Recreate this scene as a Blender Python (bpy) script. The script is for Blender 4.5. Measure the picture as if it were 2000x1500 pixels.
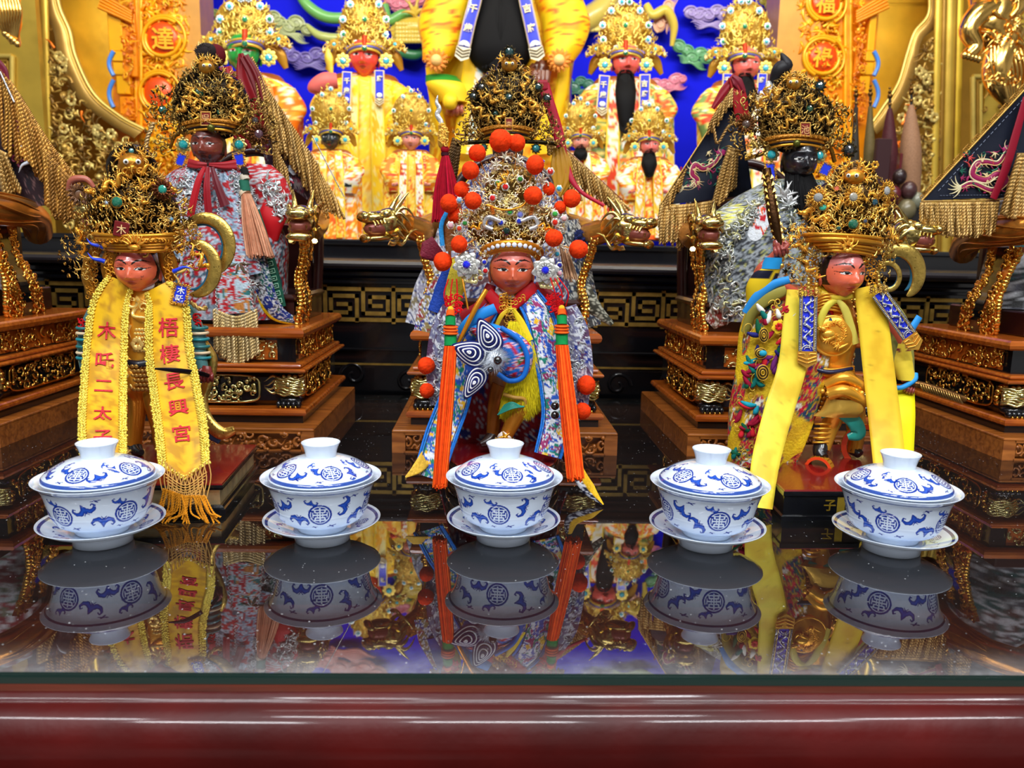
import bpy, math
import numpy as np
from mathutils import Vector
PI=math.pi
rs=np.random.RandomState
for o in list(bpy.data.objects): bpy.data.objects.remove(o)
S=bpy.context.scene
COL=S.collection
# ---------------------------------------------------------------- camera
FPX=1552.; PITCH,YAW,ROLL=[math.radians(a) for a in (9.55,1.91,-1.2)]; HC=.2595
_F=np.array([math.sin(YAW)*math.cos(PITCH),math.cos(YAW)*math.cos(PITCH),-math.sin(PITCH)])
_R=np.array([math.cos(YAW),-math.sin(YAW),0.]); _D=np.cross(_F,_R)
_R2=math.cos(ROLL)*_R+math.sin(ROLL)*_D; _D2=-math.sin(ROLL)*_R+math.cos(ROLL)*_D
CP=np.array([0,0,HC])
cam_d=bpy.data.cameras.new('camera'); cam=bpy.data.objects.new('camera',cam_d); COL.objects.link(cam)
cam_d.sensor_fit='HORIZONTAL'; cam_d.sensor_width=36; cam_d.lens=FPX/2000*36; cam_d.clip_start=.02; cam_d.clip_end=50
from mathutils import Matrix
cam.matrix_world=Matrix(((_R2[0],-_D2[0],-_F[0],0),(_R2[1],-_D2[1],-_F[1],0),(_R2[2],-_D2[2],-_F[2],HC),(0,0,0,1)))
cam_d.dof.use_dof=True; cam_d.dof.focus_distance=.84; cam_d.dof.aperture_fstop=9.0
S.camera=cam
def PY(x,y,Y):
    "world point seen at pixel (x,y) on the vertical plane at distance Y (arrays allowed)"
    x=np.asarray(x,float);y=np.asarray(y,float);Y=np.asarray(Y,float)
    d=((x-1000)/FPX)[...,None]*_R2+((y-750)/FPX)[...,None]*_D2+_F
    return CP+d*(Y/d[...,1])[...,None]
def PZ(x,y,z):
    d=_R2*(x-1000)/FPX+_D2*(y-750)/FPX+_F
    return CP+d*(z-HC)/d[2]
# ---------------------------------------------------------------- light
S.view_settings.view_transform='Standard'; S.view_settings.look='None'; S.view_settings.gamma=1
S.view_settings.use_curve_mapping=False; S.view_settings.exposure=0.1
W=bpy.data.worlds.new('hall'); S.world=W; W.use_nodes=True
nt=W.node_tree; bg=nt.nodes['Background']
tc=nt.nodes.new('ShaderNodeTexCoord'); nz=nt.nodes.new('ShaderNodeTexNoise'); nz.inputs['Scale'].default_value=3.0; nz.inputs['Detail'].default_value=3
rp=nt.nodes.new('ShaderNodeValToRGB'); rp.color_ramp.elements[0].position=.42; rp.color_ramp.elements[0].color=(.03,.026,.024,1)
rp.color_ramp.elements[1].position=.62; rp.color_ramp.elements[1].color=(.75,.72,.70,1)
nt.links.new(tc.outputs['Generated'],nz.inputs['Vector']); nt.links.new(nz.outputs['Fac'],rp.inputs['Fac']); nt.links.new(rp.outputs['Color'],bg.inputs['Color'])
bg.inputs['Strength'].default_value=.5
def lamp(name,loc,target,sx,sy,power,col):
    l=bpy.data.lights.new(name,'AREA'); l.shape='RECTANGLE'; l.size=sx; l.size_y=sy; l.energy=power; l.color=col
    o=bpy.data.objects.new(name,l); COL.objects.link(o); o.location=loc
    o.rotation_euler=(Vector(target)-Vector(loc)).to_track_quat('-Z','Y').to_euler(); return o
# ceiling tubes of the hall, above and behind the viewer (cool white)
for x,y,z,L_,p in ((-1.5,-.7,2.2,.7,17),(-.95,-1.25,2.1,.6,17),(-.45,-.5,2.3,.5,13),(.05,-1.15,2.1,.6,17),(.5,-.25,2.3,.5,13),(.95,-.95,2.1,.7,17),(1.55,-.5,2.2,.6,15)):
    lamp('ceiling_tube',(x,y,z),(x*.5,.9,.1),L_,.06,p,(.93,.965,1.))
# altar lamps over the back shelf (warm)
lamp('altar_lamp',(-.55,1.55,1.55),(-.45,2.45,.55),.9,.1,10,(1.,.93,.80))
lamp('altar_lamp',(.75,1.55,1.55),(.6,2.45,.55),.9,.1,10,(1.,.93,.80))
lamp('altar_lamp',(0.1,.62,1.9),(.05,1.0,.2),1.4,.12,5,(1.,.97,.94))
# ---------------------------------------------------------------- mesh builder
class G:
    def __init__(s): s.V=[];s.Q=[];s.T=[];s.C=[];s.n=0
    def add(s,V,F,mi=0,col=None,smooth=True):
        V=np.asarray(V,float).reshape(-1,3); F=np.asarray(F,int)
        s.V.append(V)
        if col is None: col=(1,1,1)
        col=np.asarray(col,float)
        s.C.append(np.broadcast_to(col,(len(V),3)) if col.ndim==1 else col.reshape(-1,3))
        (s.Q if F.shape[1]==4 else s.T).append((F+s.n,mi,smooth)); s.n+=len(V); return s
    def merge(s,o,M=None,mi=None,col=None):
        for V in [np.concatenate(o.V)]:
            if M is not None: V=V@M[:3,:3].T+M[:3,3]
            s.V.append(V)
        C=np.concatenate(o.C); s.C.append(C if col is None else C*np.asarray(col))
        for L,D in ((o.Q,s.Q),(o.T,s.T)):
            for F,m,sm in L: D.append((F+s.n,m if mi is None else mi,sm))
        s.n+=len(V); return s
    # -- primitives
    def grid(s,P,cu=False,cv=False,mi=0,col=None,smooth=True,flip=False):
        P=np.asarray(P,float); nu,nv=P.shape[:2]
        i=np.arange(nu if cu else nu-1); j=np.arange(nv if cv else nv-1)
        I,J=np.meshgrid(i,j,indexing='ij'); I2=(I+1)%nu; J2=(J+1)%nv
        F=np.stack([I*nv+J,I2*nv+J,I2*nv+J2,I*nv+J2],-1).reshape(-1,4)
        if flip: F=F[:,::-1]
        return s.add(P.reshape(-1,3),F,mi,None if col is None else (col if np.ndim(col)==1 else np.reshape(col,(-1,3))),smooth)
    def fan(s,ring,mi=0,col=None,flip=False,smooth=False,apex=None):
        ring=np.asarray(ring,float); c=ring.mean(0) if apex is None else np.asarray(apex); n=len(ring)
        F=np.stack([np.arange(n),(np.arange(n)+1)%n,np.full(n,n)],-1)
        if flip: F=F[:,::-1]
        return s.add(np.vstack([ring,c]),F,mi,col,smooth)
    def loft(s,R,cap=True,mi=0,col=None,smooth=True):
        R=np.asarray(R,float); s.grid(R,cv=True,mi=mi,col=col,smooth=smooth)
        if cap:
            c0=c1=None
            if col is not None:
                cc=np.asarray(col)
                c0=c1=cc if cc.ndim==1 else None
                if cc.ndim>1: cc=cc.reshape(R.shape[0],R.shape[1],3); c0=cc[0].mean(0); c1=cc[-1].mean(0)
            s.fan(R[0],mi,c0,smooth=False); s.fan(R[-1],mi,c1,flip=True,smooth=False)
        return s
    def tube(s,P,r,n=8,cap=True,mi=0,col=None,closed=False,flat=1.,nrm=None):
        P=np.asarray(P,float); k=len(P); r=np.broadcast_to(np.asarray(r,float),(k,))
        if closed: T=np.roll(P,-1,0)-np.roll(P,1,0)
        else: T=np.gradient(P,axis=0)
        T=T/(np.linalg.norm(T,axis=1,keepdims=True)+1e-12)
        u=np.array([0,-1.,0]) if nrm is None else np.asarray(nrm,float)
        if abs(T[0]@u)>.9: u=np.array([1.,0,0.1])
        A=np.empty_like(P)
        for i in range(k):
            if nrm is not None: u=np.asarray(nrm,float)
            u=u-(u@T[i])*T[i]; l=np.linalg.norm(u)
            if l<1e-6: u=np.cross(T[i],[.3,.5,.8]); l=np.linalg.norm(u)
            u=u/l; A[i]=u
        B=np.cross(T,A); a=np.arange(n)*2*PI/n
        R=P[:,None]+r[:,None,None]*(np.cos(a)[None,:,None]*A[:,None]*flat+np.sin(a)[None,:,None]*B[:,None])
        if closed: return s.grid(R,cu=True,cv=True,mi=mi,col=col)
        if col is not None and np.ndim(col)==2: col=np.repeat(np.asarray(col)[:,None],n,1)
        return s.loft(R,cap,mi,col)
    def ell(s,c,r,nu=10,nv=14,mi=0,col=None,axes=None):
        r=np.broadcast_to(np.asarray(r,float),(3,)); t=np.linspace(0,PI,nu+1); a=np.arange(nv)*2*PI/nv
        t=t.copy(); t[0]=.02; t[-1]=PI-.02
        P=np.stack([np.sin(t)[:,None]*np.cos(a),np.sin(t)[:,None]*np.sin(a),np.cos(t)[:,None]+0*a],-1)*r
        if axes is not None: P=P@np.asarray(axes)
        return s.loft((P+np.asarray(c))[::-1],True,mi,col)
    def box(s,lo,hi,mi=0,col=None,b=0.):
        lo=np.asarray(lo,float);hi=np.asarray(hi,float); lo,hi=np.minimum(lo,hi),np.maximum(lo,hi)
        rg=rect_ring(lo[0],hi[0],lo[1],hi[1],b)
        z0,z1=lo[2],hi[2]
        if b>0:
            i1=rect_ring(lo[0]+b,hi[0]-b,lo[1]+b,hi[1]-b,b)
            R=[np.c_[i1,np.full(len(i1),z0)],np.c_[rg,np.full(len(rg),z0+b)],np.c_[rg,np.full(len(rg),z1-b)],np.c_[i1,np.full(len(i1),z1)]]
        else: R=[np.c_[rg,np.full(len(rg),z0)],np.c_[rg,np.full(len(rg),z1)]]
        return s.loft(R,True,mi,col,smooth=False)
    def lathe(s,prof,n=64,c=(0,0,0),mi=0,col=None,cap=False,axis=None):
        prof=np.asarray(prof,float); a=np.arange(n)*2*PI/n
        P=np.stack([prof[:,0:1]*np.cos(a),prof[:,0:1]*np.sin(a),prof[:,1:2]+0*a],-1)
        if axis is not None: P=P@axes_from(axis)
        return s.loft(P+np.asarray(c),cap,mi,col) if cap else s.grid(P+np.asarray(c),cv=True,mi=mi,col=col)
    def build(s,name,mats,parent=None,flat=False,bevel=None,kind=None,label=None,world=True):
        me=bpy.data.meshes.new(name); V=np.concatenate(s.V)
        off=root_loc(parent) if (parent is not None and world) else np.zeros(3)
        V=V-off
        fl=[];tot=[];mi=[];sm=[]
        for L,k in ((s.Q,4),(s.T,3)):
            for F,m,smo in L:
                fl.append(F.reshape(-1)); tot.append(np.full(len(F),k)); mi.append(np.full(len(F),m)); sm.append(np.full(len(F),smo))
        fl=np.concatenate(fl).astype(np.int32); tot=np.concatenate(tot).astype(np.int32)
        me.vertices.add(len(V)); me.vertices.foreach_set('co',V.astype(np.float32).ravel())
        me.loops.add(len(fl)); me.loops.foreach_set('vertex_index',fl)
        me.polygons.add(len(tot)); st=np.concatenate([[0],np.cumsum(tot)[:-1]]).astype(np.int32)
        me.polygons.foreach_set('loop_start',st); me.polygons.foreach_set('loop_total',tot)
        me.polygons.foreach_set('material_index',np.concatenate(mi).astype(np.int32))
        me.polygons.foreach_set('use_smooth',np.zeros(len(tot),bool) if flat else np.concatenate(sm))
        ca=me.color_attributes.new('Col','FLOAT_COLOR','POINT'); C=np.concatenate(s.C)
        ca.data.foreach_set('color',np.c_[C,np.ones(len(C))].astype(np.float32).ravel())
        me.update(); me.validate()
        for m in (mats if isinstance(mats,(list,tuple)) else [mats]): me.materials.append(m)
        o=bpy.data.objects.new(name,me); COL.objects.link(o)
        if parent is not None: o.parent=parent
        if kind: o['kind']=kind
        if label: o['label']=label
        if bevel:
            b=o.modifiers.new('bevel','BEVEL'); b.width=bevel; b.segments=2; b.limit_method='ANGLE'
        return o
def root_loc(p):
    v=np.zeros(3)
    while p is not None: v=v+np.array(p.location); p=p.parent
    return v
def thing(name,label,cat,loc=(0,0,0),group=None,kind=None):
    o=bpy.data.objects.new(name,None); COL.objects.link(o); o.location=loc; o.empty_display_size=.02
    o['label']=label; o['category']=cat
    if group: o['group']=group
    if kind: o['kind']=kind
    return o
def tag(o,label,cat,group=None,kind=None):
    o['label']=label; o['category']=cat
    if group: o['group']=group
    if kind: o['kind']=kind
    return o
def recentre(o):
    "put a top-level mesh's origin at the bottom centre of its mesh"
    me=o.data; n=len(me.vertices); a=np.empty(n*3,np.float32); me.vertices.foreach_get('co',a); a=a.reshape(-1,3)
    c=np.array([(a[:,0].min()+a[:,0].max())/2,(a[:,1].min()+a[:,1].max())/2,a[:,2].min()],np.float32)
    me.vertices.foreach_set('co',(a-c).ravel()); o.location=Vector([float(v) for v in c])+o.location; me.update(); return o
def dup(root,loc,rotz=0,label=None,group=None,scale=None):
    def cp(o,par):
        c=o.copy(); COL.objects.link(c)
        if par is not None: c.parent=par
        for ch in [k for k in bpy.data.objects if k.parent==o and k!=c and k.name not in made]: 
            d=cp(ch,c); made.add(d.name)
        return c
    made=set(); kids=[k for k in bpy.data.objects if k.parent==root]
    r=root.copy(); COL.objects.link(r)
    for k in kids:
        c=k.copy(); COL.objects.link(c); c.parent=r
        for g in [q for q in bpy.data.objects if q.parent==k]:
            d=g.copy(); COL.objects.link(d); d.parent=c
    r.location=loc; r.rotation_euler=(0,0,rotz)
    if scale: r.scale=(scale,)*3
    if label: r['label']=label
    if group: r['group']=group
    return r
# -- maths helpers
def rect_ring(x0,x1,y0,y1,b=0.):
    if b<=0: return np.array([[x0,y0],[x1,y0],[x1,y1],[x0,y1]],float)
    return np.array([[x0+b,y0],[x1-b,y0],[x1,y0+b],[x1,y1-b],[x1-b,y1],[x0+b,y1],[x0,y1-b],[x0,y0+b]],float)
def axes_from(d,up=(0,0,1)):
    "rows = images of x,y,z ; z goes to d"
    d=np.asarray(d,float); d=d/np.linalg.norm(d); u=np.asarray(up,float)
    if abs(d@u)>.95: u=np.array([0,1.,0])
    x=np.cross(u,d); x/=np.linalg.norm(x); y=np.cross(d,x); return np.array([x,y,d])
def smooth(P,n=40,closed=False):
    "Catmull-Rom through the rows of P (any number of columns)"
    P=np.asarray(P,float)
    if P.ndim==1: P=P[:,None]
    k=len(P)
    if closed: Q=np.vstack([P[-1],P,P[0],P[1]]); seg=k
    else: Q=np.vstack([2*P[0]-P[1],P,2*P[-1]-P[-2]]); seg=k-1
    t=np.linspace(0,seg,n,endpoint=not closed); i=np.minimum(t.astype(int),seg-1); f=(t-i)[:,None]
    a,b,c,d=Q[i],Q[i+1],Q[i+2],Q[i+3]
    return .5*(2*b+(c-a)*f+(2*a-5*b+4*c-d)*f**2+(3*b-a-3*c+d)*f**3)
def sm(a,b,x):
    t=np.clip((x-a)/(b-a),0,1); return t*t*(3-2*t)
def mixc(c,d,t): 
    t=np.asarray(t)[...,None]; return np.asarray(c)*(1-t)+np.asarray(d)*t
def seg_d(x,y,a,b):
    a=np.asarray(a,float);b=np.asarray(b,float); ab=b-a; t=np.clip(((x-a[0])*ab[0]+(y-a[1])*ab[1])/(ab@ab+1e-12),0,1)
    return np.hypot(x-a[0]-t*ab[0],y-a[1]-t*ab[1]),t
def stroke(x,y,pts,rad):
    "signed distance to a tapering stroke"
    pts=np.asarray(pts,float); rad=np.broadcast_to(np.asarray(rad,float),(len(pts),)); D=np.full(np.shape(x),9.)
    for i in range(len(pts)-1):
        d,t=seg_d(x,y,pts[i],pts[i+1]); D=np.minimum(D,d-(rad[i]*(1-t)+rad[i+1]*t))
    return D
def hash2(i,j,k=0):
    v=np.sin(i*127.1+j*311.7+k*74.7)*43758.5453; return v-np.floor(v)
def vnoise(x,y,k=0):
    i=np.floor(x);j=np.floor(y);a=x-i;b=y-j;a=a*a*(3-2*a);b=b*b*(3-2*b)
    return (hash2(i,j,k)*(1-a)+hash2(i+1,j,k)*a)*(1-b)+(hash2(i,j+1,k)*(1-a)+hash2(i+1,j+1,k)*a)*b
def fbm(x,y,k=0,o=4):
    r=0;w=.5
    for q in range(o): r=r+w*vnoise(x*2**q,y*2**q,k+q); w/=2
    return r
# ---------------------------------------------------------------- materials
def srgb(r,g,b):
    return tuple((v/255/12.92 if v<=10 else ((v/255+.055)/1.055)**2.4) for v in (r,g,b))
MATS={}
def mat(name,col=(1,1,1),rough=.5,metal=0.,vcol=False,coat=0.,bump=None,var=None,spec=.5,sheen=0.,ior=None,croug=.05,patch=None):
    """col base colour; vcol multiplies the mesh colours; bump=(scale,strength,detail); var=(scale,amount); patch=(scale,pos,colour): worn/dirty patches"""
    if name in MATS: return MATS[name]
    m=bpy.data.materials.new(name); m.use_nodes=True; t=m.node_tree; b=t.nodes['Principled BSDF']; L=t.links.new
    b.inputs['Roughness'].default_value=rough; b.inputs['Metallic'].default_value=metal; b.inputs['Coat Weight'].default_value=coat
    b.inputs['Coat Roughness'].default_value=croug; b.inputs['Specular IOR Level'].default_value=spec
    if sheen: b.inputs['Sheen Weight'].default_value=sheen
    if ior: b.inputs['IOR'].default_value=ior
    tc=t.nodes.new('ShaderNodeTexCoord')
    c=t.nodes.new('ShaderNodeMix'); c.data_type='RGBA'; c.blend_type='MULTIPLY'; c.inputs[0].default_value=1.
    c.inputs[6].default_value=(*col,1); c.inputs[7].default_value=(1,1,1,1)
    if vcol:
        a=t.nodes.new('ShaderNodeVertexColor'); a.layer_name='Col'; L(a.outputs['Color'],c.inputs[7])
    out=c.outputs[2]
    if var:
        n=t.nodes.new('ShaderNodeTexNoise'); n.inputs['Scale'].default_value=var[0]; n.inputs['Detail'].default_value=4; L(tc.outputs['Object'],n.inputs['Vector'])
        r=t.nodes.new('ShaderNodeMapRange'); r.inputs[1].default_value=.3; r.inputs[2].default_value=.7; r.inputs[3].default_value=1-var[1]; r.inputs[4].default_value=1+var[1]
        L(n.outputs['Fac'],r.inputs[0]); x=t.nodes.new('ShaderNodeMix'); x.data_type='RGBA'; x.blend_type='MULTIPLY'; x.inputs[0].default_value=1.
        L(out,x.inputs[6]); L(r.outputs[0],x.inputs[7]); out=x.outputs[2]
    if patch:
        n=t.nodes.new('ShaderNodeTexNoise'); n.inputs['Scale'].default_value=patch[0]; n.inputs['Detail'].default_value=6; L(tc.outputs['Object'],n.inputs['Vector'])
        r=t.nodes.new('ShaderNodeMapRange'); r.inputs[1].default_value=patch[1]; r.inputs[2].default_value=patch[1]+.08; L(n.outputs['Fac'],r.inputs[0])
        x=t.nodes.new('ShaderNodeMix'); x.data_type='RGBA'; x.inputs[7].default_value=(*patch[2],1); L(r.outputs[0],x.inputs[0]); L(out,x.inputs[6]); out=x.outputs[2]
    L(out,b.inputs['Base Color'])
    if bump:
        n=t.nodes.new('ShaderNodeTexNoise'); n.inputs['Scale'].default_value=bump[0]; n.inputs['Detail'].default_value=bump[2] if len(bump)>2 else 3
        L(tc.outputs['Object'],n.inputs['Vector']); u=t.nodes.new('ShaderNodeBump'); u.inputs['Strength'].default_value=bump[1]; u.inputs['Distance'].default_value=.002
        L(n.outputs['Fac'],u.inputs['Height']); L(u.outputs['Normal'],b.inputs['Normal'])
    MATS[name]=m; return m
def wood(name,c1,c2,scale=14,rough=.25,coat=.4,stretch=(1,9,9)):
    if name in MATS: return MATS[name]
    m=bpy.data.materials.new(name); m.use_nodes=True; t=m.node_tree; b=t.nodes['Principled BSDF']; L=t.links.new
    b.inputs['Roughness'].default_value=rough; b.inputs['Coat Weight'].default_value=coat; b.inputs['Coat Roughness'].default_value=.08
    tc=t.nodes.new('ShaderNodeTexCoord'); mp=t.nodes.new('ShaderNodeMapping'); mp.inputs['Scale'].default_value=stretch
    n=t.nodes.new('ShaderNodeTexNoise'); n.inputs['Scale'].default_value=scale; n.inputs['Detail'].default_value=6; n.inputs['Distortion'].default_value=.6
    r=t.nodes.new('ShaderNodeValToRGB'); r.color_ramp.elements[0].position=.32; r.color_ramp.elements[1].position=.7
    r.color_ramp.elements[0].color=(*c1,1); r.color_ramp.elements[1].color=(*c2,1)
    L(tc.outputs['Object'],mp.inputs['Vector']); L(mp.outputs['Vector'],n.inputs['Vector']); L(n.outputs['Fac'],r.inputs['Fac']); L(r.outputs['Color'],b.inputs['Base Color'])
    MATS[name]=m; return m
M_gold=mat('gilding',srgb(255,214,122),.3,.62,vcol=True,bump=(60,.25),var=(25,.12))
M_gold_old=mat('aged_gilding',srgb(240,222,170),.3,.85,vcol=True,bump=(160,.3),var=(60,.35))
M_gold_paint=mat('altar_gold_paint',srgb(236,182,30),.42,.25,vcol=True,var=(9,.10),bump=(30,.15))
M_paint=mat('painted_lacquer',(1,1,1),.38,vcol=True,coat=.3)
M_face=mat('painted_wood_face',(1,1,1),.28,vcol=True,coat=.35,bump=(90,.12),patch=(260,.66,srgb(110,40,28)))
M_cloth=mat('embroidered_cloth',(1,1,1),.6,vcol=True,spec=.3,bump=(420,.5),var=(320,.16))
M_satin=mat('satin_cloth',(1,1,1),.5,spec=.3,vcol=True,bump=(35,.25),var=(14,.10))
M_rope=mat('metallic_rope',(1,1,1),.42,.55,vcol=True,var=(300,.25))
M_yarn=mat('yarn',(1,1,1),.8,vcol=True,spec=.15,var=(160,.15))
M_black=mat('black_lacquer',srgb(14,15,19),.18,coat=.5)
M_redlac=mat('red_lacquer',srgb(120,14,16),.22,coat=.5,var=(12,.18))
M_gem=mat('faceted_gem',(1,1,1),.06,vcol=True,coat=1.,spec=1.)
M_hair=mat('black_hair',srgb(13,12,13),.7,spec=.15)
M_silver=mat('silvered_thread',srgb(232,230,224),.3,.6,vcol=True,var=(200,.3),bump=(300,.4))
M_wood=wood('orange_wood',srgb(146,66,16),srgb(196,104,28),16)
M_wood_lt=wood('plain_wood',srgb(120,62,18),srgb(178,104,38),18,.35,.25)
M_redwood=wood('red_lacquer_wood',srgb(72,8,6),srgb(124,22,14),10,.16,.9,(1,14,14))
M_tabtop=wood('dark_table_wood',srgb(38,18,12),srgb(66,34,22),9,.4,0.,(1,10,10))
# ================================================================= THE TABLE
tb=thing('altar_table','long dark red lacquered altar table with a rounded front edge','table',(0,.93,-.78))
g=G(); g.box((-1.35,.449,-.030),(1.35,1.405,-.0085),b=.001)
g.build('table_top',M_tabtop,tb)
# front half of the top is a redder board, separated by the seam seen through the glass
g=G(); g.box((-1.35,.449,-.0086),(1.35,.569,-.0080)); g.build('front_board',wood('reddish_table_board',srgb(66,24,14),srgb(98,40,24),9,.4,0.,(1,10,10)),tb)
prof=[(.449,-.0085),(.4475,-.0070),(.4455,-.0072),(.4445,-.0095),(.4425,-.0100)]
a=np.linspace(0,PI/2,12); prof+=[(.4425-.020*math.sin(t),-.0105-.030*(1-math.cos(t))) for t in a]
a=np.linspace(0,PI/2,8); prof+=[(.4225+.016*(1-math.cos(t)),-.0405-.020*math.sin(t)) for t in a][1:]
prof+=[(.4400,-.0615),(.4400,-.0655),(.4450,-.0665),(.4460,-.0760),(.452,-.0770),(.452,-.1500)]
prof=np.array(prof); xs=np.linspace(-1.35,1.35,40)
P=np.stack([np.broadcast_to(xs[:,None],(40,len(prof))),np.broadcast_to(prof[:,0],(40,len(prof))),np.broadcast_to(prof[:,1],(40,len(prof)))],-1)
g=G(); g.grid(P); o=g.build('front_moulding',mat('red_brown_lacquer',srgb(74,5,3),.45,coat=.35,croug=.08,bump=(24,.8,6),spec=.25,var=(10,.35)),tb)
g=G(); r=rs(4)
for i in range(90):
    x=-.62+i*.0142; z=-.083-.004*r.rand()
    t=np.linspace(0,4.2,14); rr=.0055*(1-t/5.5)
    g.tube(np.c_[x+rr*np.cos(t+r.rand()*6),np.full(14,.446),z-.006+rr*np.sin(t)],.0014,5)
g.build('carved_apron',M_gold,tb)
for x in (-1.25,1.25):
    for y in (.52,1.33): g=G(); g.box((x-.035,y-.035,-.78),(x+.035,y+.035,-.03),b=.004); g.build('leg',M_redwood,tb)

g=G(); g.box((-3,-1.5,-.80),(3,3.2,-.78)); f=g.build('floor',mat('dark_floor_tile',srgb(70,50,42),.3)); f['kind']='structure'
# glass sheet: clear slab with a green edge, dust near the front
m=bpy.data.materials.new('glass_sheet'); m.use_nodes=True; t=m.node_tree; L=t.links.new; t.nodes.remove(t.nodes['Principled BSDF']); out=t.nodes['Material Output']
tr=t.nodes.new('ShaderNodeBsdfTransparent'); tr.inputs[0].default_value=(.93,.95,.94,1)
gl=t.nodes.new('ShaderNodeBsdfGlossy'); gl.inputs['Roughness'].default_value=.0; gl.inputs['Color'].default_value=(.96,.96,1,1)
fr=t.nodes.new('ShaderNodeFresnel'); fr.inputs['IOR'].default_value=2.2
mx=t.nodes.new('ShaderNodeMixShader'); L(fr.outputs[0],mx.inputs[0]); L(tr.outputs[0],mx.inputs[1]); L(gl.outputs[0],mx.inputs[2])
df=t.nodes.new('ShaderNodeBsdfDiffuse'); df.inputs[0].default_value=(.62,.64,.66,1)
tc=t.nodes.new('ShaderNodeTexCoord'); sp=t.nodes.new('ShaderNodeSeparateXYZ'); L(tc.outputs['Object'],sp.inputs[0])
mr=t.nodes.new('ShaderNodeMapRange'); mr.inputs[1].default_value=.047; mr.inputs[2].default_value=0.; mr.inputs[3].default_value=0; mr.inputs[4].default_value=1; L(sp.outputs['Y'],mr.inputs[0])
n1=t.nodes.new('ShaderNodeTexNoise'); n1.inputs['Scale'].default_value=22; n1.inputs['Detail'].default_value=8; n1.inputs['Roughness'].default_value=.75; L(tc.outputs['Object'],n1.inputs[0])
mm=t.nodes.new('ShaderNodeMath'); mm.operation='MULTIPLY'; L(mr.outputs[0],mm.inputs[0]); L(n1.outputs[0],mm.inputs[1])
pw=t.nodes.new('ShaderNodeMath'); pw.operation='POWER'; pw.inputs[1].default_value=2.2; L(mm.outputs[0],pw.inputs[0])
vo=t.nodes.new('ShaderNodeTexVoronoi'); vo.inputs['Scale'].default_value=190; L(tc.outputs['Object'],vo.inputs['Vector'])
n2=t.nodes.new('ShaderNodeTexNoise'); n2.inputs['Scale'].default_value=6; n2.inputs['Detail'].default_value=5; L(tc.outputs['Object'],n2.inputs[0])
th=t.nodes.new('ShaderNodeMapRange'); th.inputs[1].default_value=.35; th.inputs[2].default_value=.7; th.inputs[3].default_value=.06; th.inputs[4].default_value=.17; L(n2.outputs[0],th.inputs[0])
lt=t.nodes.new('ShaderNodeMath'); lt.operation='LESS_THAN'; L(vo.outputs['Distance'],lt.inputs[0]); L(th.outputs[0],lt.inputs[1])
sx=t.nodes.new('ShaderNodeSeparateColor'); L(vo.outputs['Color'],sx.inputs[0]); sg_=t.nodes.new('ShaderNodeMapRange'); sg_.inputs[1].default_value=.6; sg_.inputs[2].default_value=1.; sg_.inputs[3].default_value=0; sg_.inputs[4].default_value=.75; L(sx.outputs[0],sg_.inputs[0])
sc=t.nodes.new('ShaderNodeMath'); sc.operation='MULTIPLY'; L(sg_.outputs[0],sc.inputs[1]); L(lt.outputs[0],sc.inputs[0])
ad=t.nodes.new('ShaderNodeMath'); ad.operation='ADD'; ad.use_clamp=True; L(pw.outputs[0],ad.inputs[0]); L(sc.outputs[0],ad.inputs[1])
ha=t.nodes.new('ShaderNodeMath'); ha.operation='ADD'; ha.inputs[1].default_value=.006; L(ad.outputs[0],ha.inputs[0])
m2=t.nodes.new('ShaderNodeMixShader'); L(ha.outputs[0],m2.inputs[0]); L(mx.outputs[0],m2.inputs[1]); L(df.outputs[0],m2.inputs[2]); L(m2.outputs[0],out.inputs[0])
M_glass=m
M_gedge=mat('green_glass_edge',srgb(10,54,48),.15,coat=1.,spec=.8)
g=G()
X0,X1,Y0g,Y1g=-1.3,1.3,.457,1.40
g.add([(X0,Y0g,0),(X1,Y0g,0),(X1,Y1g,0),(X0,Y1g,0)],[[0,1,2,3]],0,smooth=False)
g.add([(X0,Y0g,-.0078),(X1,Y0g,-.0078),(X1,Y0g,0),(X0,Y0g,0),(X0,Y1g,-.0078),(X1,Y1g,-.0078),(X1,Y1g,0),(X0,Y1g,0)],[[0,1,2,3],[5,4,7,6],[1,5,6,2],[4,0,3,7]],1,smooth=False)
go=g.build('glass_sheet',[M_glass,M_gedge]); me=go.data
for v in me.vertices: v.co.y-=.457
go.location=(0,.457,0); tag(go,'clear glass sheet with green edge covering the red table top','glass sheet')
# ================================================================= TEA BOWLS
B1=np.array(srgb(16,38,140));B2=np.array(srgb(46,96,205));WH=np.array(srgb(226,238,252))
def roundel(x,y):
    "blue longevity medallion on the unit disc; returns blue amount, tone"
    r=np.hypot(x,y); ring=(r<1)&(r>.84); ins=r<.76
    ln=np.zeros_like(x,bool); w=.055
    for yy in (-.5,-.25,0,.25,.5): 
        ln|=(abs(y-yy)<w)&(abs(x)<[.55,.42,.6,.42,.55][int((yy+.5)*4)])
    ln|=(abs(x)<w)&(abs(y)<.7)
    for xx in (-.42,.42): ln|=(abs(x-xx)<w)&((abs(abs(y)-.375)<.13))
    for xx in (-.6,.6): ln|=(abs(x-xx)<w)&(abs(y)<.25)
    for xx in (-.22,.22): ln|=(abs(x-xx)<w)&(abs(abs(y)-.13)<.13)
    return np.where(ring|(ins&~ln),1.,0.)*(r<1), 0.15
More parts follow.
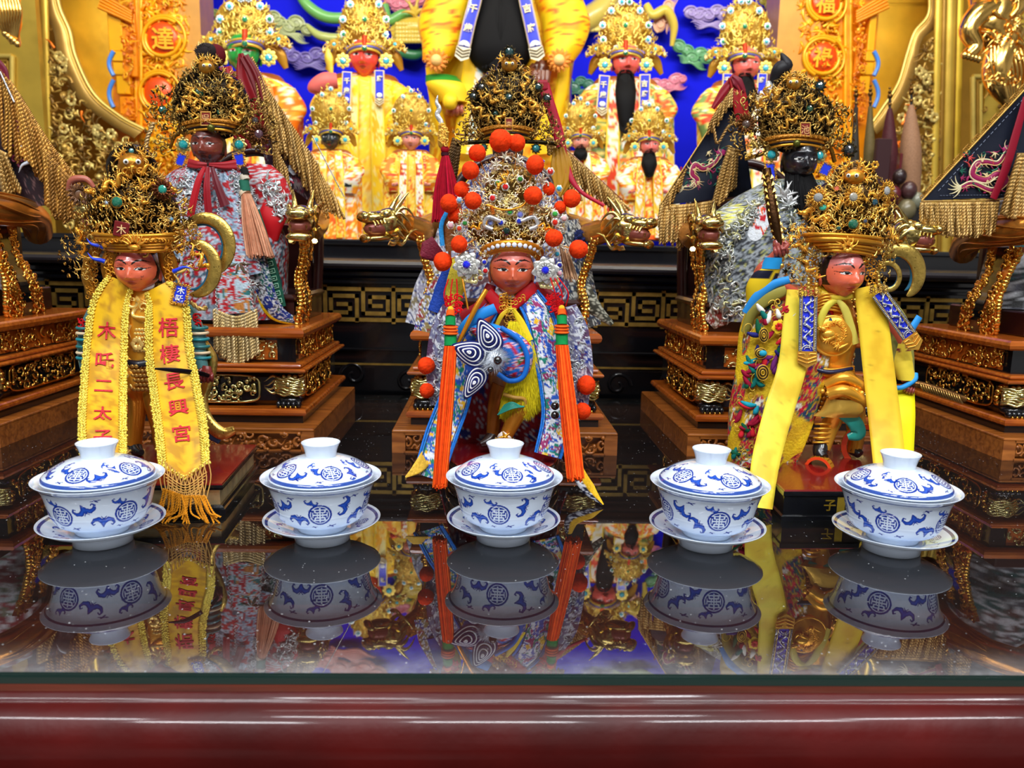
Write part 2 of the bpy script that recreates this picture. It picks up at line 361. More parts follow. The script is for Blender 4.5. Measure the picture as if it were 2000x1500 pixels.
def bat(x,y):
    d=stroke(x,y,[(-.0,.35),(0,-.1),(.05,-.55)],[.12,.24,.05])
    for s in (-1,1): d=np.minimum(d,stroke(x*s,y,[(.05,.0),(.4,.32),(.75,.25),(.98,-.1),(.85,-.35),(.7,-.22)],[.2,.23,.17,.1,.06,.05]))
    for s in (-1,1): d=np.minimum(d,stroke(x*s,y,[(.05,.4),(.22,.62)],[.05,.03]))
    return (d<0)*1., np.clip(-d*4.,0,1)
def cloudm(x,y):
    d=np.minimum(stroke(x,y,[(-.9,0),(.9,.1)],[.08,.1]),stroke(x,y,[(-.4,.25),(.3,-.3)],[.16,.16])); return (d<0)*1.,0*x
def porcelain(s,t,R,H,icons):
    "s arc position, t height (same unit); icons list of (fn,s0,t0,size,rot)"
    col=np.broadcast_to(WH,s.shape+(3,)).copy()
    for fn,s0,t0,sz,ro in icons:
        dx=(s-s0+R/2)%R-R/2; dy=t-t0; c,q=math.cos(ro),math.sin(ro); x=(dx*c+dy*q)/sz; y=(-dx*q+dy*c)/sz
        k=(abs(x)<1.1)&(abs(y)<1.1)
        a,tn=fn(x[k],y[k]); tn=np.broadcast_to(tn,a.shape)
        col[k]=mixc(col[k],B1*(1-tn[:,None])+B2*tn[:,None]*1.15,a)
    return col
def prof_dense(p,n):
    p=np.asarray(p,float); d=np.r_[0,np.cumsum(np.hypot(*np.diff(p,axis=0).T))]; q=smooth(p,n*6); dd=np.r_[0,np.cumsum(np.hypot(*np.diff(q,axis=0).T))]
    return np.c_[np.interp(np.linspace(0,dd[-1],n),dd,q[:,0]),np.interp(np.linspace(0,dd[-1],n),dd,q[:,1])],dd[-1]
M_porc=mat('blue_white_porcelain',(1,1,1),.08,vcol=True,coat=.6,spec=.6)
NT=640
def painted_lathe(g,prof,n,icons,Rref,bands=()):
    pr,Lh=prof_dense(prof,n); a=np.arange(NT)*2*PI/NT
    t=np.linspace(0,Lh,n)[:,None]+0*a; s=(a*Rref)[None]+0*t
    col=porcelain(s,t,2*PI*Rref,Lh,icons)
    for b0,b1,c in bands:
        k=(t>=b0)&(t<=b1); v=.85+.3*(hash2(np.floor(s*2600),np.floor(t*2600))); col[k]=(np.asarray(c)*v[...,None])[k]
    P=np.stack([pr[:,0:1]*np.cos(a),pr[:,0:1]*np.sin(a),pr[:,1:2]+0*a],-1); g.grid(P,cv=True,col=col); return Lh
tb1=thing('tea_bowl','x','tea bowl',(0,0,.0105))
zb=.0105
g=G(); r=rs(2)
ic=[]; Rr=.042; q=2*PI*Rr/5
for k in range(5):
    ic.append((roundel,k*q,.0215,.0100,0)); ic.append((bat,k*q+q*.38,.0285,.0092,.5+k)); ic.append((bat,k*q+q*.64,.0155,.0092,-2.2+k*.7)); ic.append((bat,k*q-q*.13,.0335,.0055,2.9))
    ic.append((cloudm,k*q+q*.2,.0095,.0042,.2)); ic.append((cloudm,k*q+q*.55,.0365,.004,.1)); ic.append((cloudm,k*q+q*.86,.0255,.0028,0)); ic.append((cloudm,k*q-q*.1,.009,.003,0))
body=[(.0305,.0185-zb),(.0360,.0225-zb),(.0398,.030-zb),(.0420,.039-zb),(.0440,.047-zb),(.0472,.0540-zb),(.0522,.0590-zb)]
painted_lathe(g,body,150,ic,Rr,[(.0415,.0432,srgb(30,48,120))])
g.lathe([(.0195,.0002),(.0215,0),(.0222,.002),(.0225,.0055),(.0265,.0068),(.0305,.008)],128,col=WH)
g.lathe([(.0522,.0590-zb),(.0526,.0595-zb),(.0520,.0597-zb),(.0490,.0570-zb),(.0465,.0545-zb),(.040,.040-zb),(.03,.022-zb),(.0,.020-zb)],128,col=WH)
g.build('bowl',M_porc,tb1,world=False)
g=G(); ic=[]; Rr=.034; q=2*PI*Rr/5
for k in range(5):
    ic.append((roundel,k*q+.01,.0160,.0093,0)); ic.append((bat,k*q+q*.36+.01,.0125,.0075,.6+k)); ic.append((bat,k*q+q*.68+.01,.0205,.0072,-2.2-k*.6)); ic.append((cloudm,k*q+q*.25,.0245,.003,.2)); ic.append((cloudm,k*q+q*.62,.0085,.0035,.2)); ic.append((cloudm,k*q+q*.0,.0068,.003,.2)); ic.append((bat,k*q+q*.52+.01,.027,.0045,1.))
lid=[(.0452,.0592-zb),(.0440,.0625-zb),(.0385,.0672-zb),(.0300,.0720-zb),(.0200,.0757-zb),(.0132,.0770-zb)]
painted_lathe(g,lid,120,ic,Rr,[(.0012,.0042,srgb(52,84,165))])
g.lathe([(.044,.0588-zb),(.0452,.0592-zb)],128,col=WH)
lo=g.build('lid',M_porc,tb1,world=False)
g=G(); g.lathe(prof_dense([(.0132,.0768-zb),(.0134,.079-zb),(.0148,.0845-zb),(.0168,.0890-zb)],14)[0],96,col=WH)
g.lathe([(.0168,.0890-zb),(.0169,.0895-zb),(.0163,.0896-zb),(.0152,.0875-zb),(.0135,.0850-zb),(.0,.0845-zb)],96,col=WH)
g.build('lid_knob',M_porc,lo,world=False)
sa=G(); ic=[]; Rr=.04; q=2*PI*Rr/5
for k in range(5):
    ic.append((roundel,k*q,.0105,.0062,0)); ic.append((bat,k*q+q*.36,.0120,.005,.6)); ic.append((cloudm,k*q+q*.6,.013,.0026,.3)); ic.append((bat,k*q+q*.8,.0085,.0046,2.6)); ic.append((cloudm,k*q+q*.2,.009,.0028,.3))
top=[(.0250,.0104),(.0290,.0112),(.0360,.0135),(.0440,.0170),(.0508,.0206)]
painted_lathe(sa,top,110,ic,Rr,[(.0235,.0262,srgb(60,74,140))])
sa.lathe([(.0508,.0206),(.0514,.0209),(.0513,.0201),(.0440,.0156),(.0330,.0108),(.0262,.0086),(.0248,.0070),(.0242,.0004),(.0236,0),(.0225,.0002),(.0222,.006),(0,.0064)],128,col=WH)
sa.lathe([(.0250,.0104),(0,.0104)],64,col=WH)
so=sa.build('tea_saucer',M_porc)
cups=[(-.3336,.676,.62,'leftmost blue and white lidded tea bowl, below the yellow banners with red writing'),
(-.1447,.687,-.15,'second lidded tea bowl from the left, between the left and middle figurines'),
(.0180,.692,-.44,'middle blue and white lidded tea bowl, in front of the pompom crowned figurine'),
(.2014,.681,.90,'fourth lidded tea bowl from the left, beside the foot of the yellow satin streamer'),
(.3684,.6735,.33,'rightmost blue and white lidded tea bowl, covering the gold character on a black base')]
sl=['saucer under the leftmost lidded tea bowl','saucer under the second lidded tea bowl from the left','saucer under the middle lidded tea bowl','saucer under the fourth lidded tea bowl from the left','saucer under the rightmost lidded tea bowl']
for i,(x,y,ro,lb) in enumerate(cups):
    if i==0: t1,s1=tb1,so; t1.location=(x,y,zb); t1.rotation_euler=(0,0,ro)
    else:
        t1=dup(tb1,(x,y,zb),ro); s1=so.copy(); COL.objects.link(s1)
    t1['label']=lb; t1['group']='blue and white lidded tea bowls'
    s1.location=(x,y,0); s1.rotation_euler=(0,0,ro*1.7+.5); tag(s1,sl[i],'saucer','blue and white saucers')
# ================================================================= BACK CABINET AND WALLS
def zy(y,Y,x=720): return float(PY(x,y,Y)[2])
cb=thing('altar_cabinet','black stepped altar cabinet with a gold key-pattern frieze behind the table','cabinet',(0,1.8,-.78))
YF=1.425
z_sh=zy(510,1.40)
zk0,zk1=zy(628,YF),zy(561,YF)
g=G(); g.box((-1.7,YF,-.78),(1.7,2.2,z_sh-.03)); 
g.box((-1.7,YF-.012,zk1+.006),(1.7,YF+.02,zk1+.012),b=.001); g.box((-1.7,1.412,zk1+.018),(1.7,1.5,zk1+.030),b=.003)
g.box((-1.7,1.406,zk1+.034),(1.7,1.5,z_sh-.012),b=.002)
g.box((-1.7,YF-.010,zy(684,YF)),(1.7,YF+.02,zy(679,YF)),b=.001)
# low relief scrolls along the foot of the cabinet
r=rs(8)
for i in range(26):
    x=-1.2+i*.096+r.rand()*.02; z=zy(742,YF)+(r.rand()-.5)*.018; t=np.linspace(0,7.5,26); s=1 if i%2 else -1; rr=.024*(1-t/9)
    g.tube(np.c_[x+s*rr*np.cos(t),np.full(26,YF),z+rr*np.sin(t)],.004,6)
g.build('cabinet_body',M_black,cb)
g=G(); g.box((-1.7,1.398,z_sh-.014),(1.7,2.1,z_sh),b=.005); g.build('shelf_board',mat('worn_black_shelf',srgb(44,40,44),.3,coat=.4,var=(4,.3)),cb)
z2=zy(468,1.80); g=G(); g.box((-1.7,1.80,z_sh-.01),(1.7,2.75,z2),b=.003); g.box((-1.7,1.79,z2-.012),(1.7,1.85,z2),b=.003)
g.build('upper_step',M_black,cb)
Mkey=mat('key_pattern_gold',srgb(196,160,76),.34,.75,var=(60,.25),bump=(150,.3))
g=G(); w=.0068; T=.0035
def bar(x0,z0,x1,z1):
    g.box((min(x0,x1)-w/2,YF-T,min(z0,z1)-w/2),(max(x0,x1)+w/2,YF+.001,max(z0,z1)+w/2))
bar(-1.7,zk0+w/2,1.7,zk0+w/2); bar(-1.7,zk1-w/2,1.7,zk1-w/2)
xr=float(PY(636,600,YF)[0]); per=float(PY(769,600,YF)[0])-xr; kz=lambda v:zk1-(v-530)/270*(zk1-zk0)
for k in range(-11,15):
    X=lambda v: xr+per*(k+(v-385)/540)
    bar(X(385),zk0,X(385),zk1)
    for pp in ([(635,790),(635,600),(430,600),(430,730),(580,730),(580,665),(490,665)],[(685,545),(685,735),(880,735),(880,607),(740,607),(740,675),(825,675)]):
        for (a,b),(c,d) in zip(pp,pp[1:]): bar(X(a),kz(b),X(c),kz(d))
g.build('key_frieze',Mkey,cb)
g=G(); g.box((-1.7,YF-.003,zy(712.5,YF)),(1.7,YF+.001,zy(709,YF))); g.build('gold_line',Mkey,cb)
# blue back panel
YB=2.80
g=G(); g.box((-1.9,YB,-.78),(1.9,YB+.05,2.2)); w0=g.build('wall_back',mat('cobalt_blue_paint',srgb(8,18,226),.75,var=(3,.08),spec=.2)); w0['kind']='structure'
# ================================================================= FIGURE TOOLS
class Fig:
    "works in photograph pixels on the vertical plane at distance Y; d = distance in front of that plane, same unit"
    def __init__(s,Y): s.Y=Y; s.s=Y*.000643
    def p(s,x,y,d=0): return PY(x,y,s.Y-np.asarray(d,float)*s.s)
    def path(s,P,n=40):
        P=np.asarray(P,float); Q=smooth(P,n); return s.p(Q[:,0],Q[:,1],Q[:,2])
    def line(s,P):
        P=np.asarray(P,float); return s.p(P[:,0],P[:,1],P[:,2])
    def M(s,x,y,d,size,rz=0,ry=0,rx=0,mirror=False):
        c,q=math.cos(rz),math.sin(rz); Z=np.array([[c,-q,0],[q,c,0],[0,0,1]])
        c,q=math.cos(ry),math.sin(ry); Y_=np.array([[c,0,q],[0,1,0],[-q,0,c]])
        c,q=math.cos(rx),math.sin(rx); X_=np.array([[1,0,0],[0,c,-q],[0,q,c]])
        B=np.array([[1,0,0],[0,0,-1],[0,1,0]],float) # x right, y up, z to viewer
        A=B@Y_@X_@Z*(size*s.s)
        if mirror: A=A@np.diag([-1,1,1])
        M=np.eye(4); M[:3,:3]=A; M[:3,3]=s.p(x,y,d); return M
def put(g,T,f,x,y,d,size,rz=0,ry=0,rx=0,col=None,mi=None,mirror=False): g.merge(T,f.M(x,y,d,size,rz,ry,rx,mirror),mi,col)
C_=lambda *a:np.array(srgb(*a))
# -- templates, unit size, x right y up z to viewer
def T_curl():
    g=G(); t=np.linspace(0,5.6,16); r=.9*(1-t/6.6); g.tube(np.c_[r*np.cos(t)+.1,r*np.sin(t)-.1,.25*t/5.6+0*t],.26*(1-t/8)+.02,5,nrm=(0,0,1)); return g
def T_flame(k=0):
    g=G(); t=np.linspace(0,1,8); g.tube(np.c_[.35*np.sin(t*5+k)*t*.8,2*t-.4,.2*np.sin(t*3)],.26*(1-t)**.8+.02,5,nrm=(0,0,1)); return g
def T_tuft():
    g=G()
    for k,a in enumerate((-1.,-.55,-.15,.2,.6,1.05)):
        t=np.linspace(0,1,7); L=1.3-.25*abs(a); bx=a+.35*t*(1 if k%2 else -1)
        g.tube(np.c_[np.sin(bx)*L*t,np.cos(bx)*L*t-.3,.3*np.sin(t*2.4)],.21*(1-t)+.02,4,nrm=(0,0,1))
    return g
def T_worm(seed=0,L=3.4,amp=.5,fr=2.2,r0=.32):
    g=G(); t=np.linspace(0,1,26); P=np.c_[(t-.5)*L,amp*np.sin(t*fr*2*PI+seed),.25*np.cos(t*fr*2*PI+seed)]
    g.tube(P,r0*(1-.65*t)*(1+.12*np.cos(t*70)),6,nrm=(0,0,1)); return g
def T_dragon(seed=0):
    r=rs(seed); g=T_worm(seed*.9,3.6,.52,1.9,.34); P0=np.array([-1.85,.52*math.sin(seed*.9),.3])
    g.ell(P0,(.42,.34,.34),6,8); g.ell(P0+(-.4,-.05,.05),(.3,.2,.22),5,7); g.ell(P0+(-.36,-.28,0),(.26,.09,.16),4,6)
    for s in (-1,1):
        t=np.linspace(0,1,7)
        g.tube(np.c_[P0[0]+.1+.7*t,P0[1]+.3+.45*t+.1*np.sin(t*5),P0[2]+s*.2+0*t],.08*(1-t)+.02,4)
        g.tube(np.c_[P0[0]-.5-.4*t,P0[1]-.1+s*.35*t,P0[2]+.1+0*t],.05*(1-t)+.015,4)
        g.ell(P0+(-.12,.22,s*.2),(.1,.1,.1),4,6)
    for k in range(11):
        u=k/11; x=-1.5+3*u; y=.52*math.sin((u*.83+.09)*1.9*2*PI+seed*.9); t=np.linspace(0,1,4)
        g.tube(np.c_[x+.18*t,y+.2+.32*t,.2+0*t],.08*(1-t)+.01,4)
    for x in (-.7,.8):
        for a in (-.5,0,.5):
            t=np.linspace(0,1,5); g.tube(np.c_[x+a*t*.8,-.1-.75*t,.3+.2*t],.08*(1-t)+.02,4)
    return g
def T_petals(n=8,r0=.35,r1=1.,w=.3,lift=.25):
    g=G()
    for k in range(n):
        a=k*2*PI/n; u=np.array([math.cos(a),math.sin(a),0]); v=np.array([-u[1],u[0],0]); t=np.linspace(0,1,6)
        ww=w*np.sin(np.clip(t*.93+.07,0,1)*PI)**.7; P=u*(r0+(r1-r0)*t)[:,None]+np.c_[0*t,0*t,lift*t*(1.2-t)]
        g.grid(np.stack([P-v*ww[:,None],P+np.array([0,0,.07]),P+v*ww[:,None]],1))
    return g
def T_sun(n=18,r0=.55,r1=1.1,layers=2):
    g=G()
    for l in range(layers):
        for k in range(n):
            a=(k+.5*l)*2*PI/n; R=r1-.16*l; t=np.linspace(0,1,5); q=a+.25*t*(1 if (k+l)%2 else -1)*t
            g.tube(np.c_[np.cos(q)*(r0+(R-r0)*t),np.sin(q)*(r0+(R-r0)*t),.12*l+.15*np.sin(t*2)],.1*(1-t)**.7+.015,4,nrm=(0,0,1))
    a=np.arange(20)*2*PI/20; g.tube(np.c_[np.cos(a)*r0,np.sin(a)*r0,.1+0*a],.09,5,closed=True,nrm=(0,0,1)); g.ell((0,0,0),(r0,r0,.12),5,14); return g
def T_gem(n=12):
    g=G(); a=np.arange(n)*2*PI/n; R=[np.c_[np.cos(a)*r,np.sin(a)*r,np.full(n,z)] for r,z in ((1,-.1),(1,.15),(.68,.5),(.3,.62))]
    g.loft(R,True,smooth=False); return g
def T_star():
    g=G(); 
    for k in range(5):
        a=k*2*PI/5+.3; t=np.linspace(0,1,4); g.tube(np.c_[np.cos(a)*t,np.sin(a)*t,.3*t],0.3*(1-t)+.03,4,nrm=(0,0,1))
    g.ell((0,0,.2),.3,4,6); return g
CURL,FL0,FL1,TUFT,WORM,WORM2=T_curl(),T_flame(0),T_flame(2.2),T_tuft(),T_worm(0),T_worm(2,2.6,.4,1.6,.28)
DR=[T_dragon(k) for k in range(4)]; PET8,PET6,SUN,GEM,STAR=T_petals(),T_petals(6,.3,1,.42),T_sun(),T_gem(),T_star()
SUNF=T_sun(26,.5,1.05,2); FL3=T_petals(12,.45,1.,.16,.1)
BALL=G().ell((0,0,0),1,5,7)
# -- glyphs
_gl={}
def glyph(ch,bold=.0):
    k=(ch,bold)
    if k in _gl: return _gl[k]
    cu=bpy.data.curves.new('t','FONT'); cu.body=ch; cu.size=1; cu.extrude=.04; cu.resolution_u=2; cu.offset=bold; cu.align_x='CENTER'
    ob=bpy.data.objects.new('t',cu); COL.objects.link(ob); bpy.context.view_layer.update()
    dg=bpy.context.evaluated_depsgraph_get(); me=bpy.data.meshes.new_from_object(ob.evaluated_get(dg))
    n=len(me.vertices); V=np.empty(n*3); me.vertices.foreach_get('co',V); V=V.reshape(-1,3)
    me.calc_loop_triangles(); F=np.empty(len(me.loop_triangles)*3,np.int32); me.loop_triangles.foreach_get('vertices',F); F=F.reshape(-1,3)
    c=(V.max(0)+V.min(0))/2; h=max(V[:,1].max()-V[:,1].min(),V[:,0].max()-V[:,0].min()) if n else 1; V=(V-c)/h
    bpy.data.objects.remove(ob); bpy.data.curves.remove(cu); bpy.data.meshes.remove(me); _gl[k]=(V,F); return V,F
def T_glyph(ch,bold=.0):
    V,F=glyph(ch,bold); g=G(); g.add(V,F,smooth=False); return g
# -- cloth strip
class Ribbon:
    def __init__(s,f,pts,w,n=80,m=9,bow=0.,wave=(0,0,0),across=None,col=None,th=1.2,tip=0.):
        P=smooth(pts,n); s.f=f; s.n=n; s.P=P; W=np.interp(np.linspace(0,1,n),np.linspace(0,1,len(np.atleast_1d(w))),np.atleast_1d(w)) if np.ndim(w) else np.full(n,float(w)); s.W=W
        T=np.gradient(P[:,:2],axis=0); T/=np.linalg.norm(T,axis=1,keepdims=True)+1e-9
        s.A=np.c_[-T[:,1],T[:,0]]*-1 if across is None else np.broadcast_to(np.asarray(across,float),(n,2)).copy()
        s.len=np.r_[0,np.cumsum(np.linalg.norm(np.diff(P,axis=0),axis=1))]; s.bow=bow; s.wave=wave; s.m=m; s.col=col; s.th=th; s.tip=tip
    def at(s,u,v,off=0):
        "u distance along in px, v -1..1"
        u=np.asarray(u,float); I=lambda a:np.interp(u,s.len,a)
        W=I(s.W); x=I(s.P[:,0])+I(s.A[:,0])*v*W/2; y=I(s.P[:,1])+I(s.A[:,1])*v*W/2
        am,fr,ph=s.wave; d=I(s.P[:,2])+s.bow*(1-v*v)+am*np.sin(v*fr*PI+ph+u*.01)+off
        return s.f.p(x,y,d)
    def mesh(s,g,mi=0,mat_fn=None):
        V=np.linspace(-1,1,s.m); U=np.linspace(0,s.len[-1],s.n); UU,VV=np.meshgrid(U,V,indexing='ij')
        UT=UU-s.tip*np.abs(VV)*(UU/s.len[-1])**3 if s.tip else UU
        A=s.at(UT,VV,0); B=s.at(UT,VV,-s.th)
        W=np.interp(U,s.len,s.W)[:,None]
        c=s.col(UU,VV*W/2,UU/s.len[-1],VV) if callable(s.col) else (np.broadcast_to(np.asarray(s.col if s.col is not None else (1,1,1),float),UU.shape+(3,)))
        P=np.concatenate([A,B[:,::-1]],1); c=np.concatenate([c,c[:,::-1]],1)
        g.grid(P,cv=True,mi=mi,col=c); return s
    def edge(s,v,off=0,n=None,u0=0,u1=None):
        u=np.linspace(u0,s.len[-1] if u1 is None else u1,n or s.n); return s.at(u,np.full(len(u),float(v)),off)
    def text(s,g,ch,u,size,v=0,mi=0,col=(1,1,1),off=1.,bold=.01,rot=0):
        V,F=glyph(ch,bold); W=np.interp(u,s.len,s.W); c,q=math.cos(rot),math.sin(rot)
        X=V[:,0]*c-V[:,1]*q; Yv=V[:,0]*q+V[:,1]*c
        g.add(s.at(u-Yv*size,v+X*size/(W/2),off+V[:,2]*size*.5),F,mi,col,smooth=False)
def beads(g,P,r,step,mi=0,col=(1,1,1),jit=0,seed=0,T=None):
    P=np.asarray(P); L=np.r_[0,np.cumsum(np.linalg.norm(np.diff(P,axis=0),axis=1))]; n=max(int(L[-1]/step),1); u=(np.arange(n)+.5)*L[-1]/n
    Q=np.stack([np.interp(u,L,P[:,k]) for k in range(3)],-1); R=rs(seed)
    if jit: Q=Q+(R.rand(n,3)-.5)*jit
    T=T or BALL
    for k in range(n):
        M=np.eye(4); M[:3,:3]*=r*(.8+.4*R.rand()); M[:3,3]=Q[k]; g.merge(T,M,mi,np.asarray(col)*(.75+.5*R.rand()))
def cord(g,P,r,twist,mi=0,col=(1,1,1),sides=5):
    "two-ply twisted cord along world path P; twist = turns per metre"
    P=np.asarray(P); L=np.r_[0,np.cumsum(np.linalg.norm(np.diff(P,axis=0),axis=1))]; n=max(6,int(L[-1]*twist*5)); u=np.linspace(0,L[-1],n)
    Q=np.stack([np.interp(u,L,P[:,k]) for k in range(3)],-1); T=np.gradient(Q,axis=0); T/=np.linalg.norm(T,axis=1,keepdims=True)+1e-9
    A=np.cross(T,[0.,1.,.05]); A/=np.linalg.norm(A,axis=1,keepdims=True)+1e-9; B=np.cross(T,A); a=u*twist*2*PI
    for s in (0,PI):
        O=(np.cos(a+s)[:,None]*A+np.sin(a+s)[:,None]*B)*r*.62; g.tube(Q+O,r*.68,sides,mi=mi,col=col)
def fringe(g,f,top,bot,n,r,twist=160,mi=0,cols=((1,1,1),),seed=0,jit=3.,sag=0):
    "hanging cords from polyline top to polyline bot (px points)"
    R=rs(seed); T=smooth(top,n); B=smooth(bot,n)
    for k in range(n):
        a=T[k]; b=B[k]+np.array([R.randn()*jit,R.randn()*jit,R.randn()*jit]); m=(a+b)/2+np.array([R.randn()*jit*.4,0,R.rand()*4+sag])
        cord(g,f.path([a,m,b],12),r*f.s,twist,mi,np.asarray(cols[R.randint(len(cols))])*(.75+.45*R.rand()))
def strands(g,f,a,b,wa,wb,n,r,cols,seed=0,mi=0,bulge=0,dep=None,sides=4):
    "a tassel skirt: straight strands from a to b"
    R=rs(seed); a=np.asarray(a,float); b=np.asarray(b,float); dep=dep or (wa*.8,wb*.6)
    for k in range(n):
        q=R.rand()*2*PI; rr=math.sqrt(R.rand()*.6+.4) if k>n*.2 else R.rand(); c,s=math.cos(q)*rr,math.sin(q)*rr
        p0=a+(c*wa/2,0,s*dep[0]/2); p1=b+(c*wb/2+R.randn()*.8,R.randn()*3,s*dep[1]/2); m=(p0+p1)/2+(c*bulge+R.randn()*.6,0,s*bulge)
        g.tube(f.path([p0,m,p1],9),r*f.s*(.8+.4*R.rand()),sides,mi=mi,col=np.asarray(cols[R.randint(len(cols))])*(.75+.4*R.rand()))
def pompom(g,f,x,y,d,r,seed=0,col=C_(240,62,10)):
    "fluffy ball: core plus short fibres"
    R=rs(seed); c=f.p(x,y,d); nv,nu=36,24; t=np.linspace(.03,PI-.03,nu); a=np.arange(nv)*2*PI/nv
    N=np.stack([np.sin(t)[:,None]*np.cos(a),np.sin(t)[:,None]*np.sin(a),np.cos(t)[:,None]+0*a],-1)
    rr=r*f.s*(.93+.08*R.rand(nu,nv)+.03*np.sin(3*N[...,0]+R.rand()*6)); cc=np.asarray(col)*(.82+.3*R.rand(nu,nv))[...,None]
    g.loft((c+N*rr[...,None])[::-1],True,col=cc[::-1])
    n=420; D=R.randn(n,3); D/=np.linalg.norm(D,axis=1,keepdims=True); E1=np.cross(D,R.randn(n,3)); E1/=np.linalg.norm(E1,axis=1,keepdims=True); w=.022*r*f.s*1.6
    tip=c+D*(r*f.s*(1.0+.07*R.rand(n,1))); b=c+D*r*f.s*.86
    V=np.stack([b-E1*w,b+E1*w,tip],1).reshape(-1,3); g.add(V,np.arange(n*3).reshape(-1,3),0,np.repeat(np.asarray(col)*(.85+.3*R.rand(n,1)),3,0))
def solid_ring(f,ring,n=24):
    "ring=(x,y,d,hw,hd[,rotation of the ring in the picture plane])"
    x,y,d,hw,hd=ring[:5]; th=ring[5] if len(ring)>5 else 0; a=np.arange(n)*2*PI/n; c=f.p(x,y,d)
    return c+f.s*np.stack([np.cos(a)*hw*math.cos(th),-np.sin(a)*hd,-np.cos(a)*hw*math.sin(th)],-1)
def body(g,f,rings,n=24,m=40,mi=0,col=None,fold=None,cap=True):
    "vertical solid through elliptical rings (x,y,d,hw,hd[,rot]); col(u,a,Y) or rgb; fold=(amp,k,phase)"
    R=np.array([list(r)+[0]*(6-len(r)) for r in rings],float); Q=smooth(R,m); a=np.arange(n)*2*PI/n; O=[]
    for i,q in enumerate(Q):
        c=f.p(q[0],q[1],q[2]); k=1.
        if fold: k=1+fold[0]*min(1,(i/m)*1.6)*np.cos(a*fold[1]+fold[2]+i*.02)
        O.append(c+f.s*np.stack([np.cos(a)*q[3]*k*math.cos(q[5]),-np.sin(a)*q[4]*k,-np.cos(a)*q[3]*k*math.sin(q[5])],-1))
    O=np.array(O)
    if callable(col):
        U,A=np.meshgrid(np.linspace(0,1,m),a,indexing='ij'); X=np.cos(A)*Q[:,3:4]; L=np.r_[0,np.cumsum(np.linalg.norm(np.diff(Q[:,:3],axis=0),axis=1))][:,None]+0*A
        col=col(U,A,X,L)
    g.loft(O,cap,mi,col); return O
def limb(g,f,P,R,n=12,m=24,mi=0,col=(1,1,1),flat=1.):
    P=np.asarray(P,float); Q=smooth(np.c_[P,np.asarray(R,float)],m); g.tube(f.p(Q[:,0],Q[:,1],Q[:,2]),Q[:,3]*f.s,n,mi=mi,col=col,flat=flat)
def emb(x,y,pal,line,sc=26.,k=0,lw=.28,q=9.,line2=None):
    "contour-like couched embroidery: cells of palette colours outlined by metallic thread"
    sc=sc*1.25; a=fbm(x/sc+k*3.1,y/sc,k,2)*1.3; b=fbm(x/sc+5.2,y/sc+k*1.7,k+5,2)*1.3; v=fbm(x/sc+2.1*a,y/sc+2.1*b,k+11,2)*q*1.25
    i=np.floor(v); fr=v-i; pal=np.asarray(pal); h=(hash2(i,np.floor(b*3),k)*len(pal)).astype(int)%len(pal); c=pal[h]
    L=np.asarray(line); c=np.where((fr<lw)[...,None],L*(.8+.3*hash2(np.floor(x/2.5),np.floor(y/2.5)))[...,None],c)
    if line2 is not None: c=np.where(((fr>.5)&(fr<.5+lw*.6))[...,None],np.asarray(line2),c)
    return c
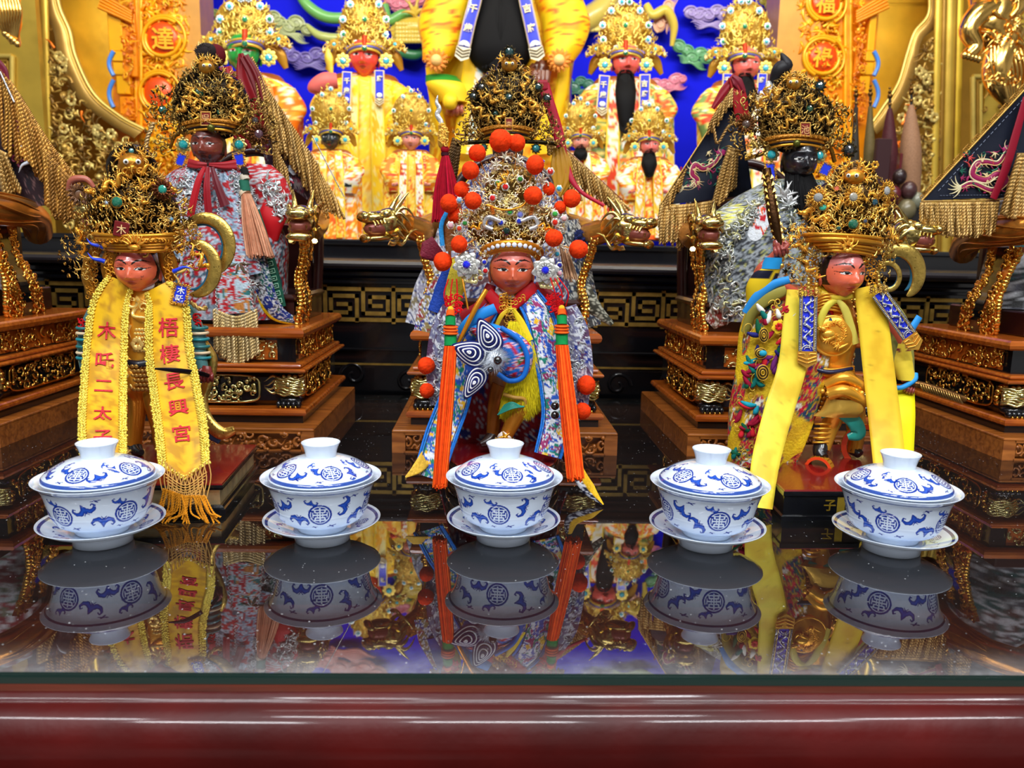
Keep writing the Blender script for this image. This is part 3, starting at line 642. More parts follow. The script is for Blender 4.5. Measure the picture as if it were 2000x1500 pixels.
def head(g,f,cx,cy,w,h,d,yaw=0,skin=C_(196,92,62),top=None,brow=C_(16,12,12),lip=C_(160,24,24),eye=1.,kind='young',mi=0,nod=0,lid=None,hair=C_(14,12,12)):
    "painted carved head; cx,cy centre of the visible face between crown band and chin"
    nu,nv=150,190; t=np.linspace(.03,PI-.03,nu); b=np.linspace(-PI,PI,nv,endpoint=False); b=b-.55*np.sin(b)*.8; T,B=np.meshgrid(t,b,indexing='ij')
    X=np.sin(T)*np.sin(B); Z=np.sin(T)*np.cos(B); Y=np.cos(T)
    v=-Y*1.28-.22; 
    jaw=1-.30*sm(.25,1.05,v)-.05*sm(-.2,-.9,v); ax=w/2*jaw; ay=h*.64; az=w*.56*(1-.10*sm(.4,1.05,v))
    tp=1-.42*sm(-.98,-1.45,v); x=X*ax*tp; y=Y*ay+.14*h; z=Z*az*tp; u=x/(w/2); v=-y/(h/2)
    fr=np.clip(Z,0,1)**.6; G2=lambda a,c,s:np.exp(-((a-c)/s)**2)
    nose=G2(u,0,.12+.07*sm(-.2,.3,v))*sm(-.42,.2,v)*(1-sm(.22,.36,v))*.15+ .04*G2(np.abs(u),.14,.07)*G2(v,.24,.09)
    z=z+w*fr*(nose-.045*G2(np.abs(u),.40,.24)*G2(v,-.26,.17)+.03*G2(np.abs(u),.40,.17)*G2(v,-.25,.075)+.035*G2(np.abs(u),.42,.3)*G2(v,-.60,.13)
        +.03*G2(np.abs(u),.5,.22)*G2(v,.18,.25)+.045*G2(u,0,.19)*G2(v,.52,.10)-.03*G2(u,0,.2)*G2(v,.52,.022)-.025*G2(u,0,.3)*G2(v,.70,.06)+.04*G2(u,0,.22)*G2(v,.88,.12))
    c=np.broadcast_to(skin,X.shape+(3,)).copy()
    if top is not None: c=mixc(c,top,sm(-.35,-.85,v))
    c=mixc(c,np.clip(np.asarray(skin)*1.15+.05*np.array([1,.1,.1]),0,1),.5*G2(np.abs(u),.55,.22)*G2(v,.2,.25))
    F_=Z>0; au=np.abs(u); aa=1-.0*au
    if lid is not None: c[F_&(((au-.42)/.27)**2+((v+.33)/.13)**2<1)]=lid
    if kind!='blank':
        s=eye; bd=stroke(au,v,[(.13,-.50),(.30,-.66),(.52,-.70),(.80,-.60 if kind=='young' else -.82)],[.035,.05,.04,.012]) ; c[F_&(bd<0)]=brow
        ey=((au-.42)/.215)**2+((v+.235)/.07)**2; c[F_&(ey<1)]=C_(236,232,225); c[F_&(ey<1)&(np.hypot((u-np.sign(u)*.42-.03)/.1,(v+.25)/.085)<1)]=C_(14,10,10)
        el=stroke(au,v,[(.2,-.19),(.32,-.30),(.46,-.315),(.62,-.27),(.86,-.34)],[.012,.026,.03,.022,.006]); c[F_&(el<0)]=brow
        cr=stroke(au,v,[(.2,-.36),(.40,-.43),(.66,-.38)],[.006,.011,.006]); c[F_&(cr<0)]=np.asarray(skin)*.45
        ld=np.minimum(stroke(u,v,[(-.21,.50),(-.07,.47),(0,.49),(.07,.47),(.21,.50)],[.008,.035,.03,.035,.008]),stroke(u,v,[(-.13,.56),(0,.585),(.13,.56)],[.02,.045,.02])); c[F_&(ld<0)]=lip
        c[F_&(stroke(u,v,[(-.2,.515),(0,.525),(.2,.515)],[.006,.01,.006])<0)]=np.asarray(lip)*.4
    hr=(Z<.28+.25*sm(0,.9,v))&(v<.35)&(np.abs(u)>.5)|(Z<-.1); c[hr&(v<.7)]=hair
    P=np.stack([x,z,y],-1)   # local: x right, z(front)->col1, up
    cyw,syw=math.cos(yaw),math.sin(yaw); cn,sn=math.cos(nod),math.sin(nod)
    px_,pf,pu=P[...,0],P[...,1],P[...,2]; pf,pu=pf*cn+pu*sn,pu*cn-pf*sn
    px_,pf=px_*cyw+pf*syw,pf*cyw-px_*syw
    O=f.p(cx,cy,d); Wd=O+f.s*np.stack([px_,-pf,pu],-1)
    g.loft(Wd[::-1],True,mi,c[::-1])
    for s in (-1,1): # ears
        e=np.array([s*w*.47*cyw,-(-s*w*.47*syw),-.02*h])*f.s; g.ell(O+e+np.array([0,.06*w*f.s,0]),(w*.05*f.s,w*.07*f.s,h*.20*f.s),7,8,mi,skin)
    return O
def hand(g,f,x,y,d,s,ang=0,grip=(0,1),col=C_(120,44,38),mi=0,mirror=1,flip=1):
    "fist around a bar: palm plus four curled fingers and a thumb; s = hand width px, ang = direction (rad) across the knuckles in the picture"
    c,q=math.cos(ang),math.sin(ang); ux=np.array([c,q]); uy=np.array([-q,c])*flip
    def P(a,b,e): return (x+ux[0]*a*s+uy[0]*b*s,y+ux[1]*a*s+uy[1]*b*s,d+e*s)
    limb(g,f,[P(-.05,-.55,-.15),P(-.05,-.2,-.1),P(0,.2,-.08),P(0,.45,-.12)],[.30*s,.42*s,.44*s,.34*s],12,12,mi,col,flat=.7)
    for k in range(4):
        a=-.42+.28*k; L=(.9,1,.96,.8)[k]
        limb(g,f,[P(a,.42,-.15),P(a,.62*L,.22),P(a*.97,.42*L,.50),P(a*.95,.12,.48),P(a*.93,-.02,.26)],[.15*s,.15*s,.145*s,.13*s,.10*s],8,14,mi,np.asarray(col)*(1-.04*k))
    limb(g,f,[P(-.42*mirror,-.25,.05),P(-.58*mirror,.02,.25),P(-.35*mirror,.18,.56),P(-.05*mirror,.20,.66)],[.16*s,.16*s,.13*s,.10*s],8,12,mi,col)
GOLDS=[C_(255,225,150),C_(235,190,100),C_(180,135,60),C_(120,86,38),C_(70,48,22)]
def crown_fill(g,f,cx,top,bot,hw,D,n,seed,cols,sz=(5,9),d0=0,mi=0,W=(3,3,2,2,2,2),edge=True):
    "fill a crown silhouette with carved scrolls, flames and little dragons. hw: list of half widths from top to bot; cx number or (xtop,xbot)"
    R=rs(seed); TT=[CURL,TUFT,FL0,FL1,WORM2,STAR]; W=np.array(W,float); W/=W.sum(); ys=np.linspace(top,bot,len(hw)); cxs=np.atleast_1d(cx)
    hwf=lambda y:np.interp(y,ys,hw); cf=lambda y:np.interp(y,np.linspace(top,bot,len(cxs)),cxs); P=[]
    A=sum(hw)/len(hw)*2*(bot-top); rmin=math.sqrt(A/n)*.62; t=0
    while len(P)<n and t<n*30:
        t+=1; y=top+(bot-top)*R.rand(); h=hwf(y); x=(R.rand()*2-1)*h
        if R.rand()>h/max(hw): continue
        if P and min((x-a)**2+(y-b)**2 for a,b in P)<rmin**2: continue
        P.append((x,y)); 
        u=x/(h+1e-6); dep=D*math.sqrt(max(0,1-u*u))*min(1,(.35+1.2*(y-top)/(bot-top))); T=TT[R.choice(6,p=W)]
        s=sz[0]+(sz[1]-sz[0])*R.rand(); c=cols[min(len(cols)-1,int(abs(R.randn())*1.3))]
        out=math.atan2(-(x),h*.5+ (bot-y)*.35) if T in (TUFT,FL0,FL1) else R.rand()*6.3
        if edge and abs(u)>.86: T=TUFT if R.rand()<.6 else FL0; out=math.atan2(-x,h*.35+.01)
        put(g,T,f,cf(y)+x,y,d0+dep+R.rand()*3,s,out+R.randn()*.35,u*.9,0,col=np.asarray(c)*(.75+.5*R.rand()),mi=mi)
def medal(parent,f,x,y,d,r,gem=C_(20,110,90),T=None,metal=None,petal=C_(235,190,100),name='medallion',ry=0,gr=.42,mi_gem=None):
    g=G(); put(g,T or PET8,f,x,y,d,r,0,ry,col=petal); put(g,T or PET8,f,x,y,d+r*.12,r*.75,.4,ry,col=np.asarray(petal)*.8)
    put(g,GEM,f,x,y,d+r*.2,r*gr,0,ry,col=gem,mi=1); return g.build(name,[metal or M_gold_old,mi_gem or M_gem],parent)
# ================================================================= PLINTHS, STANDS AND THRONES (local coordinates: x 0 centre, y world depth from 1.15, z up)
def scroll_panel(g,o,U,V,N,w,h,n,seed,r=.0016,mi=0,col=(1,1,1),amp=1.):
    "carved scrollwork filling a w x h panel from corner o"
    R=rs(seed); o,U,V,N=[np.asarray(q,float) for q in (o,U,V,N)]; P=[]
    for k in range(n*12):
        if len(P)>=n: break
        u,v=R.rand()*w,R.rand()*h
        if P and min((u-a)**2+(v-b)**2 for a,b in P)<.45*w*h/n: continue
        P.append((u,v)); t=np.linspace(0,5+R.rand(),12); s=1 if R.rand()<.5 else -1; a0=R.rand()*6.3; rr=math.sqrt(w*h/n)*.52*(1-t/7)
        uu=np.clip(u+rr*np.cos(t*s+a0),0,w); vv=np.clip(v+rr*np.sin(t*s+a0),0,h)
        g.tube(o+uu[:,None]*U+vv[:,None]*V+(N*r*.6*amp)[None]*(1+.8*np.sin(t))[:,None],r*(1.25-.9*t/t[-1]),5,mi=mi,col=np.asarray(col)*(.7+.5*R.rand()),nrm=N)
        for q in range(2):
            a,b=np.clip(u+(R.rand()-.5)*w*.2,0,w),np.clip(v+(R.rand()-.5)*h*.5,0,h); g.ell(o+a*U+b*V+N*r*.8,r*(.9+.8*R.rand()),4,6,mi,col)
def slab(g,hw,y0,y1,z0,z1,b,cut=0.,mi=0):
    "moulded board, rounded edge, optional cut front corners"
    rg=lambda i:np.array([[-hw+i+cut,y0+i],[hw-i-cut,y0+i],[hw-i,y0+i+cut],[hw-i,y1-i],[-hw+i,y1-i],[-hw+i,y0+i+cut]]); zm=(z0+z1)/2
    R=[np.c_[rg(i),np.full(6,z)] for i,z in ((b,z0),(b*.3,z0+(z1-z0)*.18),(0,zm),(b*.3,z1-(z1-z0)*.18),(b,z1))]; g.loft(R,True,mi,smooth=False)
M_gpan=mat('gilded_carving',srgb(240,186,84),.2,1.,vcol=True,bump=(120,.25),var=(40,.2))
M_gpale=mat('pale_gilding',srgb(232,220,150),.22,1.,vcol=True,bump=(90,.2),var=(40,.15))
def make_plinth(cx):
    r=thing('wooden_plinth','x','plinth',(cx,1.15,0),'plain wooden plinths under the thrones')
    g=G(); g.box((-.145,-.155,.0262),(.145,.16,.030),b=.001); g.box((-.145,-.155,.0),(-.128,.16,.0262)); g.box((.128,-.155,.0),(.145,.16,.0262)); g.box((-.13,-.155,.0235),(.13,-.15,.0262)); g.box((-.13,-.155,0),(.13,-.15,.0022)); g.box((-.13,.15,0),(.13,.155,.0262)); g.box((-.13,-.145,0),(.13,-.140,.026))
    g.build('plinth_box',M_wood_lt,r,world=False)
    g=G(); scroll_panel(g,(-.126,-.1535,.003),(1,0,0),(0,0,1),(0,-1,0),.252,.020,26,5,.0020); R=rs(3)
    for k in range(12):
        x=-.12+k*.0215; t=np.linspace(0,1,10); g.tube(np.c_[x+.017*t,np.full(10,-.153),.006+.010*t+.003*np.sin(t*9)],.0024*(1.1-t),5)
    g.build('openwork_carving',M_wood_lt,r,world=False); return r
def make_stand(cx):
    r=thing('throne_stand','x','stand',(cx,1.15,.030),'tiered lacquered stands under the thrones'); o=.030
    g=G(); slab(g,.126,-.115,.155,.1405-o,.1535-o,.004,.0); slab(g,.129,-.125,.16,.0965-o,.1015-o,.002); slab(g,.122,-.118,.155,.1015-o,.1075-o,.003); slab(g,.130,-.13,.162,.0405-o,.0495-o,.003); g.build('moulded_board',M_wood,r,world=False)
    g=G(); g.box((-.112,-.102,.1075-o),(.112,.145,.1405-o)); g.box((-.116,-.110,.0495-o),(.116,.150,.0965-o),b=.008); g.box((-.124,-.122,.0),(.124,.155,.0405-o)); g.build('lacquer_core',M_black,r,world=False)
    for s,nm in ((-1,'side'),(1,'side')):
        g=G(); g.box((s*.1122,-.085,.110-o),(s*.1128,.13,.138-o),mi=1); scroll_panel(g,(s*.1135,-.085,.111-o),(0,1,0),(0,0,1),(s,0,0),.215,.026,26,7,.0019)
        g.build('gilded_side_panel',[M_gpan,M_wood],r,world=False)
        g=G(); scroll_panel(g,(s*.1185,-.075,.058-o),(0,1,0),(0,0,1),(s,0,0),.16,.034,24,9,.0019); a=np.linspace(0,2*PI,30,endpoint=False)
        g.tube(np.c_[np.full(30,s*.118),.005+.085*np.sign(np.cos(a))*abs(np.cos(a))**.4,.075-o+.019*np.sign(np.sin(a))*abs(np.sin(a))**.4],.0016,5,closed=True); g.build('side_cartouche',M_gpan,r,world=False)
    for x0 in (-.088,.02):
        g=G(); g.box((x0,-.1028,.111-o),(x0+.068,-.1022,.137-o),mi=1); scroll_panel(g,(x0,-.104,.112-o),(1,0,0),(0,0,1),(0,-1,0),.068,.024,14,11,.0015); g.build('gilded_front_panel',[M_gpale,M_wood],r,world=False)
    g=G(); scroll_panel(g,(-.060,-.1125,.058-o),(1,0,0),(0,0,1),(0,-1,0),.120,.030,34,13,.0019); a=np.linspace(0,2*PI,30,endpoint=False)
    g.tube(np.c_[.066*np.sign(np.cos(a))*abs(np.cos(a))**.4,np.full(30,-.1115),.073-o+.018*np.sign(np.sin(a))*abs(np.sin(a))**.4],.0018,5,closed=True); g.build('front_cartouche',M_gpale,r,world=False)
    for s in (-1,1): # lion mask corners on black paws
        g=G(); c=np.array([s*.105,-.108,.078-o]); g.ell(c,(.019,.012,.013),10,14); R=rs(5)
        for k in range(7): # wavy mane across the mask
            t=np.linspace(0,1,14); z=.010-.0035*k; g.tube(np.c_[c[0]+(-.019+.038*t),c[1]-.0125*np.sin(t*PI)**.5,c[2]+z+.0014*np.sin(t*14+k)],.0016,5)
        for k in range(16): a=k*.39; g.ell(c+(.017*math.cos(a)*1.1,-.004,.012*math.sin(a)),.003+.001*R.rand(),4,6)
        g.ell(c+(0,-.012,.002),(.004,.004,.005),5,7)
        for q in (-1,1): g.ell(c+(q*.006,-.012,.006),.0022,4,6)
        for k in range(4): t=np.linspace(0,1,10); g.tube(np.c_[c[0]-s*(.015+.030*t),c[1]-.001+0*t,c[2]+.008-.005*k+.004*np.sin(t*7+k)],.0022*(1.1-t),5)
        g.build('lion_mask',M_gpale,r,world=False)
        g=G()
        for k in range(9): a=k*.7; g.ell(c+(s*.010+.010*math.cos(a)*.6,.006+.016*(k/9),.012*math.sin(a)-.001),.005,5,7)
        g.build('gilded_scroll',M_gpan,r,world=False)
        g=G(); g.ell(c+(0,.002,-.020),(.017,.014,.008),8,12)
        for k in range(5): g.ell(c+(-.013+.0065*k,-.009,-.024),(.0038,.006,.0052),6,8)
        g.build('lion_paw',M_black,r,world=False)
        g=G()
        for k in range(4): g.ell(c+(-.010+.0066*k,-.0135,-.0275),(.0016,.0025,.0024),4,6)
        g.build('gilded_claws',M_gpan,r,world=False)
    return r
def dragon_head(g,o,F,Uv,s,mi=0,mi2=1):
    "gilded dragon head at o looking along F"
    F=np.asarray(F,float); F/=np.linalg.norm(F); Uv=np.asarray(Uv,float); Rr=np.cross(F,Uv); Rr/=np.linalg.norm(Rr); Uv=np.cross(Rr,F)
    q=lambda a,b,c:np.asarray(o)+s*(a*F+b*Rr+c*Uv); ax=np.array([F,Rr,Uv])
    E=lambda c,r,m=mi,k=(1,1,1):g.ell(q(*c),np.array(r)*s,9,12,m,k,axes=ax)
    E((0,0,.1),(.62,.52,.54)); E((.55,0,.30),(.60,.42,.24)); E((1.0,0,.36),(.20,.42,.20)); E((.5,0,-.42),(.58,.40,.13)); E((.50,0,-.08),(.52,.40,.30),mi2,(.25,.06,.04)); E((1.0,0,-.42),(.16,.44,.16))
    E((.62,0,-.10),(.34,.16,.07),mi,(1,1,.9))
    for b in (-1,1):
        E((1.05,b*.2,.34),(.13,.12,.12)); E((.22,b*.36,.40),(.20,.14,.16)); E((.30,b*.42,.42),(.08,.06,.08),mi2,(.05,.05,.05))
        t=np.linspace(0,1,10)[:,None]
        g.tube(q(0,0,0)*0+np.asarray(o)+s*((-.15-.55*t)*F+(b*(.25+.12*t))*Rr+(.40+.75*t**.7)*Uv),s*.11*(1.15-t[:,0]),7,mi=mi)
        for k in range(5):
            g.tube(np.asarray(o)+s*((-.1-.75*t)*F+b*(.42+.25*t*np.sin(k+t*3))*Rr+(.35-.2*k+.25*np.sin(t*4+k))*Uv),s*.10*(1.1-t[:,0]),6,mi=mi)
        for k in range(4): g.tube(np.asarray(o)+s*((.35+.18*k+.0*t)*F+b*(.28)*Rr+(-.02-.16*t)*Uv),s*.045*(1.1-t[:,0]),5,mi=mi,col=(1,1,.95))
        for k in range(7): g.tube(np.asarray(o)+s*((.0+.13*k+.05*np.sin(t*5))*F+b*(.02+.42*t)*Rr+(.56-.03*k-.38*t**2+.03*np.sin(t*9+k))*Uv),s*.045,5,mi=mi)
        for k in range(4): g.tube(np.asarray(o)+s*((.2+.2*k+.1*np.sin(t*3))*F+b*(.1+.22*t)*Rr+(.42+.06*np.sin(t*6+k))*Uv),s*.05,5,mi=mi)
M_dthr=mat('dark_throne_lacquer',srgb(44,14,12),.3,coat=.3)
M_throne=mat('throne_brown_lacquer',srgb(120,52,20),.25,coat=.5)
def make_throne(cx,heads=((-.030,-.055),(.030,-.055)),hs=.036,old=True):
    "armchair throne: heads = offset (dx,dy) direction of each arm's dragon head"
    r=thing('dragon_throne','x','throne',(cx,1.15,.1538),'dragon armed thrones')
    g=G(); g.box((-.105,-.06,.030),(.105,.13,.040),b=.004); g.box((-.10,-.055,.0),(.10,.125,.030)); g.build('seat',M_dthr,r,world=False)
    g=G(); P=[(-.092,.13,.02),(-.095,.135,.13),(-.078,.14,.20),(-.045,.142,.236),(0,.143,.25),(.045,.142,.236),(.078,.14,.20),(.095,.135,.13),(.092,.13,.02)]; g.tube(smooth(P,60),.008,8); g.box((-.085,.136,.02),(.085,.142,.20),b=.002); g.build('backrest',M_dthr,r,world=False)
    for s,(hx,hy) in zip((-1,1),heads):
        g=G(); pr=np.array([(s*.104,-.035,0),(s*.110,-.032,.03),(s*.104,-.03,.06),(s*.113,-.036,.095),(s*.118,-.045,.125)]); Q=smooth(pr,24)
        W=.0085; ring=lambda c:np.array([c+(-W*.45,-W,0),c+(W*.45,-W,0),c+(W*.45,W,0),c+(-W*.45,W,0)]); g.loft([ring(c) for c in Q],True,0,smooth=False); g.build('arm_post',M_black,r,world=False)
        for q in (-1,1):
            g=G(); R=rs(17+q+s); ringw=lambda c,wq:np.array([c+(-.003,q*W,0),c+(.003,q*W,0),c+(.003,q*(W+wq),0),c+(-.003,q*(W+wq),0)])
            wq=.012+.008*np.sin(np.linspace(0,2*PI,24)+.6+(q>0))*(1 if q<0 else .7); g.loft([ringw(c,w) for c,w in zip(Q,wq)],True,1,smooth=False)
            for k in range(46):
                u=R.rand(); c=Q[int(u*23)]; a=R.rand(); t=np.linspace(0,4.6,9); rr=.0052*(1-t/6)
                for sd in (-1,1): g.tube(np.c_[np.full(9,c[0]+sd*.0042),c[1]+q*(W+wq[int(u*23)]*a)+rr*np.cos(t+k),c[2]+rr*np.sin(t+k)],.0016,5)
            for k in range(26): c=Q[int(k/26*23)]; w=wq[int(k/26*23)]; g.ell(c+(0,q*(W+w),0),.0030+.0016*R.rand(),5,7)
            g.build('gilded_bracket',[M_gpan,M_wood],r,world=False)
        g=G(); H=np.array([s*.118+hx*.3,-.045+hy*.35,.135]); P=smooth([(s*.092,.135,.15),(s*.108,.07,.142),(s*.116,.0,.132),(s*.118,-.035,.130),H],40); L=np.linspace(0,1,40)
        g.tube(P,.0155+.0025*np.sin(L*PI),12)
        for k in range(9): # wavy scale lines around the arm
            a=k*.42-.2; g.tube(P[2:38]+np.c_[np.cos(a+.25*np.sin(L[2:38]*9+k))*.016*s,0*L[2:38],np.sin(a+.25*np.sin(L[2:38]*9+k))*.016],.0013,4)
        g.build('arm_rail',mat('gilt_brown_wood',srgb(196,132,56),.26,.75,bump=(60,.2),var=(30,.25)),r,world=False)
        g=G(); dragon_head(g,H+np.array([hx,hy,0])*.35,(hx,hy,-.006),(0,0,1),hs); g.build('dragon_head',[M_gold_pale2,M_redhole],r,world=False)
    return r
M_gold_pale2=mat('polished_gilding',srgb(226,200,120),.2,1.,vcol=True,bump=(60,.35),var=(40,.2))
M_redhole=mat('mouth_paint',(1,1,1),.3,.2,vcol=True)
SX=(-.756,-.363,.026,.407,.825)
nm=('far left','rear left','rear middle','rear right','far right')
pl=[];st=[]
for i,x in enumerate(SX):
    if i==0: p=make_plinth(x); s=make_stand(x); p0,s0=p,s
    else: p=dup(p0,(x,1.15,0)); s=dup(s0,(x,1.15,.030))
    who=('cut off by the left edge of the picture','behind the figurine with yellow written banners','behind the pompom crowned figurine','behind the left shoulder of the gold armoured figurine','cut off by the right edge of the picture')[i]
    p['label']='light wooden plinth, %s'%who; s['label']='tiered gilded stand, %s'%who
thr=[]
E_heads=[None,((-.02,-.06),(.006,-.07)),((-.06,-.035),(.06,-.035)),((-.004,-.07),(.075,-.02)),None]
for i in (1,2,3): t=make_throne(SX[i]+(0,0,0,.0)[i],E_heads[i]); thr.append(t); t['label']='throne with gilded dragon head arms, '+('holding the red robed seated statue','behind the pompom crowned figurine','holding the black faced bearded statue')[i-1]
# ================================================================= LEFT FIGURINE (yellow written banners)
def silver_lace(g,P,s,col=C_(225,228,232),mi=0,step=3.2,amp=2.2):
    "scalloped braid along world path P (s = metres per px)"
    L=np.r_[0,np.cumsum(np.linalg.norm(np.diff(P,axis=0),axis=1))]; n=int(L[-1]/(s*.8))+4; u=np.linspace(0,L[-1],n); Q=np.stack([np.interp(u,L,P[:,k]) for k in range(3)],-1)
    T=np.gradient(Q,axis=0); T/=np.linalg.norm(T,axis=1,keepdims=True)+1e-9; N=np.cross(T,[0,1.,0]); a=u/(s*step)*2*PI/2
    g.tube(Q+N*(np.sin(a)*amp*s)[:,None]+np.array([0,-1,0])*(s*.8+np.cos(a)*s*.7)[:,None],s*.75,4,mi=mi,col=col)
def plaque(par,f,x,y,d,w,h,rot,chars,ry=0,name='enamel_plaque',frame=C_(235,190,100),fieldc=C_(20,50,215),fm=None,sc=.8):
    g=G(); put(g,G().box((-w/2,-h/2,-1.5),(w/2,h/2,1.2),b=.6),f,x,y,d,1,rot,ry,col=fieldc,mi=1)
    c,q=math.cos(rot),math.sin(rot); R=rs(int(x)); n=int((w+h)*2/4.2)
    for k in range(n):
        t=k/n*2*(w+h)
        if t<w: a,b=t-w/2,h/2
        elif t<w+h: a,b=w/2,h/2-(t-w)
        elif t<2*w+h: a,b=w/2-(t-w-h),-h/2
        else: a,b=-w/2,-h/2+(t-2*w-h)
        put(g,CURL if k%2 else STAR,f,x+(a*c-b*q)*1.08,y-(a*q+b*c)*1.04,d+1.5,3.6*(w/26)**.5,R.rand()*6,ry,col=frame*(.7+.5*R.rand()))
        put(g,BALL,f,x+(a*c-b*q)*1.3,y-(a*q+b*c)*1.17,d+.5,2.0*(w/26)**.5,0,ry,col=frame)
    for k,ch in enumerate(chars):
        b=(len(chars)/2-.5-k)*h/len(chars)*.92; V,F=glyph(ch,.015); put(g,T_glyph(ch,.015),f,x-b*q*1.0,y-b*c,d+2,min(w,h/len(chars))*sc,rot,ry,col=C_(240,240,235),mi=1)
    return g.build(name,[fm or M_gold_old,M_paint],par)
fA=Fig(.86); A=thing('carved_figurine','small carved figurine with yellow banners bearing red characters, gold ring weapons and dark gilded crown','figurine',tuple(PY(300,930,.86)*[1,1,0]+np.array([0,0,.0])))
# base
def quad_base(root,P,zs,mats,name,mi=0):
    "P four ground corners; zs list of (z,grow)"
    P=np.asarray(P,float); c=P.mean(0); g=G(); R=[]
    for z,gr in zs: R.append(np.c_[c+(P-c)*(1+gr),np.full(4,z)])
    g.loft(R,True,smooth=False); return g.build(name,mats,root)
zt=.031; q1=PZ(435,945,zt)[:2]; q2=PZ(503,868,zt)[:2]; q3=PZ(215,868,zt)[:2]; q4=q1+(q3-q2)
Q=[q4,q1,q2,q3]
quad_base(A,Q,[(0,.02),(.006,.02),(.007,0),(.009,-.02)],M_black,'base_foot'); quad_base(A,Q,[(.009,-.05),(.025,-.05)],M_gold_old,'base_body',); quad_base(A,Q,[(.0245,-.01),(.027,.0),(.0295,.0)],M_black,'base_rim')
quad_base(A,Q,[(.0295,-.01),(.031,-.012)],M_redlac,'base_top')
g=G()
for x,y in ((262,882),(385,925)): put(g,T_dragon(3),fA,x,y,20,10,.2,0,-1.3)
g.build('gold_cloud_painting',M_gold,A)
# body (head, torso, hands, legs) one mesh
g=G(); RED=C_(206,84,58)
head(g,fA,270,533,80,70,24,yaw=.06,skin=C_(226,106,72),top=C_(200,90,80),lip=C_(176,30,26))
body(g,fA,[(274,558,8,17,16),(274,575,5,30,24),(272,620,4,52,34),(272,690,2,42,34),(268,722,0,46,36)],28,30,mi=1,col=C_(240,200,110))
limb(g,fA,[(248,700,10),(258,742,26),(268,775,16),(266,830,6),(262,868,4)],[28,30,19,15,14],14,26,1,C_(225,180,90))
limb(g,fA,[(292,715,5),(300,770,12),(310,830,0),(318,880,0)],[28,24,16,15],14,26,1,C_(205,160,80))
limb(g,fA,[(262,868,2),(268,880,14),(276,884,26)],[13,12,6],10,10,0,C_(20,20,22)); limb(g,fA,[(318,880,0),(322,888,12),(330,890,24)],[13,12,6],10,10,0,C_(20,20,22))
limb(g,fA,[(352,600,8),(382,650,10),(388,690,14),(396,728,22)],[24,18,15,12],12,20,0,C_(70,120,120))
limb(g,fA,[(200,600,6),(172,650,4),(168,700,6),(178,745,16)],[22,17,14,12],12,20,0,C_(70,120,120))
hand(g,fA,404,729,34,26,ang=.1,col=C_(126,44,40)); hand(g,fA,180,760,28,24,ang=.3,col=C_(126,44,40))
g.build('body',[M_face,M_gold],A)
for x in (386,170):
    g=G()
    for k,y in enumerate((640,650,662,676,688,698)): 
        a=np.linspace(0,2*PI,18,endpoint=False); c=fA.p(x+(y-640)*.12*(1 if x>300 else -.0),y,11); g.tube(c+fA.s*np.c_[np.cos(a)*17,-np.sin(a)*17,0*a],fA.s*3.2,6,closed=True,col=[C_(30,110,110),C_(225,200,160),C_(20,130,140)][k%3])
    g.build('arm_wrap',M_paint,A)
g=G()
for yy in range(6): # scale armour on the chest and belly
    for k in range(9):
        x=250+k*5.6+(yy%2)*2.8; y=645+yy*8; put(g,G().ell((0,0,0),(1,1,.4),5,8),fA,x,y,38-abs(x-272)*.28,4.4,0,0,.4)
put(g,CURL,fA,262,592,36,18,2.2,0,0); put(g,T_worm(1,2.6,.6,1.2,.3),fA,270,610,40,19,-1.1,0,0); put(g,CURL,fA,278,600,36,10,.5); put(g,FL0,fA,254,640,38,13,3.); put(g,PET6,fA,268,672,40,13)
for k in range(26):
    a=k*.7; put(g,CURL,fA,258+(k%5)*7,585+(k//5)*22+3*math.sin(a),34,5,a)
g.build('relief_armour',M_gold,A)
g=G(); a=np.linspace(-.2*PI,1.2*PI,20); g.tube(fA.p(274+24*np.cos(a),557+7*np.sin(a),10+20*np.sin(a)),fA.s*4,7,col=C_(235,235,235)); g.build('white_collar',M_cloth,A)
g=G(); limb(g,fA,[(238,706,38),(268,712,44),(298,706,38)],[7,8,7],8,12,0,C_(20,22,34)); g.build('belt',M_paint,A)
g=G() # skirt of scales over the raised knee
body(g,fA,[(262,712,8,48,34),(262,735,10,44,36),(262,756,14,38,30),(258,768,14,32,24)],30,24,mi=0,col=C_(205,160,85),fold=(.06,9,0))
for k in range(60):
    r_=k//10; put(g,G().ell((0,0,0),(1,1,.35),4,6),fA,226+(k%10)*8+(r_%2)*4,716+r_*9,52-abs(262-(226+(k%10)*8))*.35,4.8,0,0,.3,col=(.6,.5,.4))
put(g,FL0,fA,232,752,52,16,1.); put(g,T_worm(0,2.4,.3,.8,.35),fA,246,738,54,18,-.8)
g.build('armour_skirt',M_gold,A)
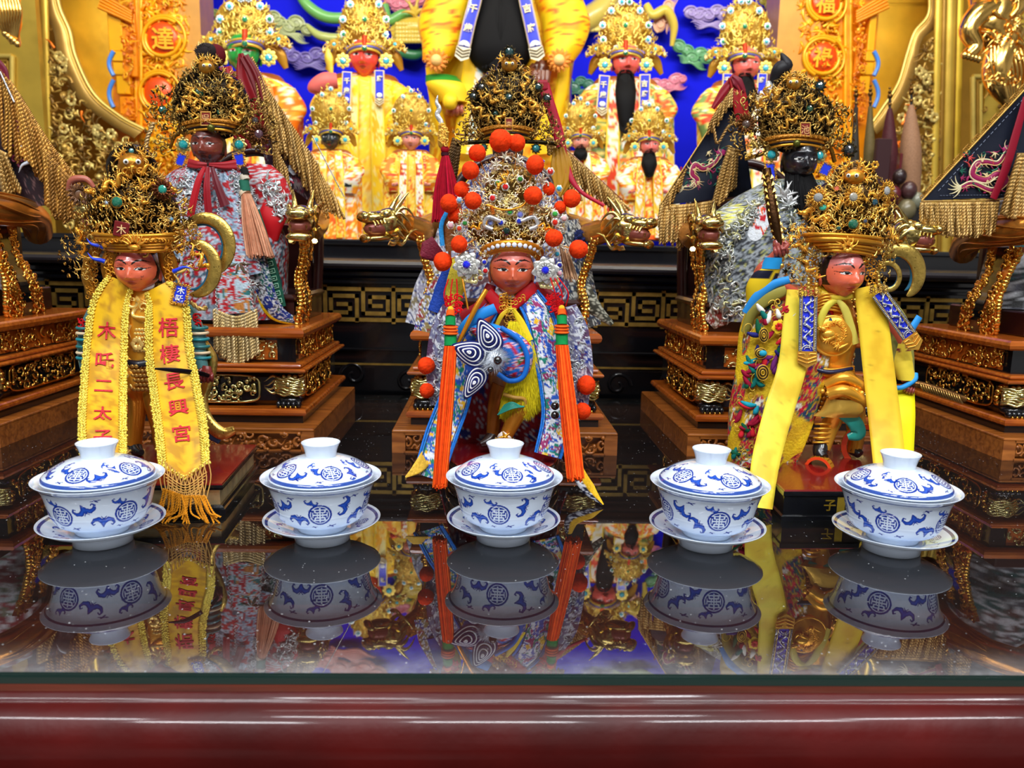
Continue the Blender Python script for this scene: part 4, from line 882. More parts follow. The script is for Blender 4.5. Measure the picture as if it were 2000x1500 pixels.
# banners
LACE=C_(250,222,90)
def yel(x,y,t,v,k=0):
    n=fbm(x/14,y/14,k+3); c=mixc(C_(232,180,22),C_(196,140,20),sm(.42,.62,n)); return mixc(c,C_(150,110,40),sm(.60,.74,fbm(x/30,y/26,k+8))*.55)
def banner(pts,w,chars,us,size,name,seed,tip=0,endf=None,laceu=None):
    g=G(); rb=Ribbon(fA,pts,w,90,13,bow=5,col=lambda a,b,c,d:yel(a,b,c,d,seed),tip=tip,wave=(1.5,1.,seed)); rb.mesh(g); o=g.build(name,M_satin,A)
    g=G(); R=rs(seed)
    for side in (-1,1):
        for off in (.78,.90,1.02):
            n=int(rb.len[-1]/3.4); u=np.linspace(0,rb.len[-1],n*4); uu=u-(rb.tip*off*(u/rb.len[-1])**3 if rb.tip else 0)
            g.tube(rb.at(uu,side*(off+.05*np.sin(u/3.4*PI+off*9)),1.6+1.2*np.cos(u/3.4*PI)),fA.s*1.5,4,col=LACE*(.85+.2*R.rand()))
        n=int(rb.len[-1]/4.5)
        for k in range(n):
            u=(k+.5)*4.5; u-= rb.tip*(u/rb.len[-1])**3
            for off in (.84,.96,1.06):
                M=np.eye(4); M[:3,:3]*=fA.s*(1.5+1.3*R.rand()); M[:3,3]=rb.at(u+R.rand()*3,side*(off+R.randn()*.02),2.2); g.merge(BALL,M,0,LACE*(.7+.6*R.rand()))
    if tip:
        for k in range(60):
            v=R.rand()*2-1; u=rb.len[-1]-rb.tip*abs(v)-R.rand()*9; M=np.eye(4); M[:3,:3]*=fA.s*(1.6+1.3*R.rand()); M[:3,3]=rb.at(u,v,2.2); g.merge(BALL,M,0,LACE*(.7+.6*R.rand()))
    g.build('gold_sequin_trim',M_rope_gold,o)
    g=G()
    for ch,u in zip(chars,us): rb.text(g,ch,u,size,0,col=C_(206,40,52),off=1.6,bold=.012)
    g.build('red_characters',M_cloth,o); return rb,o
M_rope_gold=mat('gold_sequins',srgb(255,255,255),.3,.45,vcol=True)
banner([(236,548,34),(214,600,42),(206,680,60),(202,760,110),(200,830,170),(202,900,222)],[52,72,80,84,88,84],'木吒二太子',[104,166,226,296,356],36,'left_banner',1)
rb,bo=banner([(306,560,34),(326,600,44),(330,680,62),(342,760,100),(354,840,160),(362,938,218)],[50,80,86,92,96,92],'梧棲長興宮',[86,140,200,262,326],39,'right_banner',2,tip=34)
g=G(); R=rs(5)  # woven net and frayed ends under the right banner
for k in range(22):
    v=-1+k/10.5; e=rb.len[-1]-34*abs(v)
    x0=362+v*44; y0=932-34*abs(v); y1=975-10*abs(v)
    g.tube(fA.path([(x0,y0,221),(x0+(6 if k%2 else -6),(y0+y1)/2,222),(x0*.4+.6*(362+v*40),y1+8,224)],8),fA.s*1.1,4,col=C_(222,170,90))
for k in range(9): g.tube(fA.path([(322+k*1.5,925+k*7,222),(362,948+k*5,223),(404-k*2,922+k*7,222)],14),fA.s*1.,4,col=C_(222,170,90))
for k in range(34):
    v=-1+2*k/33.; x0=360+v*40; y0=968-14*abs(v)*(v<0); sp=(v-.0)*26+R.randn()*9
    cord(g,fA.path([(x0,y0,224),(x0+sp*.5+R.randn()*4,1000,229+R.rand()*6),(x0+sp-(18 if v<0 else -4)+R.randn()*7,1020+R.randn()*6,243+R.rand()*6)],12),fA.s*1.5,190,0,C_(214,140,30)*(.75+.5*R.rand()))
g.build('fringe',M_yarn,bo)
# collar tabs of yellow cloth behind neck, side ribbon, knots
g=G(); Ribbon(fA,[(196,560,6),(190,600,14),(184,660,10),(176,720,6)],[14,18,16,12],40,5,col=C_(220,170,90)).mesh(g); g.build('side_ribbon',M_satin,A)
for x,y in ((376,628),(168,636)):
    g=G()
    for k in range(16):
        a=k*.9; put(g,CURL,fA,x+9*math.cos(a),y+11*math.sin(a*1.7),20+3*math.sin(a*2),7,a,col=C_(190,20,26))
    strands(g,fA,(x+12,y+4,16),(x+18,y+52,10),8,12,26,1.2,[C_(190,20,26)],3)
    g.build('red_knot',M_yarn,A)
# crown
cr=G(); LA=fA; o=LA.p(264,430,0)
cr.ell(LA.p(262,420,8),(LA.s*86,LA.s*44,LA.s*78),12,18,0,C_(34,24,14)); cr.ell(LA.p(258,330,4),(LA.s*48,LA.s*28,LA.s*46),10,14,0,C_(34,24,14))
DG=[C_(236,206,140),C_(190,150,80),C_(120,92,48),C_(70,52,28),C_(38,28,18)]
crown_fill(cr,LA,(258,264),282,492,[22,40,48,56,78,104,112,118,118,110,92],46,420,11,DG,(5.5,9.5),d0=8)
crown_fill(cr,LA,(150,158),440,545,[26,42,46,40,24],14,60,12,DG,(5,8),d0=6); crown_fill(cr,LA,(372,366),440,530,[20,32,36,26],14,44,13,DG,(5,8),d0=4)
crown=cr.build('crown',M_gold_old,A)
g=G()
for (x,y,s,rz,k,mir) in ((232,352,26,.5,0,0),(196,392,24,-.4,1,0),(300,366,26,-.3,2,1),(330,430,24,-.9,3,1),(205,440,22,.9,0,0),(262,408,20,.3,1,1),(160,480,22,-1.2,2,0),(385,500,22,-.9,3,1),(350,478,18,1.5,0,1),(290,330,22,.2,2,0),(235,470,18,.6,1,0)):
    put(g,DR[k],LA,x,y,52-abs(x-262)*.2,s*.62,rz,(x-262)/150,0,col=C_(236,200,120),mirror=bool(mir))
g.build('dragon',M_gold,crown)
g=G() # beast head at the top with bulging eyes
g.ell(LA.p(258,322,34),(LA.s*24,LA.s*20,LA.s*22),10,14,0,C_(190,150,80))
for s in (-1,1):
    g.ell(LA.p(258+s*12,316,54),LA.s*5,7,10,1,C_(235,235,225)); g.ell(LA.p(258+s*12,316,59),LA.s*2.4,5,8,1,C_(10,10,10)); put(g,TUFT,LA,258+s*26,306,40,13,-s*.9,0,0,col=C_(236,206,140)); put(g,TUFT,LA,258+s*18,296,40,10,-s*.4,0,0,col=C_(236,206,140)); put(g,CURL,LA,258+s*14,336,52,8,1,0,0,col=C_(236,206,140))
put(g,FL0,LA,258,330,58,7,3.1,col=C_(240,215,150)); g.build('beast_mask',[M_gold,M_paint],crown)
g=G() # brow band
a=np.linspace(PI*.96,PI*.04,50)
for k,(yy,rr,c) in enumerate(((491,3.4,C_(210,165,80)),(485,3.2,C_(180,135,60)),(479,3.2,C_(215,175,90)),(470,6,C_(180,140,66)),(461,4,C_(215,175,90)))):
    W=70+k*5; g.tube(LA.p(270-k*2+W*np.cos(a),yy-8*np.sin(a)*-1-8,10+64*np.sin(a)),LA.s*rr,8,col=c)
for k in range(24): aa=PI*(.08+.84*k/23); put(g,CURL,LA,262+86*math.cos(aa),470,12+68*math.sin(aa),5.5,k,0,0,col=C_(230,185,95))
put(g,PET8,LA,262,474,80,15,0,col=C_(236,206,140)); 
for k in range(7): put(g,FL0,LA,262+(k-3)*5,466+abs(k-3)*3,84,9,-(k-3)*.35,col=C_(236,206,140))
g.ell(LA.p(262,484,84),(LA.s*9,LA.s*5,LA.s*6),7,10,0,C_(236,200,120)); g.build('crown_band',M_gold,crown)
medal(crown,LA,229,395,60,11.5,C_(28,110,84),T=G().lathe([(0.9,0),(1,.2),(.8,.3)],24),name='green_stone',gr=.85)
medal(crown,LA,318,370,52,20,C_(40,150,130),T=SUNF,petal=C_(120,70,50)); medal(crown,LA,257,295,36,12,C_(60,130,130),T=SUN,petal=C_(70,52,38)); medal(crown,LA,335,428,60,8,C_(90,150,190),T=STAR,petal=C_(200,200,205)); medal(crown,LA,208,396,60,7,C_(170,190,220),T=STAR,petal=C_(200,200,205))
for x,y in ((205,478),(295,478),(322,484)): medal(crown,LA,x,y,62-abs(x-262)*.15,7,C_(230,140,10),T=PET6,gr=.7)
g=G(); put(g,G().box((-13,-13,-1.5),(13,13,1.5),b=1),LA,237,448,74,1.05,-.2,0,col=C_(110,12,16)); put(g,T_glyph('木',.0),LA,237,448,77,17,-.1,col=C_(240,200,140)); g.build('red_name_plaque',M_paint,crown)
for s,(x,y,rz) in enumerate(((196,480,-.7),(198,508,-.75),(346,528,.7))):
    g=G(); put(g,FL1,LA,x,y,40,17,1.9*(-1 if s<2 else 1)+3.1,0,0,col=C_(20,60,220)); put(g,FL0,LA,x+2,y+2,37,19,1.9*(-1 if s<2 else 1)+3.1,0,0,col=C_(236,190,90)); g.build('blue_enamel_wing',M_paint,crown)
for s,x in ((-1,214),(1,330)): # cheek guards and scroll wings beside the face
    g=G()
    limb(g,LA,[(x+8*-s,490,30),(x,520,26),(x+s*2,548,22)],[15,17,10],12,16,0,C_(180,140,66),flat=.5)
    for k in range(10): put(g,CURL,LA,x+(k%2)*8-4,497+k*5.5,36,7,k*.9,0,0,col=C_(225,185,100))
    g.build('cheek_guard',M_gold,crown)
g=G(); Ribbon(LA,[(176,545,8),(182,500,8),(200,470,8)],[16,24,18],30,5,col=C_(190,150,70)).mesh(g); Ribbon(LA,[(176,500,2),(172,540,4),(184,590,6)],[22,28,12],30,5,col=C_(200,160,80),bow=4).mesh(g)
for k in range(22): put(g,CURL,LA,172+(k%3)*8,510+k*3.4,12,5,k,0,0,col=C_(225,185,100))
g.build('side_lappet',M_gold,crown)
plaque(A,fA,352,575,50,24,34,-.22,'木吒',name='enamel_plaque',sc=.8)
g=G(); R=rs(9)
for x0,y0,x1,y1 in ((340,536,350,556),(352,600,354,616)): cord(g,LA.path([(x0,y0,40),((x0+x1)/2+3,(y0+y1)/2,44),(x1,y1,48)],10),LA.s*2,160,0,C_(200,160,80))
cord(g,LA.path([(372,590,30),(392,604,26),(404,600,20)],12),LA.s*4,90,0,C_(200,165,90)); g.build('plaque_cord',M_rope,A)
# dagger, sashes, ring weapons
def blade(name,f,P,R,mats,label,cat,col=(1,1,1),flat=.35,par=None):
    g=G(); limb(g,f,P,R,10,30,0,col,flat=flat); o=g.build(name,mats,par)
    if par is None: tag(o,label,cat); recentre(o)
    return o
blade('dagger',fA,[(302,720,116),(340,723,112),(388,729,76),(408,734,50)],[1.6,4.5,4.8,4],[mat('dark_iron',srgb(30,26,34),.3,.8)],'small dark iron dagger held across the yellow banner with red writing','dagger')
def crescent(f,cx,cy,rx,ry,a0,a1,w,d,name,label,flat=.4,tilt=0,dep=0):
    g=G(); a=np.linspace(a0,a1,60); ww=w*np.clip(np.sin(np.linspace(0,PI,60))**.45,.12,1) if abs(a1-a0)<6 else w*np.ones(60)
    P=f.p(cx+rx*np.cos(a)*math.cos(tilt)-ry*np.sin(a)*math.sin(tilt),cy-(rx*np.cos(a)*math.sin(tilt)+ry*np.sin(a)*math.cos(tilt)),d+dep*np.cos(a)); g.tube(P,ww*f.s,12,mi=0,flat=flat,nrm=(0,-1,0))
    Q=f.p(cx+(rx-w*.75)*np.cos(a),cy-(ry-w*.75)*np.sin(a),d-w*.35+dep*np.cos(a)); g.tube(Q,ww*f.s*.45,8,mi=1); o=g.build(name,[M_ringgold,mat('teal_paint',srgb(20,90,120),.4)]); tag(o,label,'ring weapon','gilded ring weapons of the front figurines'); recentre(o); return o
M_ringgold=mat('speckled_gilding',srgb(222,186,92),.32,.9,bump=(260,.3),patch=(420,.63,srgb(60,42,20)),var=(90,.25))
crescent(fA,398,482,50,56,-1.35,2.5,13,-6,'ring_weapon','larger gilded ring weapon standing up behind the left figurine\'s shoulder',dep=4)
crescent(fA,378,525,42,50,-1.75,1.8,13,12,'ring_weapon','smaller gilded ring weapon in front of the larger one beside the blue plaque',dep=4)
g=G(); Ribbon(fA,[(396,660,8),(414,700,4),(408,740,2),(396,780,6),(404,820,12),(432,846,16),(458,840,14)],[10,22,22,20,26,26,16],70,9,bow=7,col=C_(196,150,60),th=3).mesh(g); o=g.build('gilded_scarf',M_ringgold,A)
g=G(); Ribbon(fA,[(392,664,4),(402,710,0),(394,760,-2),(388,800,2),(396,835,6),(430,862,8)],[8,16,18,18,24,14],60,7,bow=4,col=C_(20,70,110),th=3).mesh(g); g.build('blue_scarf_lining',M_paint,A)
g=G(); put(g,SUNF,fA,155,380,4,22,0,.7,0,col=C_(120,80,50)); limb(g,fA,[(134,372,4),(142,352,8),(168,350,10),(184,366,8)],[5,7,6,4],8,16,0,C_(170,90,70)); g.build('side_fan',M_paint,A)
# ================================================================= MIDDLE FIGURINE (pompom crown)
fB=Fig(.87); B=thing('carved_figurine','middle figurine with glittering gold crown, orange pompoms, blue trimmed robe and orange tassels','figurine',(.021,.86,0))
def pz(x,y,z): return PZ(x,y,z)
bc=(.020,.866)
def oval(g,rx,ry,z0,z1,mi=0): 
    a=np.arange(48)*2*PI/48; R=[np.c_[bc[0]+rx*np.cos(a)*k,bc[1]+ry*np.sin(a)*k,np.full(48,z)] for z,k in ((z0,.97),(z0+.001,1),(z1-.001,1),(z1,.98))]; g.loft(R,True,mi)
g=G(); oval(g,.064,.092,0,.011); g.build('base_foot',M_black,B); g=G(); oval(g,.059,.087,.011,.023); g.build('base_body',M_gold_old,B); g=G(); oval(g,.063,.091,.023,.034); g.build('base_rim',M_black,B); g=G(); oval(g,.062,.090,.034,.0362); g.build('base_top',M_redlac,B)
EP=[C_(190,26,40),C_(196,30,44),C_(30,70,180),C_(40,150,215),C_(150,30,80),C_(20,110,80)]
SIL=C_(225,228,235)
PANEL=[C_(235,180,30),C_(40,90,190),C_(60,150,215),C_(230,235,240),C_(150,40,100),C_(20,130,110),C_(235,190,40)]
# body
g=G(); head(g,fB,999,536,86,80,24,yaw=.02,skin=C_(206,92,58),top=C_(226,120,106),lip=C_(170,36,28))
body(g,fB,[(1000,575,8,16,16),(1002,592,4,34,24),(1000,640,0,52,36),(1000,720,0,48,36),(1000,760,0,44,34)],28,26,mi=0,col=C_(120,70,30))
limb(g,fB,[(1008,740,20),(1020,780,36),(1006,815,40),(988,852,44)],[30,24,17,13],14,26,1,C_(200,150,80)); limb(g,fB,[(984,850,44),(988,858,52),(994,862,60)],[14,13,8],12,12,0,C_(225,215,205))
limb(g,fB,[(984,750,8),(968,800,4),(962,850,10)],[26,17,13],14,24,1,C_(150,100,50)); limb(g,fB,[(962,850,12),(952,862,22),(938,868,28)],[12,11,6],10,12,0,C_(40,20,16))
limb(g,fB,[(960,600,10),(944,622,30),(930,640,44)],[18,14,12],12,16,0,C_(190,84,56)); hand(g,fB,936,628,58,20,ang=.5,col=C_(190,90,60))
g.build('body',[M_face,M_gold],B)
g=G(); put(g,STAR,fB,986,853,66,13,.4,0,0,col=C_(235,200,120)); g.tube(fB.path([(968,856,44),(984,866,62),(1000,868,66),(1002,858,50)],16),fB.s*2.6,6,col=C_(235,230,225)); g.tube(fB.path([(984,868,46),(984,892,44)],6),fB.s*11,10,col=C_(230,190,90)); g.build('gold_boot',M_gold,B)
g=G(); a=np.linspace(-.1*PI,1.1*PI,24); g.tube(fB.p(1000+26*np.cos(a),570+10*np.sin(a),12+20*np.sin(a)),fB.s*5,8,col=C_(238,238,240)); g.build('white_collar',M_cloth,B)
g=G()
for k in range(36): put(g,CURL,fB,978+(k%8)*6,578+(k//8)*6,38+4*math.sin(k),6,k*.8,0,0,col=C_(245,215,130))
for k in range(14): put(g,CURL,fB,990+(k%3)*8,604+(k//3)*8,40,6,k,0,0,col=C_(245,225,160))
g.build('gilded_breastplate',M_gold,B)
# cloak: back panel and shoulders
def robeB(U,A,X,L): return emb(X*1.2+60*np.cos(A),L,EP,SIL,22,3,.34,11)
def shell(g,f,rings,a0,a1,n=60,m=70,col=None,th=3,mi=0,fold=(0,1,0),hem=None):
    "open coat shell around an axis: rings (x,y,d,hw,hd), angle from a0 to a1 (0=right, pi/2=towards viewer)"
    Q=smooth(np.array(rings,float),m); a=np.linspace(a0,a1,n); O=[];I=[]
    for i,q in enumerate(Q):
        c=f.p(q[0],q[1],q[2]); k=1+fold[0]*(i/m)*np.cos(a*fold[1]+fold[2]+i*.03); dz=0 if hem is None else hem(a)*(i/m)**3
        e=np.stack([np.cos(a)*q[3]*k,-np.sin(a)*q[4]*k,dz+0*a],-1); O.append(c+f.s*e); I.append(c+f.s*e*np.array([1-th/max(q[3],9),1-th/max(q[4],9),1]))
    O=np.array(O);I=np.array(I); L=np.r_[0,np.cumsum(np.linalg.norm(np.diff(Q[:,:2],axis=0),axis=1))][:,None]+0*a[None]; X=(a[None]*Q[:,3:4])
    c=col(X,L,a[None]+0*L) if callable(col) else np.broadcast_to(col,O.shape)
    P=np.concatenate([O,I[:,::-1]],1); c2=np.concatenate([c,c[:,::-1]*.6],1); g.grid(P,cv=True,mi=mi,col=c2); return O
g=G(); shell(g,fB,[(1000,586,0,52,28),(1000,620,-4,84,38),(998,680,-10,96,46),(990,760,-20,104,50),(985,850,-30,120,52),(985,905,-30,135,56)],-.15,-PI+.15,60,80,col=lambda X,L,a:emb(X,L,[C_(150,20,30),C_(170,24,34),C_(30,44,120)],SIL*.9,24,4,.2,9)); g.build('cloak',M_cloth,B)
g=G(); 
for s,x in ((-1,868),(1,1122)): # outer silver and blue wing panels beside the coat
    g=G(); Ribbon(fB,[(x+s*-18,600,6),(x-s*4,650,10),(x+s*2,720,8),(x+s*-2,790,6)],[44,64,70,58],60,30,bow=8,wave=(2,2,0),col=lambda a,b,c,d:emb(a,b,[C_(30,50,140),C_(120,120,150),C_(90,60,90)],SIL*.9,22,6,.26,9)).mesh(g); g.build('side_panel',M_cloth,B)
# front panels with blue borders
def pan(k): return lambda a,b,c,d: np.where((np.abs(d)>.80)[...,None],C_(24,130,220),emb(a,b,PANEL,SIL,15,k,.2,8,line2=None))
def panel(name,pts,w,k,th=2.2,bow=4):
    g=G(); r=Ribbon(fB,pts,w,110,41,bow=bow,col=pan(k),th=th); r.mesh(g); o=g.build(name,M_cloth,B)
    g=G()
    for v in (-.98,.98): g.tube(r.edge(v,1),fB.s*2.4,6,col=C_(20,110,205))
    for v in (-.78,.78): g.tube(r.edge(v,1.2),fB.s*.8,4,col=C_(40,60,110))
    g.build('blue_piping',M_cloth,o); return r,o
panel('right_front_panel',[(1030,578,34),(1054,620,46),(1072,690,54),(1086,760,60),(1088,820,72),(1070,890,96)],[46,56,60,62,60,52],2)
panel('left_front_panel',[(962,600,24),(930,650,30),(905,710,34),(888,780,44),(862,850,84),(836,932,140)],[30,40,52,60,62,58],5,bow=3)
g=G(); r=Ribbon(fB,[(952,570,30),(978,600,36),(990,612,38)],[22,26,18],20,5,bow=2,col=C_(200,20,30)); r.mesh(g); r=Ribbon(fB,[(1048,560,34),(1022,578,40),(1000,604,40)],[30,26,14],20,5,bow=2,col=C_(200,20,30)); r.mesh(g); Ribbon(fB,[(960,556,20),(940,600,24),(900,620,14)],[20,30,26],20,5,bow=4,col=C_(150,16,26)).mesh(g); Ribbon(fB,[(1040,560,20),(1075,590,24),(1098,625,14)],[30,40,30],20,5,bow=4,col=C_(170,18,28)).mesh(g); g.build('red_collar',M_satin,B)
# embroidered sleeve sweeping across the chest
def slv(U,A,X,L):
    c=emb(L+X*.5,A*22,[C_(196,26,36),C_(200,30,40),C_(196,26,36),C_(30,110,200),C_(220,30,130),C_(20,110,60)],C_(235,200,215),17,9,.22,8); c=np.where((U>.93)[...,None]|(U<.09)[...,None],C_(30,140,225),c); return c
g=G(); body(g,fB,[(935,632,66,30,16,.0),(962,648,68,44,24),(990,672,68,44,30),(1006,700,64,34,30),(1006,728,60,26,24),(1000,738,56,14,14)],36,60,0,slv); g.build('left_sleeve',M_cloth,B)
g=G(); r=Ribbon(fB,[(898,652,72),(925,622,84),(968,602,84)],[20,24,20],40,7,bow=3,col=C_(36,140,225)); r.mesh(g); g.tube(fB.path([(978,640,98),(1014,664,96),(1030,700,92),(1022,735,88),(996,744,84),(972,730,82)],50),fB.s*5,8,col=C_(22,110,205)); g.build('sleeve_trim',M_satin,B)
g=G() # navy and white appliqué leaves with fur puff and bead
for (x,y,rz,L_,W_) in ((952,656,.45,74,44),(916,688,1.25,74,46),(926,748,2.6,70,34)):
    t=np.linspace(0,1,40); 
    for q in range(8):
        k=1-q*.13; a=np.linspace(0,2*PI,44,endpoint=False); X=np.sin(a)*W_/2*k*(np.cos(a/2)**2+.45); Yv=-np.cos(a)*L_/2*k; c,s_=math.cos(rz),math.sin(rz)
        g.tube(fB.p(x+X*c-Yv*s_*-1*-1,y-(X*s_+Yv*c)*1,112+2.0*q),fB.s*1.7,5,closed=True,nrm=(0,-1,0),col=C_(28,34,100) if q%2==0 else C_(235,236,240))
    V=np.stack([np.sin(a)*W_/2*(np.cos(a/2)**2+.45),-np.cos(a)*L_/2],-1); X=V[:,0]*c-V[:,1]*s_; Yv=V[:,0]*s_+V[:,1]*c; g.fan(fB.p(x+X,y-Yv,np.full(44,111)),col=C_(28,34,100),flip=True)
g.build('applique_leaves',M_yarn,B)
R=rs(3); g=G(); c0=fB.p(966,704,112); g.ell(c0,fB.s*17,8,12,col=C_(235,238,242))
for k in range(900):
    D=R.randn(3); D[1]=-abs(D[1]); D/=np.linalg.norm(D); L_=fB.s*(22+12*R.rand()); b=c0+D*fB.s*8; e=c0+D*L_*np.array([1.25,1,.9]); w=np.cross(D,[.3,.2,.9]); w/=np.linalg.norm(w); g.add([b-w*fB.s*.7,b+w*fB.s*.7,e],[[0,1,2]],0,C_(225,232,240)*(.8+.3*R.rand()))
g.build('white_fur_puff',M_yarn,B)
g=G(); g.ell(fB.p(972,704,140),fB.s*8,10,14,col=C_(8,8,10)); g.ell(fB.p(958,722,134),fB.s*6,10,14,col=C_(8,8,10)); g.build('black_beads',M_gem,B); g=G(); g.ell(fB.p(1084,793,104),fB.s*8,10,14,col=C_(8,8,10)); g.ell(fB.p(1084,811,106),fB.s*8,10,14,col=C_(8,8,10)); g.build('black_beads',M_gem,B)
# yellow fur apron
g=G(); P0=[(1006,628,44,12,8),(1020,670,44,26,14),(1032,720,42,34,16),(1018,780,40,38,18),(1006,806,38,24,8)]; body(g,fB,P0,24,30,0,C_(222,200,20)); Q=smooth(np.array(P0,float),60)
for k in range(3600):
    q=Q[R.randint(60)]; a=-PI*.02+PI*1.04*R.rand(); x=q[0]+math.cos(a)*q[3]; y=q[1]; d=q[2]+math.sin(a)*q[4]; b=fB.p(x,y,d); e=fB.p(x+R.randn()*3+2*math.cos(a),y+12+9*R.rand(),d+2.5+R.rand()*3); w=np.array([fB.s*.8,0,0]); g.add([b-w,b+w,e],[[0,1,2]],0,C_(232,212,30)*(.65+.5*R.rand()))
g.build('yellow_fur_apron',M_yarn,B)
g=G(); Ribbon(fB,[(994,604,50),(980,616,54),(968,640,52)],[7,9,8],16,4,col=C_(222,180,30)).mesh(g); Ribbon(fB,[(1002,604,50),(1018,630,52),(1034,666,56)],[8,14,16],16,4,col=C_(235,205,30)).mesh(g); put(g,STAR,fB,998,604,54,9,0,col=C_(225,190,50)); g.build('yellow_neck_ribbon',M_satin,B)
g=G(); 
for k in range(7): g.tube(fB.path([(984-k*2,792+k*3,60),(1000,786+k*2,70),(1018+k,794,62)],14),fB.s*1.6,5,col=C_(40,150,130))
g.tube(fB.path([(984,770,58),(1004,776,66),(1024,780,60),(1026,800,52)],16),fB.s*4,6,col=C_(200,150,60)); g.build('leg_ties',M_paint,B)
# long orange tassels
def long_tassel(par,f,x0,y0,x1,y1,w0,w1,knoty,name,seed,d0=112,d1=150):
    g=G(); R=rs(seed)
    for k in range(18): a=k*.8; put(g,CURL,f,x0+ (6 if x0<1000 else -14)+10*math.cos(a),knoty-46+14*math.sin(a*1.3),d0-30,7,a,0,0,col=C_(200,16,26))
    for dx in (-8,0,8): g.tube(f.path([(x0+dx-(-4 if x0<1000 else 14),knoty-95,60),(x0+dx*1.6,knoty-66,70),(x0+dx,knoty-40,d0-28)],12),f.s*1.3,5,col=C_(200,16,26))
    for (a,b,c,r0) in ((-32,-22,C_(240,90,20),8),(-22,-4,C_(20,140,70),9.5),(-4,14,C_(240,100,30),10.5),(14,36,C_(20,140,70),11.5)):
        g.tube(f.path([(x0,knoty+a,d0-10),(x0+(x1-x0)*.02,knoty+b,d0-5)],6),f.s*r0,14,col=c)
    for k in range(3): aa=np.linspace(0,2*PI,16,endpoint=False); c=f.p(x0,knoty-1+k*6,d0-8); g.tube(c+f.s*np.c_[12*np.cos(aa),-12*np.sin(aa),0*aa],f.s*2.2,6,closed=True,col=C_(240,100,30))
    g.ell(f.p(x0,knoty-36,d0-12),f.s*6,8,10,col=C_(235,180,40)); o=g.build(name,M_yarn,par)
    g=G(); strands(g,f,(x0,knoty+36,d0),(x1,y1,d1),w0,w1,150,1.25,[C_(244,84,16),C_(250,100,26),C_(226,66,10)],seed,bulge=2); g.build('tassel_skirt',M_yarn,o)
long_tassel(B,fB,880,640,858,950,24,26,640,'left_tassel',1,d0=108,d1=196); long_tassel(B,fB,1097,640,1124,935,24,32,638,'right_tassel',2,d0=90,d1=170)
# hanging hem at lower left / lower right
g=G(); Ribbon(fB,[(1116,860,30),(1122,910,70),(1150,955,120),(1178,986,150)],[14,30,26,4],40,9,bow=3,col=lambda a,b,c,d:np.where((d<-.2)[...,None],emb(a,b,[C_(30,30,60)],SIL,12,3,.4),C_(232,180,20))).mesh(g); g.build('robe_hem',M_cloth,B); g=G(); Ribbon(fB,[(836,890,110),(815,915,150),(792,932,165)],[30,22,3],30,7,col=C_(225,180,60)).mesh(g); g.build('robe_hem',M_cloth,B)
# crown
BG=[C_(255,236,170),C_(255,250,235),C_(240,205,110),C_(205,160,70),C_(250,228,160)]
cr=G(); cr.ell(fB.p(998,440,4),(fB.s*84,fB.s*40,fB.s*52),12,18,0,C_(120,90,40)); cr.ell(fB.p(998,370,0),(fB.s*50,fB.s*26,fB.s*50),10,14,0,C_(110,85,40))
crown_fill(cr,fB,(985,998),302,502,[16,40,66,84,98,104,112,110,104,96,76],44,520,31,BG,(4.,7.5),d0=8,W=(3,4,2,2,1,4))
crown=cr.build('crown',mat('bright_gilding',(1,.95,.84),.25,.7,vcol=True,bump=(120,.25)),B)
g=G(); a=np.linspace(PI*1.02,-.02*PI,46)
for k,(yy,W_,D_,rr) in enumerate(((494,50,48,3),(489,53,50,5),(480,58,52,6))): g.tube(fB.p(999+W_*np.cos(a),yy+14-20*np.sin(a),10+(D_+16)*np.sin(a)),fB.s*rr,8,col=C_(225,175,80))
o=g.build('crown_band',M_gold,crown)
g=G()
for k in range(16): aa=PI*(.98-.96*k/15); put(g,GEM,fB,999+56*math.cos(aa),503-20*math.sin(aa)-5,16+68*math.sin(aa),4.6,0,math.cos(aa)*1.1,0,col=C_(235,240,250))
g.build('crystals',M_gem,o)
g=G() # silver white plumes
for (x,y,s_,rz) in ((985,305,13,.1),(968,320,12,.6),(1012,312,12,-.5),(955,350,13,.8),(1060,350,13,-.6),(925,370,12,.6),(1075,410,12,-.8),(905,420,12,.8),(1090,440,12,-.7),(890,460,11,.9),(1098,480,11,-.9),(975,385,11,.0),(1000,395,10,0),(1040,440,11,2),(945,440,11,4)): put(g,TUFT,fB,x,y,44-abs(x-998)*.15,s_,rz,0,0,col=C_(255,246,222)); put(g,CURL,fB,x+5,y+8,50-abs(x-998)*.15,7,rz,0,0,col=C_(245,240,225))
for s_ in (-1,1): g.tube(fB.path([(998+s_*20,432,60),(998+s_*44,424,62),(998+s_*52,440,60),(998+s_*36,448,62)],20),fB.s*4,7,col=C_(235,235,240))
g.build('silver_plume',M_silver,crown)
g=G(); put(g,DR[1],fB,984,348,60,9,1.2,0,0,col=C_(250,205,100)); put(g,DR[2],fB,940,440,58,8,.4,-.3,0,col=C_(250,205,100)); put(g,DR[3],fB,1058,440,58,8,-.4,.3,0,col=C_(250,205,100),mirror=True)
g.tube(fB.path([(950,400,60),(985,410,66),(1020,402,66),(1034,380,60)],30),fB.s*2,6,col=C_(245,190,90))
for x,y in ((962,410),(1038,412)): 
    t=np.linspace(0,12*PI,120); g.tube(fB.p(x+4*np.cos(t)+(t/38-.5)*(4 if x<1000 else -4),y-8+t*.45,60+4*np.sin(t)),fB.s*.8,4,col=C_(220,140,60))
g.build('dragon',M_gold,crown)
